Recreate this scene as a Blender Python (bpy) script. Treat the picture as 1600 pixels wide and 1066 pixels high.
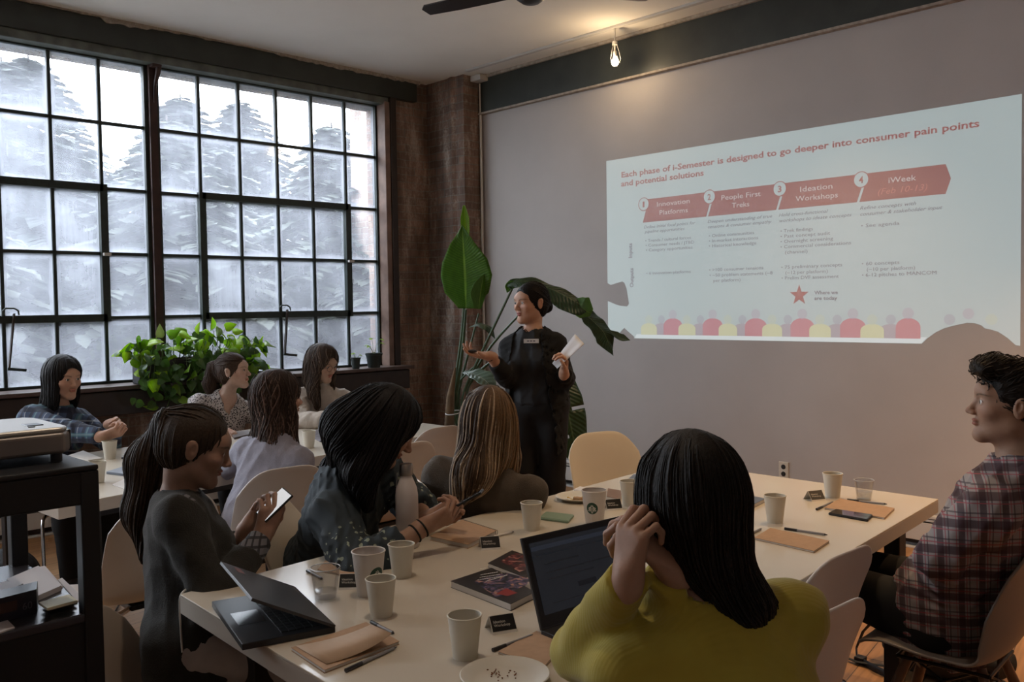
import bpy, math, random
import numpy as np
from mathutils import Vector, Matrix
random.seed(7)
scene = bpy.context.scene
COL = scene.collection
for o in list(bpy.data.objects): bpy.data.objects.remove(o)

# ---------------- camera, world, exposure ----------------
CAM = np.array([0.0, 0.0, 1.5]); FPX = 1413.65
_v1 = np.array([2250-800., -(457-533.), -FPX]); _v2 = np.array([-580-800., -(499-533.), -FPX])
_ey = _v1/np.linalg.norm(_v1); _ex = -_v2/np.linalg.norm(_v2)
_ex = _ex-_ex.dot(_ey)*_ey; _ex /= np.linalg.norm(_ex); _ez = np.cross(_ex, _ey)
RW = np.array([_ex, _ey, _ez])                       # world = RW @ camera axes
cd = bpy.data.cameras.new('camera'); cam = bpy.data.objects.new('camera', cd); COL.objects.link(cam)
cd.sensor_width = 36; cd.lens = 36*FPX/1600; cd.clip_start = .05; cd.clip_end = 200
cam.matrix_world = Matrix([[*RW[0], CAM[0]], [*RW[1], CAM[1]], [*RW[2], CAM[2]], [0, 0, 0, 1]])
scene.camera = cam
vs = scene.view_settings
vs.view_transform = 'Standard'; vs.look = 'None'; vs.gamma = 1; vs.use_curve_mapping = False
vs.exposure = EXPOSURE = 0.28
world = bpy.data.worlds.new('overcast'); scene.world = world; world.use_nodes = True
bg = world.node_tree.nodes['Background']; bg.inputs[0].default_value = (.86, .92, 1.0, 1); bg.inputs[1].default_value = 14.5
scene.cycles.max_bounces = 8; scene.cycles.diffuse_bounces = 4; scene.cycles.transparent_max_bounces = 24
scene.cycles.sample_clamp_indirect = 4.0; scene.cycles.caustics_reflective = False; scene.cycles.caustics_refractive = False

def light(kind, name, loc, energy, color, size=.1, rot=None, portal=False, **kw):
    d = bpy.data.lights.new(name, kind); d.energy = energy; d.color = color
    if kind == 'AREA':
        d.shape = 'RECTANGLE'; d.size, d.size_y = size
        if portal: d.cycles.is_portal = True
    else: d.shadow_soft_size = size
    for k, v in kw.items(): setattr(d, k, v)
    o = bpy.data.objects.new(name, d); COL.objects.link(o); o.location = loc
    if rot: o.rotation_euler = rot
    return o
# sky portal over the window openings (they only guide sampling of the sky)
light('AREA', 'window_portal', (-6.85, .75, 2.15), 1, (1, 1, 1), (2.4, 8.3), (0, math.radians(-90), 0), portal=True)
# warm bulb over the slide wall, track spots out of frame, and added unseen fill
WARM = (1.0, .66, .36)
light('POINT', 'track_light_glow', (-4.30, 5.22, 3.27), 4.5, (1, .72, .42), .03)
light('SPOT', 'track_spot_glow', (-1.9, 3.9, 3.4), 90, (1, .66, .34), .05, (0, 0, 0), spot_size=math.radians(95), spot_blend=.8)
light('SPOT', 'track_spot_glow', (-.35, 4.55, 3.4), 215, (1, .58, .28), .05, (0, 0, 0), spot_size=math.radians(92), spot_blend=.8)
light('POINT', 'track_light_glow', (1.0, -1.6, 3.2), 7, (1, .76, .55), .12)  # unseen bulb behind the camera, off the track
light('SPOT', 'track_spot_glow', (-1.9, 1.4, 3.45), 42, (1, .80, .60), .06, (0, 0, 0), spot_size=math.radians(110), spot_blend=.9)  # unseen spot added to brighten the front table
light('SPOT', 'track_spot_glow', (-2.6, 4.75, 3.4), 45, (1, .70, .42), .05, (0, 0, 0), spot_size=math.radians(90), spot_blend=.9)
light('SPOT', 'track_spot_glow', (-4.6, .6, 3.45), 40, (1, .86, .72), .06, (0, 0, 0), spot_size=math.radians(120), spot_blend=.9)  # unseen fill spot added beside the window table

# ---------------- pixel helpers ----------------
def ray(px, py): return RW @ np.array([px-800., -(py-533.), -FPX])
def onz(px, py, z):
    d = ray(px, py); return CAM+(z-CAM[2])/d[2]*d
def onx(px, py, x):
    d = ray(px, py); return CAM+(x-CAM[0])/d[0]*d
def ony(px, py, y):
    d = ray(px, py); return CAM+(y-CAM[1])/d[1]*d
def atd(px, py, D): return CAM+ray(px, py)/FPX*D
TZ = .74
YW = 5.58          # slide wall plane
ZC = 3.56          # ceiling

# ---------------- naming ----------------
def tag(o, label=None, cat=None, group=None, kind=None):
    if label: o['label'] = label
    if cat: o['category'] = cat
    if group: o['group'] = group
    if kind: o['kind'] = kind
    return o
def empty(name, loc=(0, 0, 0), rz=0, label=None, cat=None, group=None):
    o = bpy.data.objects.new(name, None); COL.objects.link(o); o.location = loc; o.rotation_euler = (0, 0, rz)
    o.empty_display_size = .05
    return tag(o, label, cat, group)
def copy_tree(o, parent=None):
    c = o.copy(); COL.objects.link(c); c.parent = parent
    for ch in list(o.children): copy_tree(ch, c)
    return c

# ---------------- materials ----------------
def lin(c):
    return tuple((v/255/12.92 if v/255 <= .04045 else ((v/255+.055)/1.055)**2.4) for v in c)
MATS = {}
def mat(name, col=(.5, .5, .5), rough=.5, metal=0, emit=None, es=0, spec=.5, trans=0, ior=1.45, noise=0, nscale=20, bump=0, bscale=60, alpha=1, sheen=0, coat=0, sss=0, attr=None, tl=0):
    if name in MATS: return MATS[name]
    m = bpy.data.materials.new(name); m.use_nodes = True; nt = m.node_tree; N = nt.nodes; L = nt.links
    b = N['Principled BSDF']
    b.inputs['Base Color'].default_value = (*col, 1); b.inputs['Roughness'].default_value = rough
    b.inputs['Metallic'].default_value = metal; b.inputs['Specular IOR Level'].default_value = spec
    b.inputs['Transmission Weight'].default_value = trans; b.inputs['IOR'].default_value = ior
    b.inputs['Sheen Weight'].default_value = sheen; b.inputs['Coat Weight'].default_value = coat
    b.inputs['Alpha'].default_value = alpha
    if sss: b.inputs['Subsurface Weight'].default_value = sss; b.inputs['Subsurface Radius'].default_value = (.012, .005, .003); b.inputs['Subsurface Scale'].default_value = 1
    if emit: b.inputs['Emission Color'].default_value = (*emit, 1); b.inputs['Emission Strength'].default_value = es
    tc = N.new('ShaderNodeTexCoord'); src = None
    if attr:
        a = N.new('ShaderNodeAttribute'); a.attribute_name = attr; src = a.outputs['Color']
    if noise:
        n = N.new('ShaderNodeTexNoise'); n.inputs['Scale'].default_value = nscale; n.inputs['Detail'].default_value = 6
        L.new(tc.outputs['Object'], n.inputs['Vector'])
        mr = N.new('ShaderNodeMapRange'); mr.inputs['From Min'].default_value = .3; mr.inputs['From Max'].default_value = .7
        mr.inputs['To Min'].default_value = 1-noise; mr.inputs['To Max'].default_value = 1+noise*.6
        L.new(n.outputs['Fac'], mr.inputs['Value'])
        vm = N.new('ShaderNodeVectorMath'); vm.operation = 'SCALE'; L.new(mr.outputs[0], vm.inputs['Scale'])
        if src: L.new(src, vm.inputs[0])
        else: vm.inputs[0].default_value = col
        src = vm.outputs[0]
    if src: L.new(src, b.inputs['Base Color'])
    if bump:
        n = N.new('ShaderNodeTexNoise'); n.inputs['Scale'].default_value = bscale; n.inputs['Detail'].default_value = 4
        L.new(tc.outputs['Object'], n.inputs['Vector'])
        bp = N.new('ShaderNodeBump'); bp.inputs['Strength'].default_value = bump; bp.inputs['Distance'].default_value = .01
        L.new(n.outputs['Fac'], bp.inputs['Height']); L.new(bp.outputs[0], b.inputs['Normal'])
    if tl:
        t = N.new('ShaderNodeBsdfTranslucent')
        if src: L.new(src, t.inputs[0])
        else: t.inputs[0].default_value = (*col, 1)
        mx = N.new('ShaderNodeMixShader'); mx.inputs[0].default_value = tl
        L.new(b.outputs[0], mx.inputs[1]); L.new(t.outputs[0], mx.inputs[2]); L.new(mx.outputs[0], N['Material Output'].inputs['Surface'])
    MATS[name] = m
    return m

# ---------------- mesh building ----------------
class MB:
    def __init__(s): s.v = []; s.f = []; s.m = []; s.uv = {}
    def add(s, vs_, fs, mi=0):
        k = len(s.v); s.v += [tuple(map(float, p)) for p in vs_]; s.f += [tuple(i+k for i in f) for f in fs]; s.m += [mi]*len(fs); return k
    def box(s, lo, hi, mi=0, M=None):
        (a, b, c), (d, e, f) = lo, hi
        P = [(a, b, c), (d, b, c), (d, e, c), (a, e, c), (a, b, f), (d, b, f), (d, e, f), (a, e, f)]
        if M is not None: P = [tuple(M @ Vector(p)) for p in P]
        s.add(P, [(0, 3, 2, 1), (4, 5, 6, 7), (0, 1, 5, 4), (1, 2, 6, 5), (2, 3, 7, 6), (3, 0, 4, 7)], mi)
    def bar(s, a, b, w, h, up=(0, 0, 1), mi=0):
        a = Vector(a); b = Vector(b); d = (b-a).normalized(); u = Vector(up); r = d.cross(u)
        if r.length < 1e-4: u = Vector((1, 0, 0)); r = d.cross(u)
        r.normalize(); u = r.cross(d)
        P = [p+r*x*w/2+u*y*h/2 for p in (a, b) for x, y in ((-1, -1), (1, -1), (1, 1), (-1, 1))]
        s.add(P, [(0, 1, 2, 3), (7, 6, 5, 4), (0, 4, 5, 1), (1, 5, 6, 2), (2, 6, 7, 3), (3, 7, 4, 0)], mi)
    def prism(s, poly, z0, z1, mi=0):
        n = len(poly)
        s.add([(x, y, z0) for x, y in poly]+[(x, y, z1) for x, y in poly],
              [tuple(range(n))[::-1], tuple(range(n, 2*n))]+[(i, (i+1) % n, n+(i+1) % n, n+i) for i in range(n)], mi)
    def tube(s, pts, r, n=8, mi=0, cap=True, flat=1.0, upv=None):
        pts = [Vector(p) for p in pts]; rs = r if hasattr(r, '__len__') else [r]*len(pts)
        k = len(s.v); prev = None
        for i, p in enumerate(pts):
            d = (pts[min(i+1, len(pts)-1)]-pts[max(i-1, 0)])
            if d.length < 1e-9: d = Vector((0, 0, 1))
            d.normalize()
            if prev is None:
                u = Vector(upv) if upv else (Vector((0, 0, 1)) if abs(d.z) < .9 else Vector((1, 0, 0)))
            else: u = prev
            u = (u-d*u.dot(d)); u.normalize(); prev = u; w = d.cross(u)
            for j in range(n):
                a = 2*math.pi*j/n; s.v.append(tuple(p+u*math.cos(a)*rs[i]*flat+w*math.sin(a)*rs[i]))
        m = len(pts)
        for i in range(m-1):
            for j in range(n):
                s.f.append((k+i*n+j, k+i*n+(j+1) % n, k+(i+1)*n+(j+1) % n, k+(i+1)*n+j)); s.m.append(mi)
        if cap:
            s.f.append(tuple(k+j for j in range(n))[::-1]); s.m.append(mi)
            s.f.append(tuple(k+(m-1)*n+j for j in range(n))); s.m.append(mi)
    def lathe(s, prof, n=32, c=(0, 0, 0), mi=0, M=None):
        k = len(s.v); m = len(prof)
        for r, z in prof:
            for j in range(n):
                a = 2*math.pi*j/n; p = Vector((c[0]+r*math.cos(a), c[1]+r*math.sin(a), c[2]+z))
                if M is not None: p = M @ p
                s.v.append(tuple(p))
        for i in range(m-1):
            for j in range(n):
                s.f.append((k+i*n+j, k+i*n+(j+1) % n, k+(i+1)*n+(j+1) % n, k+(i+1)*n+j)); s.m.append(mi)
        if prof[0][0] > 1e-6: s.f.append(tuple(k+j for j in range(n))[::-1]); s.m.append(mi)
        if prof[-1][0] > 1e-6: s.f.append(tuple(k+(m-1)*n+j for j in range(n))); s.m.append(mi)
    def ball(s, c, r, n=16, mi=0):
        if not hasattr(r, '__len__'): r = (r, r, r)
        k = len(s.v); m = max(4, n//2)
        for i in range(m+1):
            t = math.pi*i/m
            for j in range(n):
                a = 2*math.pi*j/n; s.v.append((c[0]+r[0]*math.sin(t)*math.cos(a), c[1]+r[1]*math.sin(t)*math.sin(a), c[2]-r[2]*math.cos(t)))
        for i in range(m):
            for j in range(n):
                s.f.append((k+i*n+j, k+i*n+(j+1) % n, k+(i+1)*n+(j+1) % n, k+(i+1)*n+j)); s.m.append(mi)
    def build(s, name, mats, parent=None, loc=(0, 0, 0), smooth=False, bevel=0, world_origin=None, label=None, cat=None, group=None, kind=None, solid=0, subd=0, segs=2):
        me = bpy.data.meshes.new(name)
        V = s.v
        if world_origin is not None:
            ox, oy, oz = world_origin; V = [(x-ox, y-oy, z-oz) for x, y, z in V]; loc = world_origin
        me.from_pydata(V, [], s.f); me.update()
        if not isinstance(mats, (list, tuple)): mats = [mats]
        for m in mats: me.materials.append(m)
        if len(mats) > 1: me.polygons.foreach_set('material_index', s.m)
        if smooth: me.polygons.foreach_set('use_smooth', [True]*len(me.polygons))
        o = bpy.data.objects.new(name, me); COL.objects.link(o); o.location = loc
        if parent:
            o.parent = parent
            if world_origin is not None: o.location = Vector(world_origin)-parent.location
        if solid:
            md = o.modifiers.new('solid', 'SOLIDIFY'); md.thickness = solid; md.offset = 0
        if bevel:
            md = o.modifiers.new('bevel', 'BEVEL'); md.width = bevel; md.segments = segs; md.limit_method = 'ANGLE'; md.angle_limit = math.radians(40)
        if subd:
            md = o.modifiers.new('sub', 'SUBSURF'); md.levels = md.render_levels = subd
        if smooth and bevel == 0 and not subd and not solid:
            try: me.set_sharp_from_angle(angle=math.radians(50))
            except Exception: pass
        return tag(o, label, cat, group, kind)

# ---------------- signed distance figures ----------------
f32 = np.float32
def nrm(v): v = np.asarray(v, float); return v/max(np.linalg.norm(v), 1e-9)
def smin(a, b, k):
    if k <= 0: return np.minimum(a, b)
    h = np.maximum(k-np.abs(a-b), 0)/k
    return np.minimum(a, b)-h*h*k*.25
def cone(a, b, ra, rb, k=.02): return ('c', np.array(a, f32), np.array(b, f32), ra, rb, k)
def ell(c, r, M=None, k=.02, op='+'): return ('e', np.array(c, f32), np.array(r, f32), None if M is None else np.array(M, f32), k, op)
def dprim(P, p):
    if p[0] == 'c':
        _, a, b, ra, rb, k = p; ba = b-a; pa = P-a
        h = np.clip(pa@ba/max(float(ba@ba), 1e-9), 0, 1)
        return np.sqrt(((pa-h[:, None]*ba)**2).sum(1))-(ra+(rb-ra)*h)
    _, c, r, M, k, op = p
    q = P-c
    if M is not None: q = q@M.T
    k0 = np.sqrt(((q/r)**2).sum(1)); k1 = np.sqrt(((q/(r*r))**2).sum(1))
    return k0*(k0-1)/np.maximum(k1, 1e-6)
def sdf(P, prims, grow=0):
    P = np.asarray(P, f32); F = None
    for p in prims:
        d = dprim(P, p)
        if p[0] == 'e' and p[5] == '-':
            F = -smin(-F, d, p[4])
        else:
            d = d-grow
            F = d if F is None else smin(F, d, p[4] if p[0] == 'e' else p[5])
    return F
def surface(fun, lo, hi, h):
    """naive surface nets of fun(P)<0, evaluated only near the surface"""
    lo = np.array(lo, float)-2*h; hi = np.array(hi, float)+2*h
    B = 6; nb = np.ceil((hi-lo)/(h*B)).astype(int)+1
    ci = np.stack(np.meshgrid(*[np.arange(n) for n in nb], indexing='ij'), -1).reshape(-1, 3)
    cf = fun((lo+(ci+.5)*B*h).astype(f32))
    F = np.repeat(np.repeat(np.repeat(cf.reshape(nb), B, 0), B, 1), B, 2).astype(f32)
    act = np.abs(cf) < B*h*.87*1.5+.012
    a = ci[act]
    loc = np.stack(np.meshgrid(*[np.arange(B)]*3, indexing='ij'), -1).reshape(-1, 3)
    idx = (a[:, None, :]*B+loc[None]).reshape(-1, 3)
    vals = np.concatenate([fun((lo+c*h).astype(f32)) for c in np.array_split(idx, max(1, len(idx)//400000))])
    F[idx[:, 0], idx[:, 1], idx[:, 2]] = vals
    ins = F < 0
    nx, ny, nz = F.shape
    cnt = np.zeros((nx-1, ny-1, nz-1), np.int8)
    for dx in (0, 1):
        for dy in (0, 1):
            for dz in (0, 1): cnt += ins[dx:nx-1+dx, dy:ny-1+dy, dz:nz-1+dz]
    cells = np.argwhere((cnt > 0) & (cnt < 8))
    vid = -np.ones(cnt.shape, np.int64); vid[tuple(cells.T)] = np.arange(len(cells))
    acc = np.zeros((len(cells), 3)); num = np.zeros(len(cells))
    for ax in range(3):
        o1, o2 = [i for i in range(3) if i != ax]
        for u in (0, 1):
            for w in (0, 1):
                A = cells.copy(); A[:, o1] += u; A[:, o2] += w; Bc = A.copy(); Bc[:, ax] += 1
                fa = F[tuple(A.T)]; fb = F[tuple(Bc.T)]; m = (fa < 0) != (fb < 0)
                t = fa[m]/(fa[m]-fb[m]); p = A[m].astype(float); p[:, ax] += t
                acc[m] += p; num[m] += 1
    V = lo+acc/num[:, None]*h
    faces = []
    for ax in range(3):
        o1, o2 = (ax+1) % 3, (ax+2) % 3
        s1 = [slice(None)]*3; s2 = [slice(None)]*3; s1[ax] = slice(0, -1); s2[ax] = slice(1, None)
        e = np.argwhere(ins[tuple(s1)] != ins[tuple(s2)])
        e = e[(e[:, o1] > 0) & (e[:, o2] > 0) & (e[:, o1] < F.shape[o1]-1) & (e[:, o2] < F.shape[o2]-1)]
        flip = ~ins[tuple(e.T)]
        q = []
        for d1, d2 in ((-1, -1), (0, -1), (0, 0), (-1, 0)):
            c = e.copy(); c[:, o1] += d1; c[:, o2] += d2; q.append(vid[tuple(c.T)])
        q = np.stack(q, 1); q[flip] = q[flip][:, ::-1]; faces.append(q)
    Q = np.concatenate(faces); Q = Q[(Q >= 0).all(1)]
    return V, Q
def bbox(prims, grow=0):
    lo = np.full(3, 1e9); hi = -lo
    for p in prims:
        if p[0] == 'c':
            for c, r in ((p[1], p[3]), (p[2], p[4])): lo = np.minimum(lo, c-r-grow); hi = np.maximum(hi, c+r+grow)
        elif p[5] == '+':
            r = max(p[2])+grow; lo = np.minimum(lo, p[1]-r); hi = np.maximum(hi, p[1]+r)
    return lo, hi
def npmesh(name, V, Q, mats, parent=None, origin=(0, 0, 0), col=None, smooth=True, tri=None, **kw):
    me = bpy.data.meshes.new(name); V = np.asarray(V, float)-np.array(origin)
    me.vertices.add(len(V)); me.vertices.foreach_set('co', V.astype(f32).ravel())
    w = Q.shape[1]
    me.loops.add(len(Q)*w); me.loops.foreach_set('vertex_index', Q.astype(np.int32).ravel())
    me.polygons.add(len(Q)); me.polygons.foreach_set('loop_start', np.arange(0, len(Q)*w, w, dtype=np.int32))
    try: me.polygons.foreach_set('loop_total', np.full(len(Q), w, np.int32))
    except Exception: pass
    me.update(calc_edges=True); me.validate()
    if smooth: me.polygons.foreach_set('use_smooth', [True]*len(me.polygons))
    if not isinstance(mats, (list, tuple)): mats = [mats]
    for m in mats: me.materials.append(m)
    if col is not None:
        a = me.color_attributes.new('col', 'FLOAT_COLOR', 'POINT')
        c = np.ones((len(V), 4), f32); c[:, :3] = col; a.data.foreach_set('color', c.ravel())
    o = bpy.data.objects.new(name, me); COL.objects.link(o)
    if parent: o.parent = parent; o.location = np.array(origin)-np.array(parent.location)
    else: o.location = origin
    return tag(o, kw.get('label'), kw.get('cat'), kw.get('group'))
def joinVQ(parts):
    Vs, Qs, k = [], [], 0
    for V, Q in parts: Vs.append(V); Qs.append(Q+k); k += len(V)
    return np.concatenate(Vs), np.concatenate(Qs)
def folds(P, amp, freq, seed=0):
    r = np.random.RandomState(seed); out = 0
    Q = P*1.0
    for i in range(2):
        d = r.normal(size=(3, 3)).astype(f32); d /= np.linalg.norm(d, axis=1)[:, None]
        Q = Q+np.sin((P@d.T)*freq*.5+r.rand(3)*6)*(.9/freq)
    for i in range(4):
        d = nrm(r.normal(size=3)).astype(f32); s = np.sin(Q@d*freq*(1+.5*i)+r.rand()*6)
        out = out+(1-np.abs(s)*1.6)/(1+.6*i)
    return (amp*out*.5).astype(f32)
# ---------------- people ----------------
def frame(F, up=(0, 0, 1), roll=0):
    y = nrm(F); x = nrm(np.cross(y, up)); z = np.cross(x, y)
    if roll: x, z = x*math.cos(roll)+z*math.sin(roll), z*math.cos(roll)-x*math.sin(roll)
    return np.array([x, y, z])           # rows: right, forward, up ; world = local @ M
def head_prims(C, M, s=1.0, male=False):
    def W(p): return C+np.array(p)*s@M
    j = 1.08 if male else 1.0
    E_ = lambda c, r, k=.02, op='+': ell(W(c), np.array(r)*s, M, k*s, op)
    K = lambda a, b, ra, rb, k=.02: cone(W(a), W(b), ra*s, rb*s, k*s)
    p = [E_((0, -.018, .033), (.0745, .094, .079)), E_((0, .020, -.028), (.058*j, .064, .074), .03),
         K((-.044*j, .0, -.060), (-.012, .058, -.093), .020, .016, .03), K((.044*j, .0, -.060), (.012, .058, -.093), .020, .016, .03),
         E_((0, .068, -.094), (.020*j, .016, .015), .02),
         E_((-.038, .056, -.020), (.024, .022, .020), .025), E_((.038, .056, -.020), (.024, .022, .020), .025),
         E_((0, .066, .032), (.050, .022, .022), .03),
         E_((-.031, .092, .004), (.017, .014, .012), .014, '-'), E_((.031, .092, .004), (.017, .014, .012), .014, '-'),
         E_((-.031, .0680, .003), (.0155, .0150, .0140), .004), E_((.031, .0680, .003), (.0155, .0150, .0140), .004),
         K((0, .079, .012), (0, .098, -.024), .0065, .0088, .012), E_((0, .101, -.029), (.0095, .0095, .008), .008),
         E_((-.0115, .092, -.032), (.0075, .0095, .0065), .006), E_((.0115, .092, -.032), (.0075, .0095, .0065), .006),
         E_((0, .083, -.053), (.0205, .0085, .0048), .006), E_((0, .0815, -.0630), (.0170, .0090, .0055), .005),
         E_((0, .0985, -.0580), (.019, .008, .0011), .003, '-'),
         E_((-.031, .086, .0025), (.0115, .010, .0046), .003, '-'), E_((.031, .086, .0025), (.0115, .010, .0046), .003, '-')]
    for sx in (-1, 1):
        p += [E_((sx*.080, -.010, -.004), (.0085, .017, .029), .008), E_((sx*.084, -.014, .010), (.007, .015, .017), .006),
              E_((sx*.0925, -.005, .001), (.0085, .0088, .0175), .002, '-')]
    return p
def head_color(V, C, M, s, skin, lip, brow, blush=(1.0, .82, .80)):
    L = (V-C)@M.T/s; c = np.tile(np.array(skin), (len(V), 1)).astype(float)
    def mask(cc, r, soft=.35):
        d = np.sqrt((((L-np.array(cc))/np.array(r))**2).sum(1)); return np.clip((1+soft-d)/(2*soft), 0, 1)[:, None]
    for sx in (-1, 1):
        m = mask((sx*.042, .068, -.028), (.022, .03, .02), .8)*.5; c = c*(1-m)+c*np.array(blush)*m
    m = mask((0, .10, -.03), (.014, .02, .012), .7)*.4; c = c*(1-m)+c*np.array(blush)*m
    m = np.maximum(mask((0, .088, -.0535), (.022, .014, .0055), .25), mask((0, .088, -.0635), (.019, .014, .0065), .25)); c = c*(1-m)+np.array(lip)*m
    m = mask((0, .098, -.058), (.020, .02, .0014), .5); c = c*(1-m)+np.array(lip)*.35*m
    for sx in (-1, 1):
        x = L[:, 0]*sx; arc = .0245-((x-.034)/.022)**2*.0045+(x-.034)*.10
        m = np.clip(1-np.abs(L[:, 2]-arc)/.0032, 0, 1)*np.clip((.024-np.abs(x-.034))/.006, 0, 1)*(L[:, 1] > .05)
        m = (m*.85)[:, None]; c = c*(1-m)+np.array(brow)*m
        m = (np.clip(1-np.abs(np.sqrt(((x-.031)/.0125)**2+((L[:, 2]-.0030)/.0058)**2)-1)/.22, 0, 1)*(L[:, 2] > .002)*(L[:, 1] > .05))[:, None]*.85
        c = c*(1-m)+np.array((.02, .015, .012))*m
    return c
def hand_prims(W, D, Nn, side, curls=(.5, .5, .5, .5), spread=.06, thumb=(.6, .5), s=1.0):
    """W wrist, D finger direction, Nn palm normal (out of the palm); side=+1 thumb on the +cross side"""
    D = nrm(D); Nn = nrm(np.array(Nn)-D*np.dot(Nn, D)); S = np.cross(D, Nn)*side
    def at(d, t, n): return W+(D*d+S*t+Nn*n)*s
    P = [cone(at(-.02, 0, 0), at(.015, 0, 0), .024*s, .022*s, .02)]
    for t in (.027, .009, -.009, -.025): P.append(cone(at(.018, t*.55, -.001), at(.080 if t > -.02 else .072, t, 0), .0155*s, .0120*s, .012*s))
    P.append(cone(at(.02, .018, .006), at(.045, .030, .010), .016*s, .012*s, .014*s))
    base = [(.088, .0285), (.092, .0095), (.088, -.0095), (.079, -.0270)]
    ln = [(.040, .024, .020), (.044, .028, .021), (.041, .026, .021), (.032, .020, .018)]
    for i, (bd, bt) in enumerate(base):
        p = at(bd, bt, 0); a = 0; sp = (1.5-i)*spread
        r = (.0088, .0082, .0074, .0066) if i < 3 else (.0078, .0072, .0066, .0058)
        for k in range(3):
            a += curls[i]*(1.0, 1.15, .8)[k]
            dr = (D*math.cos(sp)+S*math.sin(sp))*math.cos(a)+Nn*math.sin(a)
            q = p+dr*ln[i][k]*s; P.append(cone(p, q, r[k]*s, r[k+1]*s, .0035*s)); p = q
    a, cl = thumb
    p = at(.028, .026, .008); dr = D*math.cos(a)+S*math.sin(a)+Nn*.25; dr = nrm(dr)
    for k, l in enumerate((.036, .030, .026)):
        q = p+dr*l*s; P.append(cone(p, q, (.0125, .0102, .0090)[k]*s, (.0102, .0090, .0075)[k]*s, .006*s)); p = q
        dr = nrm(dr*math.cos(cl)+(-S*.45+Nn*.5+D*.35)*math.sin(cl))
    return P
def ik(S, T, l1, l2, pole):
    S = np.array(S, float); T = np.array(T, float); d = T-S; L = np.linalg.norm(d); u = d/L
    if L > (l1+l2)*.999: l1 *= L/(l1+l2)*1.001; l2 = L*1.002-l1
    a = (l1*l1-l2*l2+L*L)/(2*L); h = math.sqrt(max(l1*l1-a*a, 1e-6))
    p = np.array(pole, float); p = nrm(p-u*p.dot(u)); return S+u*a+p*h
HAIRMATS = {}
def hair_mat(rough=.38):
    if 'h' in HAIRMATS: return HAIRMATS['h']
    m = mat('hair', (.05, .03, .02), .55, attr='col', spec=.22, noise=.25, nscale=180, bump=.25, bscale=220); HAIRMATS['h'] = m; return m
def strands(f, seeds, flow, lens, steps, rad, rng, off=(.0, .004), col=None, wave=0):
    """ribbons that run over the surface f=0 along flow"""
    P = seeds.copy(); n = len(P); path = [P.copy()]
    lift = rng.uniform(off[0], off[1], n)
    def grad(P):
        e = .004; g = np.stack([f(P+np.eye(3)[i]*e)-f(P-np.eye(3)[i]*e) for i in range(3)], 1)
        return g/np.maximum(np.linalg.norm(g, axis=1), 1e-6)[:, None]
    st = lens/steps; ph = rng.rand(n)*6.28; nr = [grad(P)]
    for k in range(steps):
        g = grad(P); v = flow(P); v = v-g*(v*g).sum(1)[:, None]
        v /= np.maximum(np.linalg.norm(v, axis=1), 1e-6)[:, None]
        if wave: v = v+np.cross(g, v)*(np.sin(ph+k*st*wave)*.45)[:, None]
        P = P+v*st[:, None]
        for _ in range(2): P = P-grad(P)*(f(P)-lift)[:, None]*.9
        path.append(P.copy()); nr.append(grad(P))
    path = np.array(path); nr = np.array(nr)           # (steps+1,n,3)
    ok = (np.linalg.norm(np.diff(path, axis=0), axis=2).max(0) < st*2.2+.006)
    path = path[:, ok]; nr = nr[:, ok]; n = path.shape[1]; col = col[ok] if col is not None else None
    T = np.gradient(path, axis=0); T /= np.maximum(np.linalg.norm(T, axis=2), 1e-6)[..., None]
    B = np.cross(T, nr); m = steps+1
    tap = np.clip(np.minimum(np.linspace(.25, 2.2, m), np.linspace(3.2, .12, m)), 0, 1)[:, None, None]
    R = (rad*rng.uniform(.6, 1.4, n))[None, :, None]*tap
    ring = np.stack([path+B*R*2.0, path+nr*R*.9, path-B*R*2.0, path-nr*R*.9], 2)    # (m,n,4,3)
    V = ring.transpose(1, 0, 2, 3).reshape(-1, 3)
    b = (np.arange(n)*m*4)[:, None, None]+(np.arange(m-1)*4)[None, :, None]; j = np.arange(4)[None, None, :]; j2 = (j+1) % 4
    Q = np.stack([b+j, b+j2, b+4+j2, b+4+j], -1).reshape(-1, 4)
    return V, Q, np.repeat(col, m*4, axis=0) if col is not None else None
SKIN = {}
def skin_mat():
    return mat('skin', (.6, .4, .3), .52, attr='col', spec=.35, noise=.06, nscale=60, bump=.06, bscale=300, sss=.12)

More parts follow.
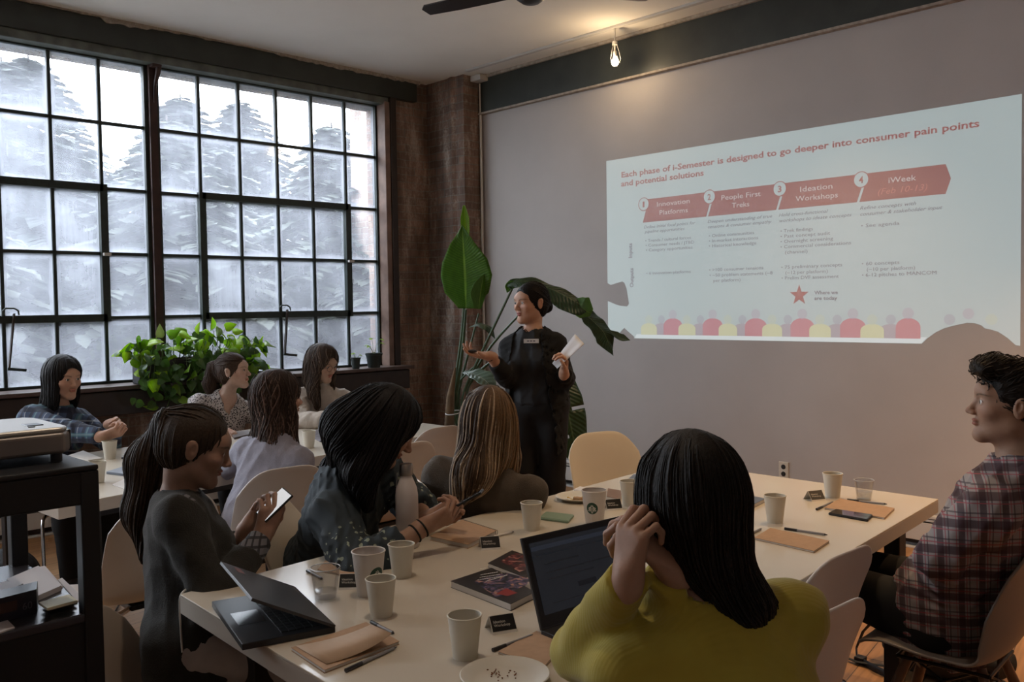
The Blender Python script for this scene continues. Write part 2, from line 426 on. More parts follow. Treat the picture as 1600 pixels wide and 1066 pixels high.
class Fig:
    """a figure: torso between hip and neck, arms, legs, head; everything in world coordinates"""
    def __init__(s, label, hip, head, face, body, skin=(.50, .30, .22), male=False, size=1.0, neck=None, sh=None, roll=0, lip=None, brow=(.03, .02, .015), seed=1, shdrop=.062, shtwist=0, bust=1.0, girth=1.0):
        s.label = label; s.hip = np.array(hip, float); s.C = np.array(head, float); s.s = size; s.male = male; s.seed = seed; s.skin = np.array(skin)
        s.M = frame(face, roll=roll); s.bf = nrm(body); s.lip = np.array(lip) if lip is not None else s.skin*np.array((.92, .55, .55)); s.brow = brow
        z = np.array((0, 0, 1.))
        s.nb = np.array(neck, float) if neck is not None else s.C+np.array((0, 0, -.175))*size-s.M[1]*.045-s.bf*.01
        s.up = nrm(s.nb-s.hip); s.side = nrm(np.cross(s.bf, s.up)); s.fw = np.cross(s.up, s.side)   # side = figure's right
        if shtwist:
            c, sn = math.cos(shtwist), math.sin(shtwist); s.sside = s.side*c+s.fw*sn
        else: s.sside = s.side
        sw = sh or (.178 if male else .150); sw *= size
        s.shR = s.nb-s.up*shdrop+s.sside*sw; s.shL = s.nb-s.up*shdrop-s.sside*sw
        s.arm = {}; s.legs = {}; s.hands = {}; s.bust = bust; s.g = girth
        s.sfw = np.cross(s.up, s.sside)
    def torso(s):
        H, N, u, r, f, z = s.hip, s.nb, s.up, s.side, s.fw, s.s; L = np.linalg.norm(N-H)
        M = np.array([r, f, u]); M2 = np.array([s.sside, s.sfw, u]); m = 1.12 if s.male else 1.0; g = s.g
        P = [ell(H+u*.02, (.160*z*g, .115*z*g, .105*z), M, .05), ell(H+u*L*.32, (.128*z*m*g, .098*z*g, .14*z), M, .08),
             ell(H+u*L*.66, (.140*z*m*g, .100*z*m, .17*z), M2, .08),
             cone(s.nb-u*.065+s.sside*.05, s.shR-u*.012, .054*z*m, .046*z*m, .05), cone(s.nb-u*.065-s.sside*.05, s.shL-u*.012, .054*z*m, .046*z*m, .05),
             cone(s.nb-u*.06, s.nb+u*.0, .060*z, .046*z, .05)]
        if not s.male:
            for sg in (-1, 1): P.append(ell(H+u*L*.62+s.sside*sg*.066+s.sfw*.070, np.array((.060, .055, .060))*z*s.bust, M2, .04))
        return P
    def neck(s):
        a = s.C+np.array((0, -.030, -.075))*s.s@s.M; m = 1.15 if s.male else .93
        return [cone(s.nb-s.up*.03, a, .055*m*s.s, .050*m*s.s, .03)]
    def set_arm(s, sd, wrist, pole, D=None, Nn=None, curls=(.5,)*4, thumb=(.6, .5), spread=.06, l=(.275, .245), bend=None):
        S = s.shR if sd == 'R' else s.shL; z = s.s*(1.06 if s.male else 1)
        E = ik(S, wrist, l[0]*z, l[1]*z, pole) if bend is None else np.array(bend, float)
        s.arm[sd] = (S, E, np.array(wrist, float))
        if D is not None: s.hands[sd] = (D, Nn, curls, thumb, spread)
    def set_leg(s, sd, knee, ankle, toe=None):
        h = s.hip+(s.side if sd == 'R' else -s.side)*.085*s.s-np.array((0, 0, .01))
        s.legs[sd] = (h, np.array(knee, float), np.array(ankle, float), nrm(toe if toe is not None else s.bf))
    def armp(s, sd, k=.03):
        S, E, W = s.arm[sd]; m = s.s*(1.12 if s.male else 1)
        return [cone(S, E, .047*m, .037*m, k), cone(E, E+(W-E)*.3, .037*m, .0385*m, .02), cone(E+(W-E)*.25, W, .038*m, .0245*m, .02)]
    def legp(s, sd, k=.04):
        h, K, A, t = s.legs[sd]; m = s.s*(1.05 if s.male else 1)
        return [cone(h, K, .088*m, .058*m, k), cone(K, K+(A-K)*.3, .056*m, .056*m, .02), cone(K+(A-K)*.25, A, .056*m, .036*m, .02)]
    def build(s, extra_parts=()):
        O = (s.hip[0], s.hip[1], 0.0 if s.legs else s.hip[2])
        s.O = O
        bp = s.torso()+s.neck()
        for sd in s.arm: bp += s.armp(sd)
        for sd in s.legs: bp += s.legp(sd)
        for sd in s.legs:
            h, K, A, t = s.legs[sd]; bp.append(cone(A-t*.02+np.array((0, 0, -.03)), A+t*.11+np.array((0, 0, -.045)), .034, .026, .03))
        parts = [surface(lambda P: sdf(P, bp), *bbox(bp), .010)]
        hp = head_prims(s.C, s.M, s.s, s.male); npz = s.neck()
        up = -s.up; cut = s.nb-s.up*.02
        allp = hp+npz
        fn = lambda P: np.maximum(sdf(P, allp), ((P-cut.astype(f32))@up.astype(f32)))
        hv, hq = surface(fn, *bbox(allp), .0027)
        parts.append((hv, hq)); n0 = len(parts[0][0]); n1 = n0+len(hv)
        for sd, (D, Nn, cu, th, spd) in s.hands.items():
            S, E, W = s.arm[sd]; sg = (1 if sd == 'R' else -1)
            pr = hand_prims(W, D, Nn, sg*-1, cu, spd, th, s.s*(1.08 if s.male else .98))
            fa = E+(W-E)*.45; pr = [cone(fa, W, .034*s.s, .0245*s.s, .02)]+pr
            parts.append(surface(lambda P, q=pr: sdf(P, q), *bbox(pr), .0025))
            s.hands[sd] = (D, Nn, cu, th, spd, pr)
        V, Q = joinVQ(parts)
        col = np.tile(s.skin, (len(V), 1)); col[n0:n1] = head_color(hv, s.C, s.M, s.s, s.skin, s.lip, np.array(s.brow))
        s.body = npmesh('person', V, Q, skin_mat(), origin=O, col=col, label=s.label, cat='person')
        # eyes
        for sx in (-1, 1):
            c = s.C+np.array((sx*.031, .0690, .0025))*s.s@s.M; mb = MB(); mb.ball((0, 0, 0), .0138*s.s, 24)
            P = np.array(mb.v); L = P@s.M.T/s.s/.0138; rr = np.hypot(L[:, 0], L[:, 2]); ccol = np.where(((rr < .48) & (L[:, 1] > 0))[:, None], (.035, .02, .012), (.62, .58, .55))
            ccol = np.where(((rr < .2) & (L[:, 1] > 0))[:, None], (.005, .005, .005), ccol)
            Q = np.array([list(f) for f in mb.f if len(f) == 4])
            npmesh('eye', P+c, Q, mat('eyeball', (1, 1, 1), .15, attr='col'), s.body, O, ccol)
        return s.body
    # -- clothes --
    def cloth(s, name, m, prims, grow, fold=.005, freq=34, cuts=(), h=.007, caps=(), extra=None, colfn=None, seed=0):
        """cuts: (point, normal) half-spaces removed where (P-pt).n > 0 ; caps: prim lists removed"""
        def fn(P):
            F = sdf(P, prims, grow)
            if fold: F = F-folds(P, fold, freq, s.seed*7+seed)
            if extra is not None: F = extra(P, F)
            for pt, n in cuts: F = np.maximum(F, (P-np.array(pt, f32))@nrm(n).astype(f32))
            for cp in caps: F = np.maximum(F, -sdf(P, cp))
            return F
        V, Q = surface(fn, *bbox(prims, grow+.02), h)
        return npmesh(name, V, Q, m, s.body, s.O, None if colfn is None else colfn(V))
    def top(s, name, m, grow=.012, neckr=.062, neck_off=0.0, sleeve=.97, hem=-.10, fold=.005, freq=34, h=.007, vneck=0, armgrow=None, short=False, colfn=None, turtle=0, hemflare=0):
        T = s.torso(); ag = grow if armgrow is None else armgrow; arms = []
        for sd in s.arm:
            S, E, W = s.arm[sd]; cutp = E+(W-E)*sleeve; n = nrm(W-E); arms.append((s.armp(sd), cutp, n))
        C = s.C+np.array((0, -.030, -.075))*s.s@s.M; nd = nrm(C-s.nb)
        ncap = [cone(s.nb-nd*(.01-neck_off)+s.sfw*.006, s.nb+nd*.2, neckr*.95, neckr*1.25, .01)]
        if vneck: ncap.append(cone(s.nb+s.sfw*.10-s.up*vneck, s.nb+s.sfw*.05+s.up*.02, .006, .055, .01))
        lowc = s.hip+s.up*hem
        Tq = T+([cone(s.hip+s.up*.02, lowc-s.up*.02, .145*s.g*s.s, .150*s.g*s.s+hemflare, .05)] if hem < -.08 else [])
        def fn(P):
            F = sdf(P, Tq, grow)
            F = np.maximum(F, -((P-lowc.astype(f32))@s.up.astype(f32)))
            for pr, cp, n in arms:
                A = np.maximum(sdf(P, pr, ag), (P-cp.astype(f32))@n.astype(f32)); F = smin(F, A, .035)
            F = F-folds(P, fold, freq, s.seed)
            nc = sdf(P, ncap)
            if turtle:
                t = sdf(P, [cone(s.nb-nd*.02, s.nb+nd*turtle, .064*s.s, .058*s.s, .02)])
                t = np.maximum(t, (P-(s.nb+nd*turtle).astype(f32))@nd.astype(f32)); return smin(F, t, .015)
            return np.maximum(F, -nc)
        allp = Tq+[q for a in arms for q in a[0]]
        V, Q = surface(fn, *bbox(allp, grow+.03), h)
        s.shirt = npmesh(name, V, Q, m, s.body, s.O, None if colfn is None else colfn(V)); return s.shirt
    def pants(s, m, grow=.010, fold=.004, shoe=None):
        pr = [ell(s.hip+s.up*.02, (.165*s.s*s.g, .12*s.s*s.g, .11*s.s), np.array([s.side, s.fw, s.up]), .05)]
        cuts = [(s.hip+s.up*.12, s.up)]
        for sd in s.legs: pr += s.legp(sd)
        o = s.cloth('trousers', m, pr, grow, fold, 20, cuts, .010, seed=3)
        if shoe:
            for sd in s.legs:
                h, K, A, t = s.legs[sd]; z = np.array((0, 0, 1.)); b = A.copy(); b[2] = A[2]-.045
                q = [cone(b-t*.045, b+t*.04, .036, .040, .02), cone(b+t*.03, b+t*.13+z*-.008, .042, .030, .02), cone(A-z*.01, A+z*.015, .044, .045, .03)]
                V, Q = surface(lambda P: np.maximum(sdf(P, q), -(P[:, 2]-(A[2]-.078))), *bbox(q), .007)
                npmesh('shoe', V, Q, shoe, s.body, s.O)
        return o
    # -- hair --
    def hair(s, base, flow, col, n=420, length=(.14, .26), steps=12, rad=.0016, h=.005, seeds_mask=None, vary=.35, hl=None, wave=0, off=(-.0005, .004), name='hair', face=True, facek=.010, colfn=None, bump=.0015):
        """base: prims in world; face cut removed"""
        M, C, z = s.M, s.C, s.s; rng = np.random.RandomState(s.seed+11)
        fc = []
        if face is True:
            fc = [ell(C+np.array((0, .085, -.030))*z@M, np.array((.062, .055, .085))*z, M, .01), ell(C+np.array((0, .10, .02))*z@M, np.array((.052, .06, .055))*z, M, .01)]
        elif face: fc = face
        def fn(P):
            F = sdf(P, base)
            if bump: F = F-folds(P*np.array((1, 1, .35), f32), bump, 170, s.seed)
            if fc: F = -smin(-F, sdf(P, fc), facek)
            return F
        V, Q = surface(fn, *bbox(base), h)
        col = np.array(col, float)
        def cf(P, n_):
            base_c = np.tile(col, (n_, 1)) if colfn is None else colfn(P)
            return base_c
        Vc = cf(V, len(V))*rng.uniform(.85, 1.1, (len(V), 1))
        idx = rng.choice(len(V), min(n, len(V)), replace=False); seeds = V[idx]
        if seeds_mask is not None: seeds = seeds[seeds_mask(seeds)]
        k = len(seeds); c = cf(seeds, k)*rng.uniform(1-vary, 1+vary, (k, 1))
        if hl is not None:
            frac, hc = hl; mk = rng.rand(k) < frac; c[mk] = np.array(hc)*rng.uniform(.75, 1.2, (mk.sum(), 1))
        sv, sq, sc = strands(fn, seeds, flow, rng.uniform(*length, k), steps, rad, rng, off, c, wave)
        VV, QQ = joinVQ([(V, Q), (sv, sq)])
        return npmesh(name, VV, QQ, hair_mat(), s.body, s.O, np.concatenate([Vc, sc]))
    def w(s, p): return s.C+np.array(p, float)*s.s@s.M
    def cap(s, g=.012, back=.0, low=-.02):
        """prims of a close cap of hair round the skull"""
        return [ell(s.w((0, -.020, .036)), np.array((.0745+g, .094+g, .080+g))*s.s, s.M, .02),
                ell(s.w((0, -.045, -.01)), np.array((.068+g, .068+g, .07+g))*s.s, s.M, .03)]
# ---------------- the room ----------------
XW = -6.60        # brick face of the window wall
XG = -6.70        # glass plane
def nodes_mat(name):
    m = bpy.data.materials.new(name); m.use_nodes = True; nt = m.node_tree; return m, nt, nt.nodes, nt.links, nt.nodes['Principled BSDF']
def brick_mat(name, axis, c1=(.27, .165, .12), c2=(.165, .11, .085), mort=(.24, .20, .165), stain=.65):
    m, nt, N, L, b = nodes_mat(name)
    g = N.new('ShaderNodeNewGeometry'); sp = N.new('ShaderNodeSeparateXYZ'); L.new(g.outputs['Position'], sp.inputs[0])
    cb = N.new('ShaderNodeCombineXYZ'); L.new(sp.outputs[axis], cb.inputs[0]); L.new(sp.outputs[2], cb.inputs[1])
    n0 = N.new('ShaderNodeTexNoise'); n0.inputs['Scale'].default_value = 14; L.new(g.outputs['Position'], n0.inputs['Vector'])
    ma = N.new('ShaderNodeVectorMath'); ma.operation = 'MULTIPLY_ADD'; L.new(n0.outputs['Color'], ma.inputs[0]); ma.inputs[1].default_value = (.018,)*3; L.new(cb.outputs[0], ma.inputs[2])
    br = N.new('ShaderNodeTexBrick'); L.new(ma.outputs[0], br.inputs['Vector']); br.inputs['Scale'].default_value = 1
    br.inputs['Brick Width'].default_value = .205; br.inputs['Row Height'].default_value = .068; br.inputs['Mortar Size'].default_value = .006
    br.inputs['Mortar Smooth'].default_value = .35; br.inputs['Bias'].default_value = -.1
    br.inputs['Color1'].default_value = (*c1, 1); br.inputs['Color2'].default_value = (*c2, 1); br.inputs['Mortar'].default_value = (*mort, 1)
    # limewash remnants and soot: large streaky patches
    mp = N.new('ShaderNodeMapping'); mp.inputs['Scale'].default_value = (3.2, 3.2, .8); L.new(g.outputs['Position'], mp.inputs[0])
    n1 = N.new('ShaderNodeTexNoise'); n1.inputs['Scale'].default_value = 1.6; n1.inputs['Detail'].default_value = 10; n1.inputs['Roughness'].default_value = .7; L.new(mp.outputs[0], n1.inputs['Vector'])
    n3 = N.new('ShaderNodeTexNoise'); n3.inputs['Scale'].default_value = 45; n3.inputs['Detail'].default_value = 5; L.new(g.outputs['Position'], n3.inputs['Vector'])
    mu = N.new('ShaderNodeMath'); mu.operation = 'MULTIPLY_ADD'; L.new(n3.outputs['Fac'], mu.inputs[0]); mu.inputs[1].default_value = .35; L.new(n1.outputs['Fac'], mu.inputs[2])
    cr = N.new('ShaderNodeMapRange'); cr.inputs['From Min'].default_value = .68; cr.inputs['From Max'].default_value = .86; cr.inputs['To Max'].default_value = stain; L.new(mu.outputs[0], cr.inputs['Value'])
    mx = N.new('ShaderNodeMix'); mx.data_type = 'RGBA'; L.new(cr.outputs[0], mx.inputs['Factor']); L.new(br.outputs['Color'], mx.inputs['A']); mx.inputs['B'].default_value = (.40, .35, .30, 1)
    dk = N.new('ShaderNodeMapRange'); dk.inputs['From Min'].default_value = .35; dk.inputs['From Max'].default_value = .62; dk.inputs['To Min'].default_value = .45; dk.inputs['To Max'].default_value = 1.15; L.new(n1.outputs['Fac'], dk.inputs['Value'])
    vm = N.new('ShaderNodeVectorMath'); vm.operation = 'SCALE'; L.new(mx.outputs['Result'], vm.inputs[0]); L.new(dk.outputs[0], vm.inputs['Scale'])
    L.new(vm.outputs[0], b.inputs['Base Color']); b.inputs['Roughness'].default_value = .9
    bp = N.new('ShaderNodeBump'); bp.inputs['Strength'].default_value = .7; bp.inputs['Distance'].default_value = .012
    ad = N.new('ShaderNodeMath'); ad.operation = 'MULTIPLY_ADD'; L.new(n3.outputs['Fac'], ad.inputs[0]); ad.inputs[1].default_value = .5
    iv = N.new('ShaderNodeMath'); iv.operation = 'SUBTRACT'; iv.inputs[0].default_value = 1; L.new(br.outputs['Fac'], iv.inputs[1]); L.new(iv.outputs[0], ad.inputs[2])
    L.new(ad.outputs[0], bp.inputs['Height']); L.new(bp.outputs[0], b.inputs['Normal'])
    return m
M_brickY = brick_mat('brick_wall_along', 1); M_brickX = brick_mat('brick_wall_across', 0, stain=.85)
M_brickOut = brick_mat('brick_outside', 0, (.36, .27, .23), (.30, .22, .19), (.42, .38, .34))
M_plaster = mat('grey_plaster', (.46, .425, .405), .75, noise=.05, nscale=2.2, bump=.08, bscale=25)
M_ceil = mat('ceiling_plaster', (.80, .76, .70), .85, noise=.06, nscale=1.2, bump=.05, bscale=9)
M_white = mat('white_painted_metal', (.55, .53, .50), .5)
M_beam = mat('dark_green_paint', (.030, .034, .028), .42, noise=.25, nscale=6, bump=.12, bscale=12)
M_beamlite = mat('worn_grey_green_paint', (.11, .12, .105), .5, noise=.45, nscale=9)
M_steel = mat('black_green_steel', (.020, .030, .026), .45, noise=.3, nscale=30)
M_red = mat('dark_red_paint', (.040, .016, .012), .45, noise=.3, nscale=14)
M_wood = mat('weathered_reveal_wood', (.21, .135, .105), .6, noise=.35, nscale=7)
M_dark = mat('dark_stained_trim', (.030, .018, .013), .45, noise=.3, nscale=12)
M_paintline = mat('cream_paint_edge', (.36, .31, .26), .8, noise=.3, nscale=30)
def S(mb, name, m, **k): return mb.build(name, m, kind='structure', **k)

# floor of honey pine boards
m, nt, N, L, b = nodes_mat('pine_floor_boards')
g = N.new('ShaderNodeNewGeometry'); mp = N.new('ShaderNodeMapping'); mp.inputs['Rotation'].default_value = (0, 0, math.radians(80)); L.new(g.outputs['Position'], mp.inputs[0])
br = N.new('ShaderNodeTexBrick'); L.new(mp.outputs[0], br.inputs['Vector']); br.inputs['Scale'].default_value = 1; br.inputs['Brick Width'].default_value = 2.6; br.inputs['Row Height'].default_value = .125
br.inputs['Mortar Size'].default_value = .002; br.inputs['Color1'].default_value = (.40, .215, .095, 1); br.inputs['Color2'].default_value = (.33, .17, .075, 1); br.inputs['Mortar'].default_value = (.05, .025, .012, 1)
mp2 = N.new('ShaderNodeMapping'); mp2.inputs['Scale'].default_value = (1.2, 26, 1); L.new(mp.outputs[0], mp2.inputs[0])
n1 = N.new('ShaderNodeTexNoise'); n1.inputs['Scale'].default_value = 2; n1.inputs['Detail'].default_value = 8; L.new(mp2.outputs[0], n1.inputs['Vector'])
mr = N.new('ShaderNodeMapRange'); mr.inputs['From Min'].default_value = .3; mr.inputs['From Max'].default_value = .7; mr.inputs['To Min'].default_value = .72; mr.inputs['To Max'].default_value = 1.15; L.new(n1.outputs['Fac'], mr.inputs['Value'])
vm = N.new('ShaderNodeVectorMath'); vm.operation = 'SCALE'; L.new(br.outputs['Color'], vm.inputs[0]); L.new(mr.outputs[0], vm.inputs['Scale']); L.new(vm.outputs[0], b.inputs['Base Color']); b.inputs['Roughness'].default_value = .38
M_floor = m
RX, RY = 2.6, -3.6
mb = MB(); mb.box((-7.0, RY-.2, -.2), (RX+.2, YW+.3, 0)); S(mb, 'floor', M_floor)
mb = MB(); mb.box((-7.0, RY-.2, ZC), (RX+.2, YW+.3, ZC+.2)); S(mb, 'ceiling', M_ceil)
mb = MB(); mb.box((-6.75, YW, 0), (RX+.2, YW+.25, ZC)); S(mb, 'wall_front', M_plaster)
mb = MB(); mb.box((RX, RY, 0), (RX+.2, YW, ZC)); S(mb, 'wall_right', M_plaster)
mb = MB(); mb.box((-6.75, RY-.2, 0), (RX, RY, ZC)); S(mb, 'wall_back', M_plaster)
# window wall: brick below, between and beside the openings
Y0, Y1 = -3.42, 4.86
mb = MB()
mb.box((-6.98, RY, 0), (XW, YW, .86)); mb.box((-6.98, RY, .86), (XW, Y0, ZC)); mb.box((-6.98, Y1+.1, .86), (XW, YW, ZC)); mb.box((-6.98, Y0, 3.32), (XW, Y1+.1, ZC))
S(mb, 'wall_left', M_brickY)
# corner pillar of brick, wall returns
mb = MB(); mb.box((XW-.1, 5.37, 0), (-6.08, YW+.0, ZC)); mb.add([(-6.30, 5.37, 0), (-6.22, 5.345, 0), (-6.19, 5.37, 0), (-6.30, 5.37, ZC), (-6.22, 5.345, ZC), (-6.19, 5.37, ZC)], [(0, 1, 4, 3), (1, 2, 5, 4), (0, 2, 1), (3, 4, 5)])
S(mb, 'wall_pillar', M_brickX)
# beams
mb = MB(); mb.box((XW-.02, RY, 3.37), (-6.545, 5.22, 3.55)); S(mb, 'trim_1', M_beam, bevel=.006)
mb = MB(); mb.box((XW-.10, RY, 3.31), (-6.565, 5.0, 3.372)); S(mb, 'trim_2', M_beamlite, bevel=.006)
mb = MB(); mb.box((-6.07, YW-.035, 3.235), (RX, YW+.02, 3.545)); S(mb, 'trim_3', M_beam)
mb = MB(); mb.box((-6.07, YW-.05, 3.222), (RX, YW+.02, 3.238)); S(mb, 'trim_4', M_paintline)
mb = MB(); mb.box((-6.07, YW-.06, 3.535), (RX, YW, ZC)); S(mb, 'trim_5', M_paintline, bevel=.004)
rng = np.random.RandomState(4)          # ragged plaster edge where the ceiling meets the beam
mb = MB(); ys = np.linspace(RY, 5.25, 220); dz = .006+.018*np.abs(np.sin(ys*1.7)+rng.rand(220)*.9); dz[(ys > 2.45) & (ys < 2.75)] += .02
for i in range(219):
    y0, y1 = ys[i], ys[i+1]; x = -6.535+.004*rng.rand()
    mb.add([(x, y0, ZC-dz[i]), (x, y1, ZC-dz[i+1]), (x, y1, ZC+.01), (x, y0, ZC+.01), (-6.60, y0, ZC-dz[i]), (-6.60, y1, ZC-dz[i+1])], [(0, 1, 2, 3), (4, 5, 1, 0)])
S(mb, 'trim_6', M_paintline)
# timber reveal and dark trim right of the window; sill
mb = MB(); mb.box((XG-.05, Y1-.005, .97), (-6.55, Y1+.05, 3.33)); S(mb, 'trim_7', M_wood, bevel=.004)
mb = MB(); mb.box((XW-.02, Y1+.048, .97), (-6.535, Y1+.11, 3.37)); S(mb, 'trim_8', M_dark, bevel=.004)
mb = MB(); mb.box((-6.98, Y0-.1, .955), (-6.40, 5.02, .985)); mb.box((-6.97, Y0-.1, .84), (-6.52, 5.02, .955)); S(mb, 'trim_9', mat('sill_wood', (.085, .055, .045), .38, noise=.3, nscale=8), bevel=.006)
mb = MB(); mb.box((-6.55, Y0-.1, .78), (-6.42, 4.98, .95)); S(mb, 'trim_10', M_dark, bevel=.008)

# ---- steel windows ----
def glass_mat(name, haze, seed, tint=(.26, .275, .31, 1)):
    m, nt, N, L, b = nodes_mat(name); N.remove(b); out = N['Material Output']
    uv = N.new('ShaderNodeUVMap'); sp = N.new('ShaderNodeSeparateXYZ'); L.new(uv.outputs[0], sp.inputs[0])
    def edge(o):          # 0 at pane border -> 1 inside
        a = N.new('ShaderNodeMath'); a.operation = 'SUBTRACT'; L.new(sp.outputs[o], a.inputs[0]); a.inputs[1].default_value = .5
        c = N.new('ShaderNodeMath'); c.operation = 'ABSOLUTE'; L.new(a.outputs[0], c.inputs[0]); return c
    mxx = N.new('ShaderNodeMath'); mxx.operation = 'MAXIMUM'; L.new(edge(0).outputs[0], mxx.inputs[0]); L.new(edge(1).outputs[0], mxx.inputs[1])
    er = N.new('ShaderNodeMapRange'); er.inputs['From Min'].default_value = .34; er.inputs['From Max'].default_value = .50; er.interpolation_type = 'SMOOTHSTEP'; er.inputs['To Max'].default_value = .42; L.new(mxx.outputs[0], er.inputs['Value'])
    g = N.new('ShaderNodeNewGeometry'); n = N.new('ShaderNodeTexNoise'); n.inputs['Scale'].default_value = 2.3; n.inputs['Detail'].default_value = 8; n.inputs['Roughness'].default_value = .6
    ad = N.new('ShaderNodeVectorMath'); ad.operation = 'ADD'; ad.inputs[1].default_value = (seed, seed*2.1, 0); L.new(g.outputs['Position'], ad.inputs[0]); L.new(ad.outputs[0], n.inputs['Vector'])
    mp = N.new('ShaderNodeMapping'); mp.inputs['Scale'].default_value = (1, 60, 5); L.new(g.outputs['Position'], mp.inputs[0])
    n2 = N.new('ShaderNodeTexNoise'); n2.inputs['Scale'].default_value = 1; n2.inputs['Detail'].default_value = 4; L.new(mp.outputs[0], n2.inputs['Vector'])
    r = N.new('ShaderNodeMapRange'); r.inputs['From Min'].default_value = .32; r.inputs['From Max'].default_value = .7; r.inputs['To Min'].default_value = haze-.16; r.inputs['To Max'].default_value = haze+.22; L.new(n.outputs['Fac'], r.inputs['Value'])
    s = N.new('ShaderNodeMath'); s.operation = 'ADD'; L.new(er.outputs[0], s.inputs[0]); L.new(r.outputs[0], s.inputs[1])
    s2 = N.new('ShaderNodeMath'); s2.operation = 'MULTIPLY_ADD'; L.new(n2.outputs['Fac'], s2.inputs[0]); s2.inputs[1].default_value = .18; L.new(s.outputs[0], s2.inputs[2])
    s3 = N.new('ShaderNodeMath'); s3.operation = 'SUBTRACT'; s3.use_clamp = True; L.new(s2.outputs[0], s3.inputs[0]); s3.inputs[1].default_value = .09
    tr = N.new('ShaderNodeBsdfTransparent'); tr.inputs[0].default_value = (.93, .95, .96, 1)
    tl = N.new('ShaderNodeBsdfTranslucent'); tl.inputs[0].default_value = tint
    mx = N.new('ShaderNodeMixShader'); L.new(s3.outputs[0], mx.inputs[0]); L.new(tr.outputs[0], mx.inputs[1]); L.new(tl.outputs[0], mx.inputs[2])
    gl = N.new('ShaderNodeBsdfGlossy'); gl.inputs['Roughness'].default_value = .08; m2 = N.new('ShaderNodeMixShader'); m2.inputs[0].default_value = .04
    L.new(mx.outputs[0], m2.inputs[1]); L.new(gl.outputs[0], m2.inputs[2]); L.new(m2.outputs[0], out.inputs['Surface']); return m
G_C = glass_mat('clearer_glass', .52, 3, (.5, .5, .52, 1)); G_A = glass_mat('fogged_glass', .40, 0); G_B = glass_mat('fogged_glass_vent', .46, 7)
def window(name, ys, zs, vent, clear=False):
    fr = MB(); b_ = .011; ya, yb, za, zb = ys[0], ys[-1], zs[0], zs[-1]
    for y in ys[1:-1]: fr.box((XG-.018, y-b_, za), (XG+.018, y+b_, zb))
    for z in zs[1:-1]: fr.box((XG-.016, ya, z-b_), (XG+.016, yb, z+b_))
    for y in (ya, yb): fr.box((XG-.03, y-.018, za), (XG+.03, y+.018, zb))
    fr.box((XG-.03, ya, za-.012), (XG+.03, yb, za+.02)); fr.box((XG-.03, ya, zb-.016), (XG+.03, yb, zb+.03))
    w = fr.build(name, M_steel, kind='structure')
    (i0, i1, j0, j1) = vent; y0, y1, z0, z1 = ys[i0], ys[i1], zs[j0], zs[j1]
    s = MB()
    for y in (y0, y1): s.box((XG-.03, y-.026, z0-.026), (XG+.045, y+.026, z1+.026))
    for z in (z0, z1): s.box((XG-.03, y0, z-.026), (XG+.045, y1, z+.026))
    s.build('vent_sash', M_steel, w)
    l = MB(); l.box((XG+.045, y1-.02, (z0+z1)/2-.02), (XG+.075, y1+.03, (z0+z1)/2)); l.build('latch', M_white, w)
    for isv, gm in ((False, G_C if clear else G_A), (True, G_C if clear else G_B)):
        V, F, U = [], [], []
        for i in range(len(ys)-1):
            for j in range(len(zs)-1):
                if (i0 <= i < i1 and j0 <= j < j1) != isv: continue
                k = len(V); V += [(XG, ys[i], zs[j]), (XG, ys[i+1], zs[j]), (XG, ys[i+1], zs[j+1]), (XG, ys[i], zs[j+1])]; F.append((k, k+1, k+2, k+3)); U += [(0, 0), (1, 0), (1, 1), (0, 1)]
        me = bpy.data.meshes.new('glass_panes'); me.from_pydata(V, [], F); uvl = me.uv_layers.new(name='UVMap')
        for k, u in enumerate(U): uvl.data[k].uv = u
        me.materials.append(gm); o = bpy.data.objects.new('glass_panes', me); COL.objects.link(o); o.parent = w
    return w
ZS = [.985, 1.46, 1.92, 2.385, 2.852, 3.315]
window('window_1', [2.86+i*.3325 for i in range(7)], ZS, (1, 5, 1, 3))
window('window_2', [.79+i*.3325 for i in range(7)], ZS, (1, 5, 1, 3))
window('window_3', [-1.28+i*.3325 for i in range(7)], ZS, (1, 5, 1, 3), True)
window('window_4', [-3.35+i*.3325 for i in range(7)], ZS, (1, 5, 1, 3), True)
mb = MB()
for y in (2.824, .724, -1.315): mb.box((XG-.05, y-.03, .98), (XG+.06, y+.03, 3.33))
S(mb, 'trim_11', M_red, bevel=.004)
# bent iron brace at the head of the mullion
mb = MB(); mb.box((XG+.05, 2.80, 3.29), (XG+.12, 2.86, 3.34)); mb.tube([(XG+.10, 2.86, 3.33), (XG+.09, 2.85, 3.25), (XG+.07, 2.835, 3.16), (XG+.065, 2.825, 3.04)], [.022, .020, .012, .005], 8); S(mb, 'trim_12', M_red)

# iron window stays that hang from the vent sashes
def stay(y, z, label):
    e = empty('window_stay', (XG+.06, y, z), 0, label, 'window stay', None)
    mb = MB(); mb.tube([(0, -.05, -.02), (0, -.05, .015), (0, -.03, .035), (0, .02, .035), (0, .045, .02), (0, .05, -.01)], .006, 8); mb.build('hook', M_steel, e, smooth=True)
    mb = MB(); mb.bar((.0, .02, .0), (.03, -.03, -.36), .026, .012, (0, 1, 0)); mb.build('arm', M_dark, e, bevel=.003)
    mb = MB(); mb.bar((.03, -.04, -.365), (.05, .07, -.38), .02, .02); mb.build('foot', M_steel, e, bevel=.003)
stay(3.87, 1.50, 'dark iron window stay hanging over the right window sash above the sill')
stay(1.82, 1.50, 'dark iron window stay at the far left edge of the windows')

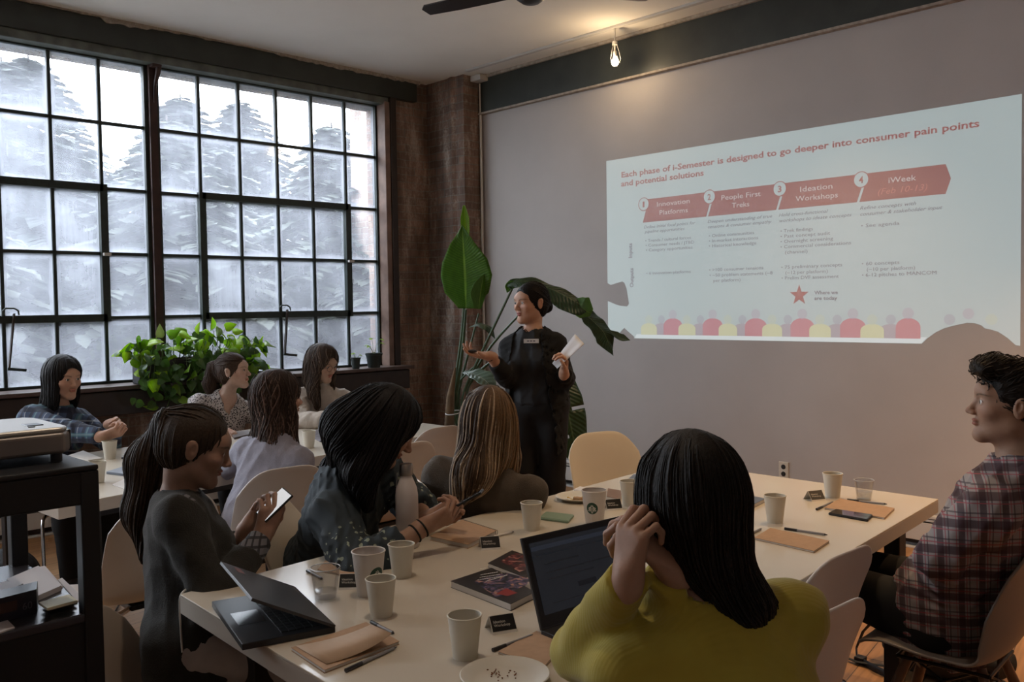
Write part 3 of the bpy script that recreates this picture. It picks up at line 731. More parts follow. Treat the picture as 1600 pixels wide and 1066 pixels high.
# baseboard heaters
def heater(p0, p1, name, face, label):
    """face: unit normal into the room"""
    p0 = Vector(p0); p1 = Vector(p1); n = Vector(face); e = empty(name, p0, 0, label, 'heater')
    d = p1-p0; D = .065
    def slab(z0, z1, t0, t1, nm, m):
        mb = MB(); a = n*t0; c = n*t1
        P = [a, a+d, c+d, c]; mb.add([(q.x, q.y, z0) for q in P]+[(q.x, q.y, z1) for q in P], [(0, 3, 2, 1), (4, 5, 6, 7), (0, 1, 5, 4), (1, 2, 6, 5), (2, 3, 7, 6), (3, 0, 4, 7)])
        return mb.build(nm, m, e, bevel=.002)
    slab(.055, .165, D-.006, D, 'front_panel', M_white); slab(.192, .207, 0.0, D-.004, 'top_cover', M_white); slab(.172, .186, D-.02, D-.008, 'damper', M_white)
    slab(.0, .012, .01, D+.004, 'bottom_rail', M_white); slab(.02, .19, .002, .008, 'back_plate', M_dark); slab(.07, .15, .015, .05, 'fin_tube', mat('dull_aluminium', (.2, .2, .2), .4, 1))
heater((-6.07, YW-.004, 0), (2.4, YW-.004, 0), 'baseboard_heater', (0, -1, 0), 'long white baseboard heater along the foot of the slide wall')
heater((-6.596, -2, 0), (-6.596, 5.2, 0), 'baseboard_heater', (1, 0, 0), 'long white baseboard heater on the brick under the windows')
# white conduit and junction box in the pillar corner
e = empty('electrical_conduit', (-6.055, YW-.03, 0), 0, 'thin white conduit rising up the slide wall beside the brick pillar to a ceiling box', 'conduit')
mb = MB(); mb.tube([(0, 0, .21), (0, 0, 3.5)], .012, 10); mb.build('pipe', M_white, e, smooth=True)
mb = MB(); mb.box((-.020, -.10, 3.505), (.11, .02, 3.555)); mb.build('junction_box', M_white, e, bevel=.006)
# outlet
c = ony(1225, 735, YW); e = empty('wall_outlet', (c[0], YW, c[2]), 0, 'white duplex power outlet low on the slide wall behind the front table', 'outlet')
mb = MB(); mb.box((-.036, -.008, -.058), (.036, 0, .058)); mb.build('cover_plate', mat('outlet_plastic', (.62, .58, .50), .4), e, bevel=.003)
for dz in (-.024, .024):
    mb = MB(); mb.lathe([(0, 0), (.0165, 0), (.0165, .002), (0, .002)], 20, M=Matrix.Translation((0, -.008, dz)) @ Matrix.Rotation(math.radians(90), 4, 'X')); mb.build('socket', mat('black_plastic', (.02, .02, .02), .35), e)
# hanging bulb in a wire cage
c = ony(961, 97, 5.3); e = empty('pendant_bulb', (c[0], 5.3, c[2]), 0, 'bare glowing bulb in a wire loop hung from the ceiling track', 'lamp')
mb = MB(); mb.lathe([(.0, -.032), (.015, -.028), (.025, -.015), (.028, .0), (.022, .016), (.014, .03), (.013, .04), (.0, .04)], 24); mb.build('bulb', mat('lit_bulb', (1, 1, 1), .3, emit=(1, .80, .55), es=9), e, smooth=True)
mb = MB(); mb.lathe([(0, .04), (.015, .04), (.015, .075), (.008, .085), (0, .085)], 16); mb.build('socket', M_white, e, smooth=True)
for k in range(3):
    a = k*2.09+.4; mb = MB(); mb.tube([(.012*math.cos(a), .012*math.sin(a), .13), (.03*math.cos(a), .03*math.sin(a), .08), (.043*math.cos(a), .043*math.sin(a), .02), (.036*math.cos(a), .036*math.sin(a), -.01), (.013*math.cos(a), .013*math.sin(a), .05)], .0022, 6); mb.build('cage_wire', M_white, e, smooth=True)
mb = MB(); mb.tube([(0, 0, .085), (0, 0, ZC-c[2])], .006, 8); mb.lathe([(.0, .125), (.02, .125), (.02, .15), (0, .15)], 12); mb.build('stem', M_white, e)
mb = MB(); mb.box((-5.95, 5.28, ZC-.018), (1.5, 5.32, ZC)); mb.build('track_rail', M_white, None, label='long thin white lamp track under the ceiling above the slide', cat='track', bevel=.003)
# ceiling fan
fc = (-3.70, 3.80); e = empty('ceiling_fan', (fc[0], fc[1], 3.32), 0, 'dark ceiling fan with long thin blades at the top of the room', 'fan')
M_fan = mat('fan_brown', (.022, .016, .014), .4, noise=.2)
mb = MB(); mb.lathe([(0, -.075), (.05, -.07), (.085, -.045), (.095, 0), (.085, .04), (.04, .06), (0, .06)], 32); mb.build('motor_hub', M_fan, e, smooth=True)
mb = MB(); mb.tube([(0, 0, .06), (0, 0, .24)], .014, 10); mb.build('down_rod', M_fan, e)
for a in (198, 62, 310):
    a = math.radians(a); mb = MB(); u = Vector((math.cos(a), math.sin(a), 0)); w = Vector((-u.y, u.x, 0)); tz = .018
    P = [u*.10-w*.045, u*.10+w*.045, u*.55+w*.062, u*.70+w*.055, u*.735+w*.02, u*.72-w*.05, u*.5-w*.055]
    P = [Vector((p.x, p.y, p.dot(w)*.22)) for p in P]
    n = len(P); mb.add([tuple(p) for p in P]+[(p.x, p.y, p.z+.008) for p in P], [tuple(range(n))[::-1], tuple(range(n, 2*n))]+[(i, (i+1) % n, n+(i+1) % n, n+i) for i in range(n)])
    mb.build('blade', M_fan, e, bevel=.002)

# ---------------- the slide thrown on the wall ----------------
SY = YW-.0015
def wp(p):
    q = ony(p[0], p[1], YW); return q[0], q[2]
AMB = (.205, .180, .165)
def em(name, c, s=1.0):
    c = lin(c); return mat(name, (.46, .425, .405), .75, emit=tuple(max(v-a, .002)/1.214 for v, a in zip(c, AMB)), es=1)  # emission stands in for the projector beam, less the wall's ambient
def flat(name, polys, m, parent, lay=0):
    """polygons in wall coordinates (x,z), extruded a hair's breadth"""
    V, F = [], []
    for P in polys:
        k = len(V); V += [(x, SY-lay*.0006, z) for x, z in P]; F.append(tuple(range(k, k+len(P))))
    me = bpy.data.meshes.new(name); me.from_pydata(V, [], F); me.materials.append(m)
    o = bpy.data.objects.new(name, me); COL.objects.link(o); o.parent = parent; return o
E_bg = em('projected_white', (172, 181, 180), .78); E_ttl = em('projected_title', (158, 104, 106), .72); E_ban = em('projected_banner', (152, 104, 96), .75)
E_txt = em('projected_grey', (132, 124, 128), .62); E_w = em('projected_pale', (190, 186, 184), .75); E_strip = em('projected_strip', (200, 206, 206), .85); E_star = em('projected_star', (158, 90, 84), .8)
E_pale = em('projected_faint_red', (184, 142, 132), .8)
def zoomp(ox, oy, sc, pts): return [wp((ox+x/sc, oy+y/sc)) for x, y in pts]
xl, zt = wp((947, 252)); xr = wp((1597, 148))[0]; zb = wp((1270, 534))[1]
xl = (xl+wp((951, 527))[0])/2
leafA = zoomp(930, 360, 4.706, [(95, 520), (150, 545), (190, 556), (235, 560), (250, 540), (232, 430), (215, 385), (200, 376), (115, 402), (95, 388)])  # leaf and head shadow outlines, cut out of the slide polygon
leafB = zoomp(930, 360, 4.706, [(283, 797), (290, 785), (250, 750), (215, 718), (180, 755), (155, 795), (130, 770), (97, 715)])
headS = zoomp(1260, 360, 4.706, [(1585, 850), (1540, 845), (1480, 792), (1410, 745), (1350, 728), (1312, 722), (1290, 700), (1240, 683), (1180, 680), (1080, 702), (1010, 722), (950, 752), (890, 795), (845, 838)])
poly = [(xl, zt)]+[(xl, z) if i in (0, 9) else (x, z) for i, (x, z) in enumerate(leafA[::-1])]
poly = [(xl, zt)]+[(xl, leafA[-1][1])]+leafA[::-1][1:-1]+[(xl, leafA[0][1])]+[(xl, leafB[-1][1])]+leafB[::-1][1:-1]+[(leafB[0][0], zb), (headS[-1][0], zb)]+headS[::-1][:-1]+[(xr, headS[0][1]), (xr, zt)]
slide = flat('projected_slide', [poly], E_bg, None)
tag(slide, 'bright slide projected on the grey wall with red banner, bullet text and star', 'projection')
hs = zb+.028
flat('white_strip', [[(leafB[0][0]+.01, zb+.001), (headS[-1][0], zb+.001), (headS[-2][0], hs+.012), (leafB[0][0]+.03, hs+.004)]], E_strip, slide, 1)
def stext(s, pl, pr, cap, m, lay=3, bold=False, shear=0, nm='slide_text', rot=0):
    (x0, z0), (x1, z1) = wp(pl), wp(pr)
    c = bpy.data.curves.new(nm, 'FONT'); c.body = s; c.size = 1; c.shear = shear
    if bold: c.offset = .022
    c.resolution_u = 2
    t = bpy.data.objects.new('tmp', c); COL.objects.link(t); dg = bpy.context.evaluated_depsgraph_get(); dg.update()
    me = bpy.data.meshes.new_from_object(t.evaluated_get(dg)); bpy.data.objects.remove(t); bpy.data.curves.remove(c)
    co = np.zeros(len(me.vertices)*3); me.vertices.foreach_get('co', co); co = co.reshape(-1, 3)
    wd = co[:, 0].max()-co[:, 0].min(); L_ = math.hypot(x1-x0, z1-z0); hy = cap/.73
    a = math.atan2(z1-z0, x1-x0) if rot == 0 else rot
    if rot == 0 and abs(a) < .03: a = 0; L_ = x1-x0
    u = (co[:, 0]-co[:, 0].min())/wd*L_; v = co[:, 1]*hy
    out = np.stack([x0+u*math.cos(a)-v*math.sin(a), np.full(len(u), SY-lay*.0006), z0+u*math.sin(a)+v*math.cos(a)], 1)
    me.vertices.foreach_set('co', out.ravel()); me.materials.clear(); me.materials.append(m); me.name = nm
    if ' ' in s and nm in ('title', 'banner_text'):       # one mesh per word
        wds = s.split(); par = list(range(len(out)))
        fs = [tuple(p.vertices) for p in me.polygons]
        def fd(a):
            while par[a] != a: par[a] = par[par[a]]; a = par[a]
            return a
        for f_ in fs:
            for q_ in f_[1:]: par[fd(q_)] = fd(f_[0])
        rt_ = [fd(i) for i in range(len(out))]; comp = {}
        for i, r_ in enumerate(rt_): comp.setdefault(r_, []).append(u[i])
        iv = sorted((min(v_), max(v_), r_) for r_, v_ in comp.items()); gaps = []; mx_ = iv[0][1]
        for k_ in range(1, len(iv)): gaps.append((iv[k_][0]-mx_, k_)); mx_ = max(mx_, iv[k_][1])
        cutk = sorted(k_ for g_, k_ in sorted(gaps)[::-1][:len(wds)-1]); grp = {}; gi = 0
        for k_, (a_, b_, r_) in enumerate(iv):
            if gi < len(cutk) and k_ == cutk[gi]: gi += 1
            grp[r_] = gi
        for g_ in range(len(wds)):
            ff = [f_ for f_ in fs if grp[rt_[f_[0]]] == g_]
            if not ff: continue
            ids = sorted({i for f_ in ff for i in f_}); mp_ = {i: k_ for k_, i in enumerate(ids)}
            m2 = bpy.data.meshes.new(nm); m2.from_pydata([tuple(out[i]) for i in ids], [], [tuple(mp_[i] for i in f_) for f_ in ff]); m2.materials.append(m)
            o = bpy.data.objects.new(nm, m2); COL.objects.link(o); o.parent = slide
        return o
    o = bpy.data.objects.new(nm, me); COL.objects.link(o); o.parent = slide; return o
stext('Each phase of i-Semester is designed to go deeper into consumer pain points', (971.4, 277.7), (1530.6, 201), .044, E_ttl, bold=True, nm='title')
stext('and potential solutions', (970.8, 291.6), (1100, 274.6), .044, E_ttl, bold=True, nm='title')
zt1 = wp((1100, 301))[1]; zb1 = wp((1100, 339))[1]; zm = (zt1+zb1)/2; dxn = .03
cuts = [wp((1003, 330))[0]]+[wp((x, 320))[0] for x in (1105, 1214.5, 1341)]+[wp((1480, 280))[0]]
for i in range(4):
    a, b2 = cuts[i]+.008, cuts[i+1]-.008
    P = [(a, zb1), (b2, zb1), (b2+dxn, zm), (b2, zt1), (a, zt1), (a+dxn, zm)]
    flat('banner_arrow', [P], E_ban, slide, 1)
    cx = a+.012; cz = zt1-.035; R_ = .052
    cir = [(cx+R_*math.cos(t), cz+R_*math.sin(t)) for t in np.linspace(0, 2*math.pi, 33)[:-1]]; cir2 = [(cx+(R_-.006)*math.cos(t), cz+(R_-.006)*math.sin(t)) for t in np.linspace(0, 2*math.pi, 33)[:-1]]
    o1 = flat('number_disc', [cir], E_ttl, slide, 2); flat('disc_face', [cir2], E_bg, o1, 3)
def wtext(s, x, z, wd, cap, m, **k):
    pr_ = lambda X, Z: (X, Z)
    global wp
    old = wp; wp = lambda p: p
    try: return stext(s, (x, z), (x+wd, z), cap, m, **k)
    finally: wp = old
for i in range(4): wtext('1234'[i], cuts[i]+.008+.012-(.010 if i == 0 else .014), zt1-.035-.022, .018 if i == 0 else .028, .044, E_ttl, lay=4, bold=True, nm='number')
for s_, a, b2, cp in (('Innovation', (1027, 323), (1078, 319), .036), ('Platforms', (1031, 336), (1075, 332), .036), ('People First', (1127.6, 313), (1189, 307), .036), ('Treks', (1144, 325), (1171, 322), .036),
                      ('Ideation', (1250.7, 300), (1301, 296), .036), ('Workshops', (1243.6, 315), (1309.4, 309.5), .036), ('iWeek', (1388.7, 286.3), (1431.8, 282), .036)): stext(s_, a, b2, cp, E_w, nm='banner_text')
stext('(Feb 10-13)', (1372, 304.3), (1449.5, 297), .038, E_pale, shear=.25, nm='banner_text')
T_ = [('Define initial focal points for', 1006.5, 357.4, 1087, 351, 1), ('pipeline opportunities', 1007.6, 364.6, 1070, 359.6, 1), ('Deepen understanding of true', 1106, 349, 1206.7, 340.5, 1), ('tensions & consumer empathy', 1106.8, 357, 1206, 349, 1),
      ('Hold cross-functional', 1217.2, 339, 1294.2, 333.2, 1), ('workshops to ideate concepts', 1218.2, 347.6, 1331, 339, 1), ('Refine concepts with', 1343.9, 328.1, 1431.8, 321, 1), ('consumer & stakeholder input', 1344.4, 337.4, 1473, 328, 1),
      ('• Trends / cultural forces', 1008.6, 378.7, 1079.8, 374.4, 0), ('• Consumer needs / JTBD', 1009, 386, 1085, 381.4, 0), ('• Category opportunities', 1009.7, 393.4, 1082.4, 389.3, 0),
      ('• Online communities', 1108, 371.2, 1178.6, 367, 0), ('• In-market interactions', 1108, 379.2, 1185, 375, 0), ('• Historical knowledge', 1108, 387, 1182, 383.6, 0),
      ('• Trek findings', 1219.8, 363.8, 1270.4, 361, 0), ('• Past concept audit', 1219.8, 372.2, 1297.5, 367.6, 0), ('• Overnight screening', 1219.8, 380.4, 1302, 375.7, 0), ('• Commercial considerations', 1219.8, 388.6, 1330, 382.3, 0), ('(channel)', 1227, 397, 1262, 394.7, 0),
      ('• See agenda', 1345.7, 355.8, 1405.7, 352, 0), ('• 6 innovation platforms', 1010.3, 429.5, 1079.8, 427.5, 0), ('• >100 consumer tensions', 1108.5, 424.4, 1193, 421.6, 0), ('• ~50 problem statements (~8', 1109, 432.7, 1207.3, 429.4, 0), ('per platform)', 1115, 440.9, 1157.4, 439.7, 0),
      ('• 75 preliminary concepts', 1221, 420.4, 1316.3, 417, 0), ('(~12 per platform)', 1227.5, 428.8, 1293.6, 426.6, 0), ('• Prelim DVF assessment', 1221.5, 437.3, 1311, 435, 0),
      ('• 60 concepts', 1346.7, 415, 1405.6, 413, 0), ('(~10 per platform)', 1354.6, 423.7, 1430, 421.2, 0), ('• 6-12 pitches to MANCOM', 1347, 432.7, 1463.6, 429.9, 0)]
for s_, x0, y0, x1, y1, it in T_: stext(s_, (x0, y0), (x1, y1), .0235, E_txt, shear=.3*it+.0, nm='slide_text')
stext('Where we', (1272.7, 460.3), (1309.3, 459.9), .025, E_txt, bold=True); stext('are today', (1272.7, 469), (1308.5, 468.4), .025, E_txt, bold=True)
xi, z0 = wp((988, 403)); c_ = wp((987, 380))
for s_, pa, pb in (('Inputs', (988, 403), (988, 380)), ('Outputs', (990, 449), (990, 419))): stext(s_, pa, pb, .036, E_txt, rot=math.pi/2, nm='side_heading', bold=True)
sx, sz = wp((1249, 461.5)); P = []
for k in range(10):
    r_ = .072 if k % 2 == 0 else .029; a = math.pi/2+k*math.pi/5; P.append((sx+r_*math.cos(a), sz+r_*math.sin(a)))
flat('star', [P], E_star, slide, 2)
E_g, E_r, E_y = em('projected_crowd_grey', (164, 156, 160), .8), em('projected_crowd_red', (180, 136, 140), .85), em('projected_crowd_yellow', (190, 189, 160), .85)
E_gh, E_rh, E_yh = em('projected_crowd_grey_head', (164, 166, 170), .78), em('projected_crowd_red_head', (170, 168, 172), .8), em('projected_crowd_yellow_head', (176, 182, 172), .8)
def icon(x, w_, h_, m, mh, lay, hr):
    z0 = hs+.002; P = [(x-w_, z0), (x+w_, z0), (x+w_, z0+h_*.55)]+[(x+w_*math.cos(t)*1, z0+h_*.55+h_*.45*math.sin(t)) for t in np.linspace(.2, math.pi-.2, 12)]+[(x-w_, z0+h_*.55)]
    P = [p for p in P if p[0] >= leafB[0][0]+.015 or lay == 9]
    if x-w_ < leafB[0][0]: return
    if x+w_ > headS[-1][0]-.01 and x < headS[0][0]-.2 and lay < 9:
        pass
    flat('crowd_figure', [P], m, slide, lay)
    flat('crowd_head', [[(x+hr*math.cos(t), z0+h_+.028+hr*math.sin(t)) for t in np.linspace(0, 2*math.pi, 21)[:-1]]], mh, slide, lay)
px = [wp((x, 520))[0] for x in (994, 1052.8, 1115, 1183, 1255, 1334, 1419)]; per = (px[-1]-px[0])/6
for k in range(7):
    x = px[0]+per*k; end = headS[-1][0]-.02
    if x-.10-.065 > leafB[0][0]+.02: icon(x-.105, .075, .088, E_g, E_gh, 2, .031)
    if x-.09 > leafB[0][0]-.05: icon(x, .085 if k < 6 else .075, .125, E_r, E_rh, 3, .035)
    if x+.125+.075 < end: icon(x+.125, .075, .088, E_y, E_yh, 4, .033)
for k, dx in ((7, -.105), (7, 0.0), (7, .125)):
    x = px[0]+per*k+dx; flat('crowd_head', [[(x+.032*math.cos(t), hs+.122+(.03 if dx == 0 else -.004)+.032*math.sin(t)) for t in np.linspace(0, 2*math.pi, 21)[:-1]]], (E_gh, E_rh, E_yh)[0 if dx < 0 else (1 if dx == 0 else 2)], slide, 3)
# ---------------- outside: firs, brick house corner, ground ----------------
mb = MB(); mb.box((-40, -30, -.6), (-7.3, 40, -.5)); S(mb, 'ground', mat('pale_paved_ground', (.50, .50, .48), .9, noise=.2, nscale=.8))
M_need = mat('fir_needles', (.1, .13, .1), .7, attr='col', tl=.25); M_bark = mat('fir_bark', (.05, .04, .035), .9, noise=.4, nscale=12)
def fir(x, y, H, R, seed, tint, label):
    r = np.random.RandomState(seed); e = empty('fir_tree', (x, y, -.5), 0, label, 'tree', 'firs outside the windows')
    mb = MB(); mb.tube([(0, 0, 0), (.03, .02, H*.5), (0, 0, H)], [.11, .07, .01], 10); mb.build('trunk', M_bark, e, smooth=True)
    V, Q, C = [], [], []; k = 0
    n = int(H*70)
    for i in range(n):
        t = (i+.5)/n; z = .25+(H-.3)*t; L = R*(1-t)**.8*r.uniform(.7, 1.1)+.12; a = i*2.4+r.uniform(-.3, .3)
        u = np.array((math.cos(a), math.sin(a), 0)); w = np.array((-u[1], u[0], 0)); m = 9; s = np.linspace(.12, 1, m)
        zc = z+L*(.10*s-.42*s*s+.12*s**3); pts = u*(s*L)[:, None]; pts[:, 2] = zc
        g = np.array(tint)*r.uniform(.65, 1.35)
        for j in range(m-1):
            for sg in (-1, 1):
                for rep in range(2):
                    wl = L*.34*(1-s[j]*.6)*r.uniform(.7, 1.3)+.08; p = pts[j]+(pts[j+1]-pts[j])*r.rand(); d = nrm(w*sg+u*.75+np.array((0, 0, -.35+.25*r.rand())))
                    nn = nrm(np.cross(d, (0, 0, 1)))*.05
                    tip = p+d*wl+np.array((0, 0, -.1*wl))
                    V += [p-nn, p+nn, p+d*wl*.6+nn*1.3, tip, p+d*wl*.6-nn*1.3]; C += [g]*5; k2 = len(V)-5
                    Q.append((k2, k2+1, k2+2, k2+4)); Q.append((k2+4, k2+2, k2+3, k2+3))
    V = np.array(V); F = [q if q[2] != q[3] else q[:3] for q in Q]
    me = bpy.data.meshes.new('needles'); me.from_pydata(V.tolist(), [], F); me.materials.append(M_need)
    a = me.color_attributes.new('col', 'FLOAT_COLOR', 'POINT'); c = np.ones((len(V), 4), f32); c[:, :3] = np.array(C); a.data.foreach_set('color', c.ravel())
    o = bpy.data.objects.new('foliage', me); COL.objects.link(o); o.parent = e
for a in ((-9.2, 1.5, 4.2, 2.1, 1, (.070, .085, .070), 'pale fir outside, seen through the left window'),
          (-9.1, 4.0, 4.0, 1.9, 2, (.075, .090, .075), 'fir tree outside, just right of the red window mullion'),
          (-10.6, 2.9, 4.7, 2.4, 3, (.035, .045, .040), 'darker fir standing behind the two nearest firs outside'),
          (-9.6, 6.3, 4.3, 2.1, 4, (.080, .095, .080), 'fir tree outside, behind the right columns of panes'),
          (-11.4, 5.2, 4.8, 2.5, 5, (.045, .055, .050), 'dark fir outside, behind the middle of the right window'),
          (-11.8, 8.6, 4.5, 2.6, 6, (.06, .07, .065), 'distant fir outside, showing at the right end of the window'),
          (-13.4, 4.0, 5.5, 3.0, 9, (.05, .06, .055), 'far fir whose top shows right of the red window mullion'),
          (-13.6, 7.2, 5.4, 3.0, 10, (.055, .065, .06), 'far fir rising between the right window trees'),
          (-13.8, 11.0, 5.2, 3.2, 11, (.06, .07, .065), 'far fir at the right end behind the brick building corner'),
          (-12.5, 1.2, 5.0, 2.8, 8, (.045, .055, .05), 'big distant fir outside, rising behind the left window trees')): fir(*a)
mb = MB(); mb.box((-9.0, 6.16, -.5), (-6.99, 6.6, 6)); mb.build('brick_house', M_brickOut, label='pale brick corner of a neighbouring building outside the right window edge', cat='building')
mb = MB(); mb.box((-13.5, 2.9, 3.6), (-12.6, 4.3, 3.9)); mb.box((-13.5, 3.1, 3.0), (-12.9, 4.0, 3.6)); mb.build('flat_roofed_house', mat('pale_render', (.7, .7, .72), .8), label='pale flat roof above the firs, beyond the red window mullion', cat='building')
# ---------------- tables, chairs, stand ----------------
M_table = mat('cream_laminate', (.60, .545, .455), .22, spec=.45, noise=.03, nscale=1.5)
M_tedge = mat('cream_laminate_edge', (.46, .41, .35), .4)
M_blk = mat('black_steel', (.012, .012, .014), .4)
def table(quad, label, legs):
    cx = sum(p[0] for p in quad)/4; cy = sum(p[1] for p in quad)/4
    e = empty('conference_table', (cx, cy, 0), 0, label, 'table')
    q = [(x-cx, y-cy) for x, y in quad]
    mb = MB(); mb.prism(q, TZ-.006, TZ); mb.build('tabletop', M_table, e, bevel=.0015)
    mb = MB(); mb.prism(q, TZ-.052, TZ-.006); mb.build('edge_panel', M_tedge, e)
    for i in range(4):
        x = q[i][0]*.82; y = q[i][1]*.86
        mb = MB(); mb.box((x-.03, y-.03, 0), (x+.03, y+.03, TZ-.052)); mb.build('leg', M_blk, e, bevel=.004)
    mb = MB()
    for i in range(4):
        a, b = q[i], q[(i+1) % 4]; mb.bar((a[0]*.82, a[1]*.86, TZ-.075), (b[0]*.82, b[1]*.86, TZ-.075), .03, .045)
    mb.build('under_frame', M_blk, e)
    return e
T2 = [(-2.351, 1.032), (-1.09, .96), (-1.324, 3.551), (-2.545, 3.565)]
T1 = [(-5.0, 1.13), (-3.772, 1.178), (-4.276, 3.715), (-5.45, 3.72)]
table(T2, 'long cream meeting table in the foreground covered with cups, laptops and notebooks', 0)
table(T1, 'long cream meeting table under the windows behind the front one', 0)

def shell_verts(nu=25, nv=40, side_chair=True):
    """moulded shell; local: seat faces +y, origin on the floor below the seat centre"""
    prof = [(.240, .418), (.232, .440), (.20, .454), (.12, .449), (.03, .437), (-.06, .434), (-.125, .443), (-.168, .470), (-.190, .520), (-.205, .60), (-.220, .69), (-.236, .76), (-.250, .81), (-.262, .840)]
    wid = [.205, .212, .220, .228, .232, .230, .224, .220, .220, .222, .220, .214, .204, .196]
    P = np.array(prof); L = np.r_[0, np.cumsum(np.linalg.norm(np.diff(P, axis=0), axis=1))]; tt = np.linspace(0, L[-1], 200)
    yy = np.interp(tt, L, P[:, 0]); zz = np.interp(tt, L, P[:, 1]); ww = np.interp(tt, L, wid)
    for _ in range(30):
        for A in (yy, zz, ww): A[1:-1] = (A[:-2]+2*A[1:-1]+A[2:])/4
    k = 1.0 if side_chair else 1.12; V = []
    for i in range(nv):
        for u in np.linspace(-1, 1, nu):
            a0 = .055*abs(u)**4; a1 = L[-1]-.115*abs(u)**4.5; t = a0+(a1-a0)*i/(nv-1)
            y, z, w = (np.interp(t, tt, A) for A in (yy, zz, ww)); bf = np.clip((t-L[5])/(L[8]-L[5]), 0, 1); e = abs(u)**2.6
            top = np.clip((L[-1]-t)/.25, .25, 1)
            V.append((u*w*k*(1-.04*e), y+.055*e*bf*top*k, z+.032*e*(1-bf)*min(1, t/.12)))
    return V, [(i*nu+j, i*nu+j+1, (i+1)*nu+j+1, (i+1)*nu+j) for i in range(nv-1) for j in range(nu-1)]
def make_chair(kind, mshell, armch=False):
    """kind: chrome | wood"""
    e = empty('shell_chair', (0, 0, 0))
    V, F = shell_verts(side_chair=not armch); mb = MB(); mb.add(V, F); sh = mb.build('seat_shell', mshell, e, smooth=True)
    md = sh.modifiers.new('solid', 'SOLIDIFY'); md.thickness = .008; md.offset = 0
    md = sh.modifiers.new('bev', 'BEVEL'); md.width = .003; md.segments = 2; md.limit_method = 'ANGLE'; md.angle_limit = math.radians(50)
    if kind == 'chrome':
        M = mat('chrome', (.62, .62, .64), .12, 1)
        mb = MB(); mb.box((-.09, -.10, .405), (.09, .10, .425)); mb.build('mount_plate', M_blk, e, bevel=.004)
        for sx in (-1, 1):
            for sy in (-1, 1):
                mb = MB(); mb.tube([(sx*.05, sy*.05, .412), (sx*.15, sy*.13, .414), (sx*.175, sy*.150, .400), (sx*.185, sy*.160, .37), (sx*.215, sy*.215, .01)], .0095, 10); l = mb.build('leg', M, e, smooth=True)
                mb = MB(); mb.lathe([(0, 0), (.013, 0), (.013, .014), (0, .014)], 12, (sx*.215, sy*.215, 0)); mb.build('foot_cap', M_blk, l)
    else:
        M = mat('walnut_leg', (.16, .085, .05), .45, noise=.3, nscale=20)
        for sx in (-1, 1):
            for sy in (-1, 1):
                mb = MB(); mb.tube([(sx*.10, sy*.10, .415), (sx*.15, sy*.155, .25), (sx*.215, sy*.225, .006)], [.014, .017, .011], 10); l = mb.build('leg', M, e, smooth=True)
                mb = MB(); mb.lathe([(0, 0), (.012, 0), (.012, .01), (0, .01)], 12, (sx*.216, sy*.226, 0)); mb.build('foot_cap', M_blk, l)
        mb = MB()
        for sx in (-1, 1):
            mb.tube([(sx*.14, -.145, .28), (sx*.10, .10, .405)], .004, 6); mb.tube([(sx*.14, .145, .28), (sx*.10, -.10, .405)], .004, 6)
            mb.tube([(-.14, sx*.145, .28), (.10, sx*.10, .405)], .004, 6); mb.tube([(.14, sx*.145, .28), (-.10, sx*.10, .405)], .004, 6)
            mb.tube([(sx*.13, -.13, .405), (sx*.13, .13, .405)], .006, 6); mb.tube([(-.13, sx*.13, .405), (.13, sx*.13, .405)], .006, 6)
        mb.build('wire_brace', M_blk, e)
    return e
M_shell = mat('white_shell_plastic', (.60, .57, .55), .42, spec=.4)
M_cream = mat('cream_shell_plastic', (.66, .58, .46), .42, spec=.4)
M_taupe = mat('taupe_shell_plastic', (.23, .20, .18), .45, spec=.4)
M_beige = mat('beige_shell_plastic', (.36, .29, .23), .45, spec=.4)
pw = make_chair('chrome', M_shell); pc = make_chair('chrome', M_cream); pt = make_chair('wood', M_taupe, True); pb = make_chair('wood', M_beige, True); pv = make_chair('wood', M_shell)
used = set()
def chair(proto, x, y, face, label, group='moulded shell chairs'):
    """face: degrees, the direction the sitter looks (0 = +x)"""
    o = proto if proto.name not in used else copy_tree(proto)
    used.add(proto.name); o.location = (x, y, 0); o.rotation_euler = (0, 0, math.radians(face-90)); tag(o, label, 'chair', group); return o
CH = {}
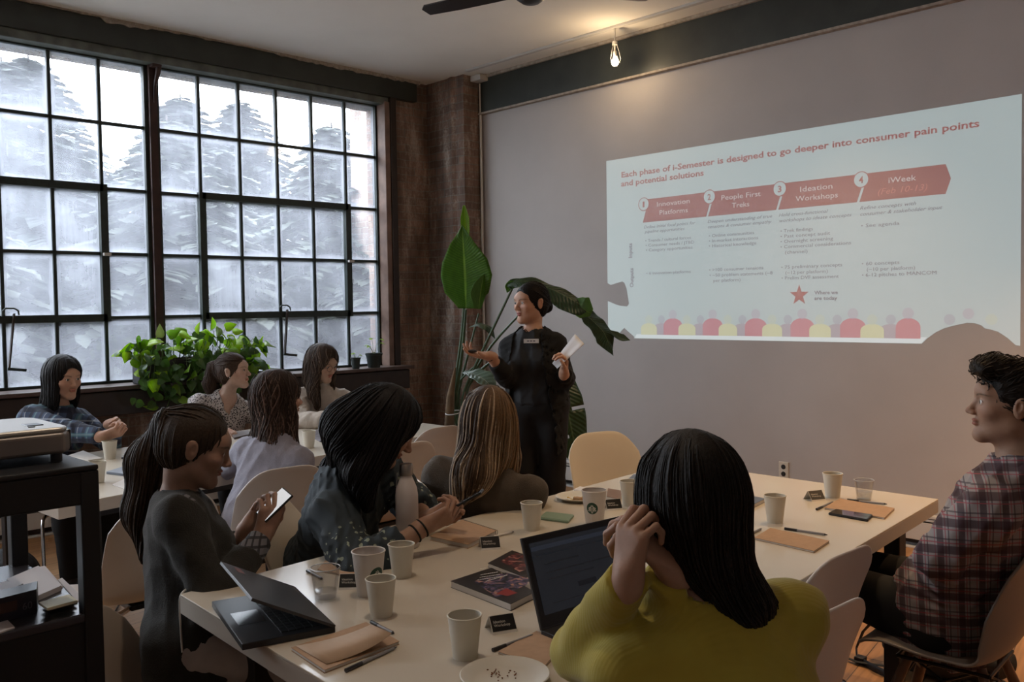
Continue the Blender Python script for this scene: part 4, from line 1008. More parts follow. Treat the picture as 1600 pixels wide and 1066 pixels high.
# ---------------- the people ----------------
CR = np.array((.68, .735, 0)); CR /= np.linalg.norm(CR); AW = np.array((-CR[1], CR[0], 0))     # across and away, seen from the doorway
Z = np.array((0, 0, 1.))
def dirn(r=0, a=0, z=0): return nrm(CR*r+AW*a+Z*z)
def plaid(name, base, bands, sc=1.0, rough=.85, rot=0.0):
    """woven check: bands = [(period, width, offset, colour, strength)] used along both directions"""
    m, nt, N, L, b = nodes_mat(name); tc = N.new('ShaderNodeTexCoord'); mp = N.new('ShaderNodeMapping'); mp.inputs['Rotation'].default_value = (.12, .1, rot); L.new(tc.outputs['Object'], mp.inputs[0])
    sp = N.new('ShaderNodeSeparateXYZ'); L.new(mp.outputs[0], sp.inputs[0])
    hx = N.new('ShaderNodeMath'); hx.operation = 'ADD'; L.new(sp.outputs[0], hx.inputs[0]); L.new(sp.outputs[1], hx.inputs[1])
    cur = None
    for src in (hx.outputs[0], sp.outputs[2]):
        for (per, wd, off, col, st) in bands:
            k = N.new('ShaderNodeMath'); k.operation = 'MULTIPLY_ADD'; L.new(src, k.inputs[0]); k.inputs[1].default_value = sc/per; k.inputs[2].default_value = off+50
            fr = N.new('ShaderNodeMath'); fr.operation = 'FRACT'; L.new(k.outputs[0], fr.inputs[0])
            lt = N.new('ShaderNodeMath'); lt.operation = 'LESS_THAN'; L.new(fr.outputs[0], lt.inputs[0]); lt.inputs[1].default_value = wd
            ml = N.new('ShaderNodeMath'); ml.operation = 'MULTIPLY'; L.new(lt.outputs[0], ml.inputs[0]); ml.inputs[1].default_value = st
            mx = N.new('ShaderNodeMix'); mx.data_type = 'RGBA'; L.new(ml.outputs[0], mx.inputs['Factor'])
            if cur is None: mx.inputs['A'].default_value = (*base, 1)
            else: L.new(cur, mx.inputs['A'])
            mx.inputs['B'].default_value = (*col, 1); cur = mx.outputs['Result']
    L.new(cur, b.inputs['Base Color']); b.inputs['Roughness'].default_value = rough; return m
def spotted(name, base, spot, scale, thr, rough=.8, metric='EUCLIDEAN', noise=.6, zmask=None):
    m, nt, N, L, b = nodes_mat(name); tc = N.new('ShaderNodeTexCoord')
    n = N.new('ShaderNodeTexNoise'); n.inputs['Scale'].default_value = scale*.8; L.new(tc.outputs['Object'], n.inputs['Vector'])
    ma = N.new('ShaderNodeVectorMath'); ma.operation = 'MULTIPLY_ADD'; L.new(n.outputs['Color'], ma.inputs[0]); ma.inputs[1].default_value = (noise/scale,)*3; L.new(tc.outputs['Object'], ma.inputs[2])
    v = N.new('ShaderNodeTexVoronoi'); v.inputs['Scale'].default_value = scale; L.new(ma.outputs[0], v.inputs['Vector'])
    lt = N.new('ShaderNodeMath'); lt.operation = 'LESS_THAN'; L.new(v.outputs['Distance'], lt.inputs[0]); lt.inputs[1].default_value = thr
    fac = lt.outputs[0]
    if zmask:
        a = N.new('ShaderNodeAttribute'); a.attribute_name = 'col'; mu = N.new('ShaderNodeMath'); mu.operation = 'MULTIPLY'; L.new(fac, mu.inputs[0]); L.new(a.outputs['Fac'], mu.inputs[1]); fac = mu.outputs[0]
    mx = N.new('ShaderNodeMix'); mx.data_type = 'RGBA'; L.new(fac, mx.inputs['Factor']); mx.inputs['A'].default_value = (*base, 1); mx.inputs['B'].default_value = (*spot, 1)
    L.new(mx.outputs['Result'], b.inputs['Base Color']); b.inputs['Roughness'].default_value = rough; return m
def knit(name, col, rough=.9, rib=0):
    m = mat(name, col, rough, noise=.10, nscale=40, sheen=.06, bump=.35, bscale=260); return m
denim = mat('black_trousers', (.005, .005, .006), .85, noise=.2, nscale=60)
shoeb = mat('black_leather', (.015, .014, .014), .4)
grey_tr = mat('light_trousers', (.42, .38, .37), .85, noise=.1)
def down(F, k=4, o=(0, .0, .10)):
    c = F.w(o); return lambda P: np.array((0, 0, -1.))+(P-c)*k
def tie(F, T, tail, k=5):
    T = np.array(T); d = np.array(tail, float)
    def f(P):
        v = T-P; near = (np.linalg.norm(v, axis=1) < .035) | (((P-T)@(-F.M[1])) > .01) | (((P-T)@nrm(d)) > .0)
        return np.where(near[:, None], d[None]+(P-T)*.0, v)
    return f
EARCUT = lambda F: [ell(F.w((sx*.098, -.008, -.008)), np.array((.027, .0165, .027))*F.s, F.M, .005) for sx in (-1, 1)]
LOWCUT = lambda F: [ell(F.w((0, .035, -.088)), np.array((.11, .088, .062))*F.s, F.M, .012)]
FACECUT = lambda F, hl=.072: [ell(F.w((0, .085, -.040)), np.array((.064, .060, .092))*F.s, F.M, .01), ell(F.w((0, .112, .012)), np.array((.056, .062, hl))*F.s, F.M, .01)]
def badge(F, p, w_=.07, h_=.022, nrm_=None, text=None, name='name_badge'):
    c = np.array(p, float); y = nrm(nrm_); x = nrm(np.cross(Z, y)); z = np.cross(y, x)
    V = [c+x*a+z*b2+y*t for t in (0, .0015) for a, b2 in ((-w_/2, -h_/2), (w_/2, -h_/2), (w_/2, h_/2), (-w_/2, h_/2))]
    mb = MB(); mb.add(V, [(0, 3, 2, 1), (4, 5, 6, 7), (0, 1, 5, 4), (1, 2, 6, 5), (2, 3, 7, 6), (3, 0, 4, 7)])
    for k in range(3): 
        a = -w_*.28+k*w_*.2; q = [c+x*(a+dx)+z*dz+y*.0018 for dx, dz in ((0, -.003), (w_*.15, -.003), (w_*.15, .003), (0, .003))]; mb.add(q, [(0, 1, 2, 3)], 1)
    return mb.build(name, [mat('badge_white', (.6, .6, .6), .5), mat('badge_ink', (.05, .05, .09), .6)], F.body, world_origin=F.O)
def rel(o, F):
    o.location = (0, 0, 0); return o
def surf(F, prims, frm, d, grow=.0):
    """first point from frm along d that lies on the clothing"""
    p = np.array(frm, float); d = nrm(d)
    for _ in range(40): p = p+d*float(sdf(p[None], prims, grow)[0])
    return p

# 1 -- woman in blue check shirt at the far left
F = Fig('person in a blue checked shirt with long black hair at the far left', (-5.50, 1.62, .55), (-5.37, 1.73, 1.135), dirn(.82, -.50, -.10), nrm((.92, .30, 0)), skin=(.46, .27, .19), seed=1, brow=(.02, .014, .012))
F.set_arm('R', atd(160, 682, 4.72), (.2, -.3, -1), dirn(.85, .1, .25), dirn(.1, .6, .6), (.9, 1.0, 1.05, 1.1), (.5, .6))
F.set_arm('L', atd(172, 663, 4.95), (.3, .6, -1), dirn(.75, -.45, .15), dirn(.1, -.9, -.2), (.9, .9, 1.0, 1.0), (.4, .5))
F.set_leg('R', (-5.07, 1.62, .50), (-5.05, 1.62, .08)); F.set_leg('L', (-5.07, 1.82, .50), (-5.05, 1.84, .08)); F.build()
pl1 = plaid('blue_check', (.035, .055, .11), [(.085, .30, .1, (.012, .014, .03), .85), (.085, .10, .62, (.35, .38, .42), .55), (.17, .12, .35, (.05, .14, .17), .6)])
F.top('checked_shirt', pl1, grow=.016, neckr=.056, sleeve=.93, fold=.007, freq=40); F.pants(denim, shoe=shoeb)
nd = nrm(F.C-F.nb); 
F.cloth('collar', pl1, [cone(F.nb-Z*.01, F.nb+nd*.035+Z*.0, .070, .060, .01)], 0, fold=.0, cuts=((F.nb+nd*.035, nd),), caps=([cone(F.nb+nd*.02, F.nb+nd*.2, .054, .07)],), h=.005)
base = F.cap(.017)+[ell(F.w((0, -.055, -.10)), (.086, .062, .14), F.M, .03), ell(F.w((.062, -.005, -.07)), (.030, .050, .13), F.M, .02), ell(F.w((-.066, -.010, -.07)), (.026, .045, .12), F.M, .02), ell(F.w((.03, -.05, -.20)), (.075, .055, .10), F.M, .03)]
F.hair(base, down(F), (.010, .008, .008), n=520, face=FACECUT(F))

# 2 -- woman in a spotted blouse
F = Fig('person in a spotted blouse with brown ponytail before the green trailing plant', (-5.66, 2.72, .55), (-5.46, 2.80, 1.105), dirn(.97, -.12, .06), nrm((.85, -.15, 0)), skin=(.52, .34, .26), seed=2, neck=(-5.545, 2.785, .925), sh=.165, brow=(.05, .03, .02))
F.set_arm('R', (-5.20, 2.55, .77), (0, -1, -1), (.9, .3, 0), (0, 0, -1), (.3,)*4); F.set_arm('L', (-5.12, 2.86, .77), (0, 1, -.5), (.8, -.4, 0), (0, 0, -1), (.3,)*4)
F.set_leg('R', (-5.22, 2.62, .50), (-5.2, 2.62, .08)); F.set_leg('L', (-5.2, 2.82, .50), (-5.2, 2.84, .08)); F.build()
sp = spotted('spotted_blouse', (.46, .42, .40), (.03, .025, .03), 95, .42)
F.top('spotted_blouse', sp, grow=.014, neckr=.060, vneck=.13, sleeve=.9, fold=.006, freq=38); F.pants(denim, shoe=shoeb)
T = F.w((0, -.112, .052)); tl = [cone(T, T-F.M[1]*.02-Z*.02, .020, .026, .02), cone(T-F.M[1]*.03-Z*.02, T-F.M[1]*.055-Z*.12, .036, .036, .03), cone(T-F.M[1]*.055-Z*.12, T-F.M[1]*.05-Z*.24, .036, .012, .03)]
F.hair(F.cap(.008)+tl, tie(F, T, (-.1, -.2, -1)), (.060, .036, .024), n=460, length=(.10, .20), face=FACECUT(F, .078)+EARCUT(F)+LOWCUT(F), rad=.0013, wave=10)
mb = MB(); mb.tube([T+F.M[0]*.021*math.cos(a)+F.M[2]*.021*math.sin(a) for a in np.linspace(0, 6.28, 14)], .005, 6); mb.build('hair_band', mat('black_cloth', (.01, .01, .01), .8), F.body, world_origin=F.O)
for sx in (1,): mb = MB(); mb.ball(tuple(F.w((sx*.083, .002, -.034))), .0035, 10); mb.build('earring', mat('pearl', (.8, .8, .78), .2), F.body, world_origin=F.O, smooth=True)
nb_ = atd(384, 643, 5.6); badge(F, surf(F, F.torso(), atd(386, 645, 5.2), ray(386, 645), .018)-AW*.004, nrm_=(.8, -.5, .15))

# 3 -- woman in a cream roll-neck with glasses
F = Fig('person with glasses and long wavy hair in a cream roll-neck jumper', (-5.44, 3.36, .56), atd(505, 569, 6.0), dirn(.78, -.58, -.28), nrm((.9, -.35, 0)), skin=(.52, .34, .25), seed=3, neck=np.array(atd(505, 569, 6.0))+np.array((-.06, .03, -.185)), brow=(.05, .03, .02))
F.set_arm('R', atd(520, 652, 5.72), (.2, -.8, -.8), dirn(.9, .1, .0), (0, 0, -1), (.6,)*4); F.set_arm('L', atd(552, 640, 5.85), (.4, .9, -.5), dirn(.45, -.8, .1), (-.3, -.3, -.9), (.8, .8, .9, .9))
F.set_leg('R', (-5.05, 3.25, .50), (-5.02, 3.25, .08)); F.set_leg('L', (-5.0, 3.45, .50), (-5.0, 3.45, .08)); F.build()
kn = knit('cream_knit', (.52, .45, .38)); F.top('roll_neck_jumper', kn, grow=.020, sleeve=.95, turtle=.075, fold=.006, freq=34); F.pants(denim, shoe=shoeb)
base = F.cap(.020)+[ell(F.w((0, -.06, -.08)), (.092, .060, .13), F.M, .03), ell(F.w((.072, .010, -.10)), (.030, .045, .13), F.M, .03), cone(F.w((.070, .03, -.16)), F.w((.055, .075, -.27)), .034, .018, .03), cone(F.w((-.070, .015, -.04)), F.w((-.075, .06, -.26)), .030, .014, .03)]
F.hair(base, down(F), (.055, .036, .026), n=560, face=FACECUT(F), hl=(.3, (.13, .09, .065)), wave=26, off=(-.001, .006))
def glasses(F):
    mg = mat('thin_metal_frame', (.10, .06, .05), .35, .8); mb = MB()
    for sx in (-1, 1):
        c = F.w((sx*.032, .098, .000)); mb.tube([c+F.M[0]*.022*math.cos(a)+F.M[2]*.019*math.sin(a) for a in np.linspace(0, 2*math.pi, 22)], .0014, 6)
        mb.tube([F.w((sx*.054, .098, .004)), F.w((sx*.076, .07, .004)), F.w((sx*.081, -.005, .006))], .0013, 6)
    mb.tube([F.w((-.011, .100, .004)), F.w((0, .104, .007)), F.w((.011, .100, .004))], .0013, 6)
    mb.build('glasses', mg, F.body, world_origin=F.O)
glasses(F); badge(F, surf(F, F.torso(), atd(526, 627, 5.6), ray(526, 627), .022)-AW*.003, .085, .03, nrm_=(.75, -.6, .15))

# 4 -- woman in a lavender grey jumper, seen from behind
F = Fig('person in a lavender-grey jumper with wavy brown hair seen from behind', (-3.62, 1.96, .54), atd(437, 622, 4.06), dirn(.80, .60, .0), nrm((-.40, .92, 0)), skin=(.52, .34, .26), seed=4, neck=np.array(atd(437, 622, 4.06))+np.array((.03, -.04, -.19)), sh=.140, brow=(.05, .03, .02))
F.set_arm('R', (-4.0, 2.28, .78), (.2, .5, -.9), (-.5, .8, .1), (0, 0, -1), (.5,)*4); F.set_arm('L', (-4.05, 2.20, .78), (-.6, -.6, -.5), (-.4, .8, .1), (0, 0, -1), (.5,)*4)
F.set_leg('L', (-3.98, 2.02, .50), (-4.0, 2.02, .08)); F.set_leg('R', (-3.95, 2.22, .50), (-3.97, 2.24, .08)); F.build()
F.top('lavender_jumper', knit('lavender_knit', (.27, .27, .33)), grow=.012, neckr=.066, sleeve=.95, fold=.006, freq=36); F.pants(denim, shoe=shoeb)
base = F.cap(.018)+[ell(F.w((0, -.055, -.09)), (.094, .062, .13), F.M, .03), ell(F.w((.02, -.07, -.185)), (.090, .045, .075), F.M, .03), ell(F.w((.074, .0, -.10)), (.026, .045, .13), F.M, .02), ell(F.w((-.074, .0, -.09)), (.026, .045, .12), F.M, .02), cone(F.w((.075, .02, -.2)), F.w((.085, .045, -.29)), .022, .008, .03), cone(F.w((-.06, -.09, -.18)), F.w((-.07, -.12, -.24)), .03, .01, .03)]
F.hair(base, down(F), (.045, .028, .021), n=640, face=FACECUT(F), hl=(.28, (.15, .095, .075)), wave=24, off=(-.001, .007))

# 5 -- the presenter
H5 = atd(828, 474, 5.15)
F = Fig('standing person in a black cardigan and trousers presenting beside the large-leaved plant', (H5[0]+.03, H5[1]+.02, .93), H5, dirn(-.80, -.58, -.02), dirn(-.28, -.96), skin=(.50, .29, .20), seed=5, neck=np.array(H5)+np.array((.012, .0, -.178)), lip=(.36, .12, .10), sh=.132, brow=(.03, .02, .015))
F.set_arm('R', atd(766, 557, 4.93), tuple(-CR*.3-Z), dirn(-.95, -.2, .16), dirn(.1, -.3, .95), (.25, .35, .45, .5), (.9, .3), .09, bend=atd(793, 592, 5.08))
F.set_arm('L', atd(881, 583, 4.95), tuple(CR*.7-Z*.8+AW*.2), dirn(.05, -.35, .95), dirn(-.9, -.3, .1), (.8, .85, .9, 1.0), (.6, .5), bend=atd(884, 592, 5.17))
hx, hy = F.hip[0], F.hip[1]; a_ = CR*.085
F.set_leg('R', (hx-a_[0], hy-a_[1], .49), (hx-a_[0]*1.1, hy-a_[1]*1.1, .085), dirn(-.4, -.9)); F.set_leg('L', (hx+a_[0], hy+a_[1], .49), (hx+a_[0]*1.2, hy+a_[1]*1.2, .085), dirn(.1, -1)); F.build()
F.pants(mat('black_jeans', (.005, .005, .006), .8), shoe=shoeb)
blk = mat('black_tee', (.008, .008, .0095), .75, noise=.2); card = mat('black_cardigan_knit', (.006, .006, .0065), .95, sheen=.0, bump=.1, bscale=120)
F.top('t_shirt', blk, grow=.012, neckr=.064, sleeve=.3, hem=.02, fold=.006, freq=44)
sd_ = F.side; lowc = F.hip-Z*.28
cprm = F.torso()+[cone(F.hip+Z*.1, F.hip-Z*.26, .135, .140, .06)]; arms = [(F.armp(s_), F.arm[s_][1]+(F.arm[s_][2]-F.arm[s_][1])*.72, nrm(F.arm[s_][2]-F.arm[s_][1])) for s_ in ('R', 'L')]
def cfn(P):
    B = sdf(P, cprm, .022); q = P-F.hip.astype(f32)
    sxx = q@F.side.astype(f32); fy = q@F.fw.astype(f32); h_ = q[:, 2]
    wdt = .075+.05*np.clip((.45-h_)/.5, 0, 1)
    open_ = np.maximum(wdt-np.abs(sxx-.01), fy*0-(.5-1))         # front opening slab
    slab = np.maximum(np.abs(sxx-.012)-wdt, -(fy-.01)); B = np.maximum(B, -slab)
    B = np.maximum(B, -(h_+.30+.10*np.sin(sxx*11+1)))
    inner = sdf(P, cprm, .013); B = np.maximum(B, -inner)
    neckc = sdf(P, [cone(F.nb-F.up*.02+F.fw*.03, F.nb+Z*.2, .072, .09, .01)]); 
    for pr, cp, n in arms:
        A = np.maximum(sdf(P, pr, .013), (P-cp.astype(f32))@n.astype(f32)); B = smin(B, A, .02)
    return np.maximum(B, -neckc)-folds(P, .005, 42, 9)
V, Q = surface(cfn, *bbox(cprm+[q for a in arms for q in a[0]], .05), .006); npmesh('cardigan', V, Q, card, F.body, F.O)
T = F.w((0, -.105, -.02)); bun = [ell(F.w((0, -.118, -.022)), (.040, .034, .036), F.M, .012)]
F.hair(F.cap(.007)+bun, tie(F, T, (0, 0, -1)), (.012, .009, .008), n=420, length=(.08, .15), face=FACECUT(F, .080)+EARCUT(F)+LOWCUT(F), rad=.0012)
mb = MB()
for t in np.linspace(-2.6, 2.6, 30): c = F.nb+F.up*.012+(F.sfw*math.cos(t)+F.sside*math.sin(t))*.062+F.up*(.018-.03*math.cos(t)); mb.ball(tuple(c), .0035, 8)
mb.build('necklace', mat('silver_beads', (.6, .55, .5), .25, .8), F.body, world_origin=F.O, smooth=True)
badge(F, surf(F, F.torso(), atd(830, 533, 4.6), ray(830, 533), .016)-AW*.003, .085, .024, nrm_=-AW*.9-CR*.15+Z*.1)
mb = MB(); W_ = F.arm['R'][2]; E_ = F.arm['R'][1]; ax = nrm(W_-E_); uu = nrm(np.cross(ax, Z)); vv = np.cross(ax, uu); c = W_-ax*.005
mb.tube([c+(uu*math.cos(t)+vv*math.sin(t))*.028 for t in np.linspace(0, 6.28, 16)], .003, 6); mb.build('bracelet', mat('black_cloth'), F.body, world_origin=F.O)
P5 = F

# 6 -- woman in olive jumper looking at her phone
H6 = atd(309, 698, 2.72)
F = Fig('person in a dark olive jumper with a brown ponytail looking down at a lit phone', atd(318, 1012, 2.64), H6, dirn(.93, .22, -.32), nrm((.42, .90, 0)), skin=(.30, .18, .13), seed=6, neck=np.array(H6)+np.array((-.055, -.045, -.165)), sh=.170, brow=(.03, .02, .015), girth=1.05)
F.set_arm('R', atd(410, 838, 2.66), (.6, -.2, -1), dirn(.30, .1, .9), dirn(-.5, .8, .2), (.7, .8, .9, 1.0), (.5, .5))
F.set_arm('L', atd(388, 822, 2.95), (-.6, .3, -1), dirn(.55, .0, .6), dirn(.2, -.9, .2), (.8, .8, .9, 1.0), (.5, .5))
F.set_leg('R', (-2.14, 1.42, .50), (-2.10, 1.46, .08)); F.set_leg('L', (-2.32, 1.48, .50), (-2.30, 1.52, .08)); F.build()
F.top('olive_jumper', knit('olive_knit', (.020, .019, .016)), grow=.016, neckr=.058, sleeve=.72, hem=-.10, fold=.006, freq=30)
E_, W_ = F.arm['R'][1], F.arm['R'][2]; st = plaid('striped_cuff', (.16, .16, .18), [(.026, .30, .1, (.02, .02, .025), .9)], 1)
F.cloth('striped_sleeve_end', st, F.armp('R'), .011, fold=.004, freq=60, cuts=((E_+(W_-E_)*.96, W_-E_), (E_+(W_-E_)*.60, E_-W_)), h=.004)
F.pants(grey_tr, shoe=shoeb)
T = F.w((0, -.115, .058)); bk = -F.M[1]
p0 = atd(262, 660, 2.80); p1 = atd(232, 720, 2.82); p2 = atd(226, 800, 2.80); p3 = atd(228, 872, 2.76)
tl = [cone(T, p0, .020, .030, .03), cone(p0, p1, .034, .058, .05), cone(p1, p2, .058, .056, .05), cone(p2, p3, .054, .016, .05)]
F.hair(F.cap(.006)+tl, tie(F, T, nrm(p3-p0)), (.040, .027, .019), n=620, length=(.14, .30), face=FACECUT(F, .082)+EARCUT(F)+LOWCUT(F), rad=.0016)
mb = MB(); mb.tube([T+bk*.012+F.M[0]*.024*math.cos(a)+F.M[2]*.024*math.sin(a) for a in np.linspace(0, 6.28, 16)], .006, 6); mb.build('hair_band', mat('black_cloth'), F.body, world_origin=F.O)
P6 = F

# 7 -- woman with black hair and a dark teal embroidered blouse
H7 = atd(604, 668, 2.93)
F = Fig('person in a dark teal embroidered blouse with long black hair bending over a notebook', (-2.80, 1.76, .53), H7, dirn(.86, .12, -.55), nrm((.80, .60, 0)), skin=(.33, .19, .13), seed=7, neck=np.array(H7)+np.array((-.115, -.06, -.135)), sh=.165, brow=(.015, .012, .01))
F.set_arm('R', atd(664, 822, 2.78), (.1, -1, -.6), dirn(.80, .25, .32), dirn(-.35, .75, .5), (.65, .7, .8, .9), (.35, .3))
F.set_arm('L', atd(668, 812, 3.02), (-.2, .9, -.8), dirn(.85, .0, .35), dirn(.0, -.85, .4), (.6, .7, .8, .9), (.4, .4))
F.set_leg('R', (-2.40, 1.74, .50), (-2.38, 1.74, .08)); F.set_leg('L', (-2.44, 1.96, .50), (-2.4, 1.98, .08)); F.build()
E7 = F.arm['R'][1]; E7L = F.arm['L'][1]
def slv(V):
    d = np.minimum(np.linalg.norm(V-E7, axis=1), np.linalg.norm(V-E7L, axis=1)); m = np.clip((.17-d)/.02, 0, 1); return np.repeat(m[:, None], 3, 1)
fl = spotted('embroidered_teal_cotton', (.012, .022, .030), (.22, .25, .19), 42, .26, noise=1.2, zmask=True)
F.top('embroidered_blouse', fl, grow=.020, neckr=.060, sleeve=.62, armgrow=.030, hem=-.10, fold=.010, freq=46, colfn=slv, h=.006); F.pants(denim, shoe=shoeb)
base = F.cap(.022)+[ell(F.w((0, -.075, -.03)), (.095, .075, .12), F.M, .04), cone(F.w((.0, -.11, -.06)), atd(548, 730, 3.0), .085, .060, .05), cone(atd(548, 725, 3.0), atd(512, 728, 3.02), .055, .022, .05), ell(F.w((.078, .015, -.07)), (.026, .050, .12), F.M, .03), cone(atd(560, 740, 2.88), atd(575, 790, 2.86), .055, .018, .05)]
F.hair(base, lambda P, c=F.w((0, .02, .10)): np.array((0, 0, -.8))+(P-c)*4-F.M[1]*.25, (.008, .007, .008), n=760, length=(.16, .32), face=FACECUT(F), rad=.0017, off=(-.001, .005))
mb = MB(); W_ = F.arm['R'][2]; E_ = F.arm['R'][1]; ax = nrm(W_-E_); uu = nrm(np.cross(ax, Z)); vv = np.cross(ax, uu)
for q in (-.012, -.04): mb.tube([W_+ax*q+(uu*math.cos(t)+vv*math.sin(t))*.029 for t in np.linspace(0, 6.28, 18)], .0032, 6)
mb.build('bracelet', mat('black_cloth'), F.body, world_origin=F.O); P7 = F

# 8 -- woman with long highlighted hair, from behind
H8 = atd(765, 655, 3.45)
F = Fig('person in a brown jumper with long highlighted blond hair seen from behind', (H8[0]-.12, H8[1]-.02, .53), H8, dirn(.20, .98, .05), dirn(.12, .99), skin=(.48, .32, .24), seed=8, neck=np.array(H8)+np.array((0.02, -.03, -.19)), sh=.168, shdrop=.070, brow=(.08, .05, .03))
F.set_arm('R', atd(800, 768, 3.70), tuple(CR-Z*.7), (-.3, .8, 0), (0, 0, -1), (.4,)*4, bend=atd(832, 768, 3.40)); F.set_arm('L', atd(752, 775, 3.6), (-.8, -.2, -.8), (.5, .7, 0), (0, 0, -1), (.4,)*4)
F.set_leg('R', (-2.42, 2.62, .50), (-2.4, 2.66, .08)); F.set_leg('L', (-2.6, 2.68, .50), (-2.6, 2.7, .08)); F.build()
F.top('brown_jumper', knit('brown_knit', (.070, .054, .040)), grow=.020, neckr=.066, sleeve=.93, hem=-.1, fold=.005, freq=26); F.pants(denim, shoe=shoeb)
b0 = F.w((0, -.06, -.10))
base = F.cap(.018)+[ell(F.w((0, -.060, -.06)), (.098, .066, .13), F.M, .04), cone(F.w((-.02, -.07, -.14)), atd(740, 742, 3.33), .088, .070, .06), cone(atd(738, 735, 3.33), atd(712, 790, 3.31), .060, .020, .06), ell(F.w((.080, -.01, -.09)), (.030, .045, .14), F.M, .03), cone(F.w((.078, .0, -.15)), F.w((.082, -.02, -.24)), .030, .012, .03), ell(F.w((-.084, -.01, -.09)), (.028, .045, .14), F.M, .03)]
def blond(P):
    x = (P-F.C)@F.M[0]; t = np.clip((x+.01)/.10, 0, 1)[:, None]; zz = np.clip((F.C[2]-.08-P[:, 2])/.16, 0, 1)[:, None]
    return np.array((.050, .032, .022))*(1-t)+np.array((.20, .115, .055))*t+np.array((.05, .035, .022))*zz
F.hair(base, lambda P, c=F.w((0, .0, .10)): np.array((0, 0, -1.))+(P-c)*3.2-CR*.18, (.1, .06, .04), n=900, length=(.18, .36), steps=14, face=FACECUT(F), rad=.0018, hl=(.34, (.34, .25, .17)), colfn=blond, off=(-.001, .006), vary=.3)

# 9 -- woman in a yellow jumper
H9 = atd(1074, 776, 1.68)
F = Fig('person in a mustard yellow jumper with black hair seen from behind in the foreground', (-.80, 1.40, .53), H9, dirn(-.22, .97, -.04), nrm((-.86, .50, 0)), skin=(.34, .20, .14), seed=9, neck=np.array(H9)+np.array((.035, -.010, -.195)), sh=.165, brow=(.015, .012, .01), girth=1.1)
F.set_arm('L', atd(982, 904, 1.57), (-1, -1, -1), dirn(.12, .10, .95), dirn(.75, .55, .1), (.75, .85, .95, 1.0), (.3, .4), bend=atd(905, 1020, 1.76))
F.set_arm('R', atd(1050, 892, 1.61), (-.5, .9, -1), dirn(-.62, -.10, .72), dirn(-.60, .5, -.55), (.7, .8, .9, 1.0), (.7, .6))
F.set_leg('R', (-1.18, 1.56, .50), (-1.18, 1.58, .08)); F.set_leg('L', (-1.18, 1.36, .50), (-1.18, 1.36, .08)); F.build()
m, nt, N, L, b = nodes_mat('mustard_rib_knit'); tc = N.new('ShaderNodeTexCoord'); wv = N.new('ShaderNodeTexWave'); wv.inputs['Scale'].default_value = 42; wv.inputs['Distortion'].default_value = .6; mp = N.new('ShaderNodeMapping'); mp.inputs['Rotation'].default_value = (0, 0, .6); L.new(tc.outputs['Object'], mp.inputs[0]); L.new(mp.outputs[0], wv.inputs['Vector'])
bp = N.new('ShaderNodeBump'); bp.inputs['Strength'].default_value = .09; bp.inputs['Distance'].default_value = .004; L.new(wv.outputs['Fac'], bp.inputs['Height']); L.new(bp.outputs[0], b.inputs['Normal'])
b.inputs['Base Color'].default_value = (.33, .265, .030, 1); b.inputs['Roughness'].default_value = .9; b.inputs['Sheen Weight'].default_value = .2
F.top('mustard_jumper', m, grow=.016, neckr=.066, sleeve=.97, hem=-.1, fold=.005, freq=26, armgrow=.014); F.pants(denim, shoe=shoeb)
base = F.cap(.012)+[ell(F.w((0.004, -.050, -.02)), (.082, .076, .112), F.M, .04), cone(F.w((.025, -.075, -.12)), F.w((.065, -.090, -.178)), .056, .042, .06), cone(F.w((.06, -.090, -.178)), F.w((.105, -.080, -.195)), .042, .022, .04), ell(F.w((-.072, .0, -.02)), (.024, .052, .09), F.M, .03), ell(F.w((.072, -.01, -.05)), (.026, .050, .11), F.M, .03)]
F.hair(base, lambda P, c=F.w((0, .02, .12)): np.array((0, 0, -1.))+(P-c)*3.5+F.M[0]*np.clip((F.C[2]-.06-P[:, 2])*8, 0, 1.2)[:, None], (.009, .007, .006), n=900, length=(.14, .28), face=FACECUT(F), rad=.0014, off=(-.001, .003)); P9 = F

# 10 -- man in a red check shirt
H10 = atd(1577, 632, 2.56)
F = Fig('person with short dark hair in a red and white checked shirt at right edge', (-1.05, 2.90, .55), H10, dirn(-.90, .30, .08), nrm((-.98, .05, 0)), skin=(.33, .20, .14), male=True, seed=10, neck=np.array(H10)+np.array((.04, .0, -.18)), brow=(.02, .015, .01))
F.set_arm('L', atd(1500, 905, 2.78), (.3, -.6, -1), nrm((-.5, .8, -.1)), (0, 0, -1), (.5,)*4, bend=atd(1468, 868, 2.56)); F.set_arm('R', (-1.07, 2.95, .69), (.2, 1, -1), nrm((.1, -.95, -.25)), (0, 0, -1), (.6,)*4, bend=(-.98, 3.14, .80))
F.set_leg('L', (-1.42, 2.88, .545), (-1.78, 2.90, .09)); F.set_leg('R', (-1.44, 3.10, .545), (-1.80, 3.12, .09)); F.build()
pl2 = plaid('red_check', (.27, .245, .245), [(.075, .30, .12, (.035, .010, .018), .78), (.075, .06, .60, (.03, .02, .03), .7), (.075, .05, .74, (.25, .03, .05), .7), (.075, .04, .24, (.30, .06, .08), .8)], rot=.4)
F.top('checked_shirt', pl2, grow=.022, neckr=.058, sleeve=.80, hem=-.10, fold=.010, freq=34, h=.006)
nd = nrm(F.C-F.nb); F.cloth('collar', pl2, [cone(F.nb-Z*.01, F.nb+nd*.04, .082, .068, .01)], 0, fold=0, cuts=((F.nb+nd*.04, nd),), caps=([cone(F.nb+nd*.0, F.nb+nd*.2, .062, .07)],), h=.005)
F.pants(denim, shoe=shoeb)
q_ = [ell(F.w((0, .05, .105)), (.058, .050, .032), F.M, .03), cone(F.w((-.05, .085, .095)), F.w((.05, .085, .095)), .018, .018, .02)]
low = [ell(F.w((0, -.03, -.115)), (.09, .09, .055), F.M, .01)]
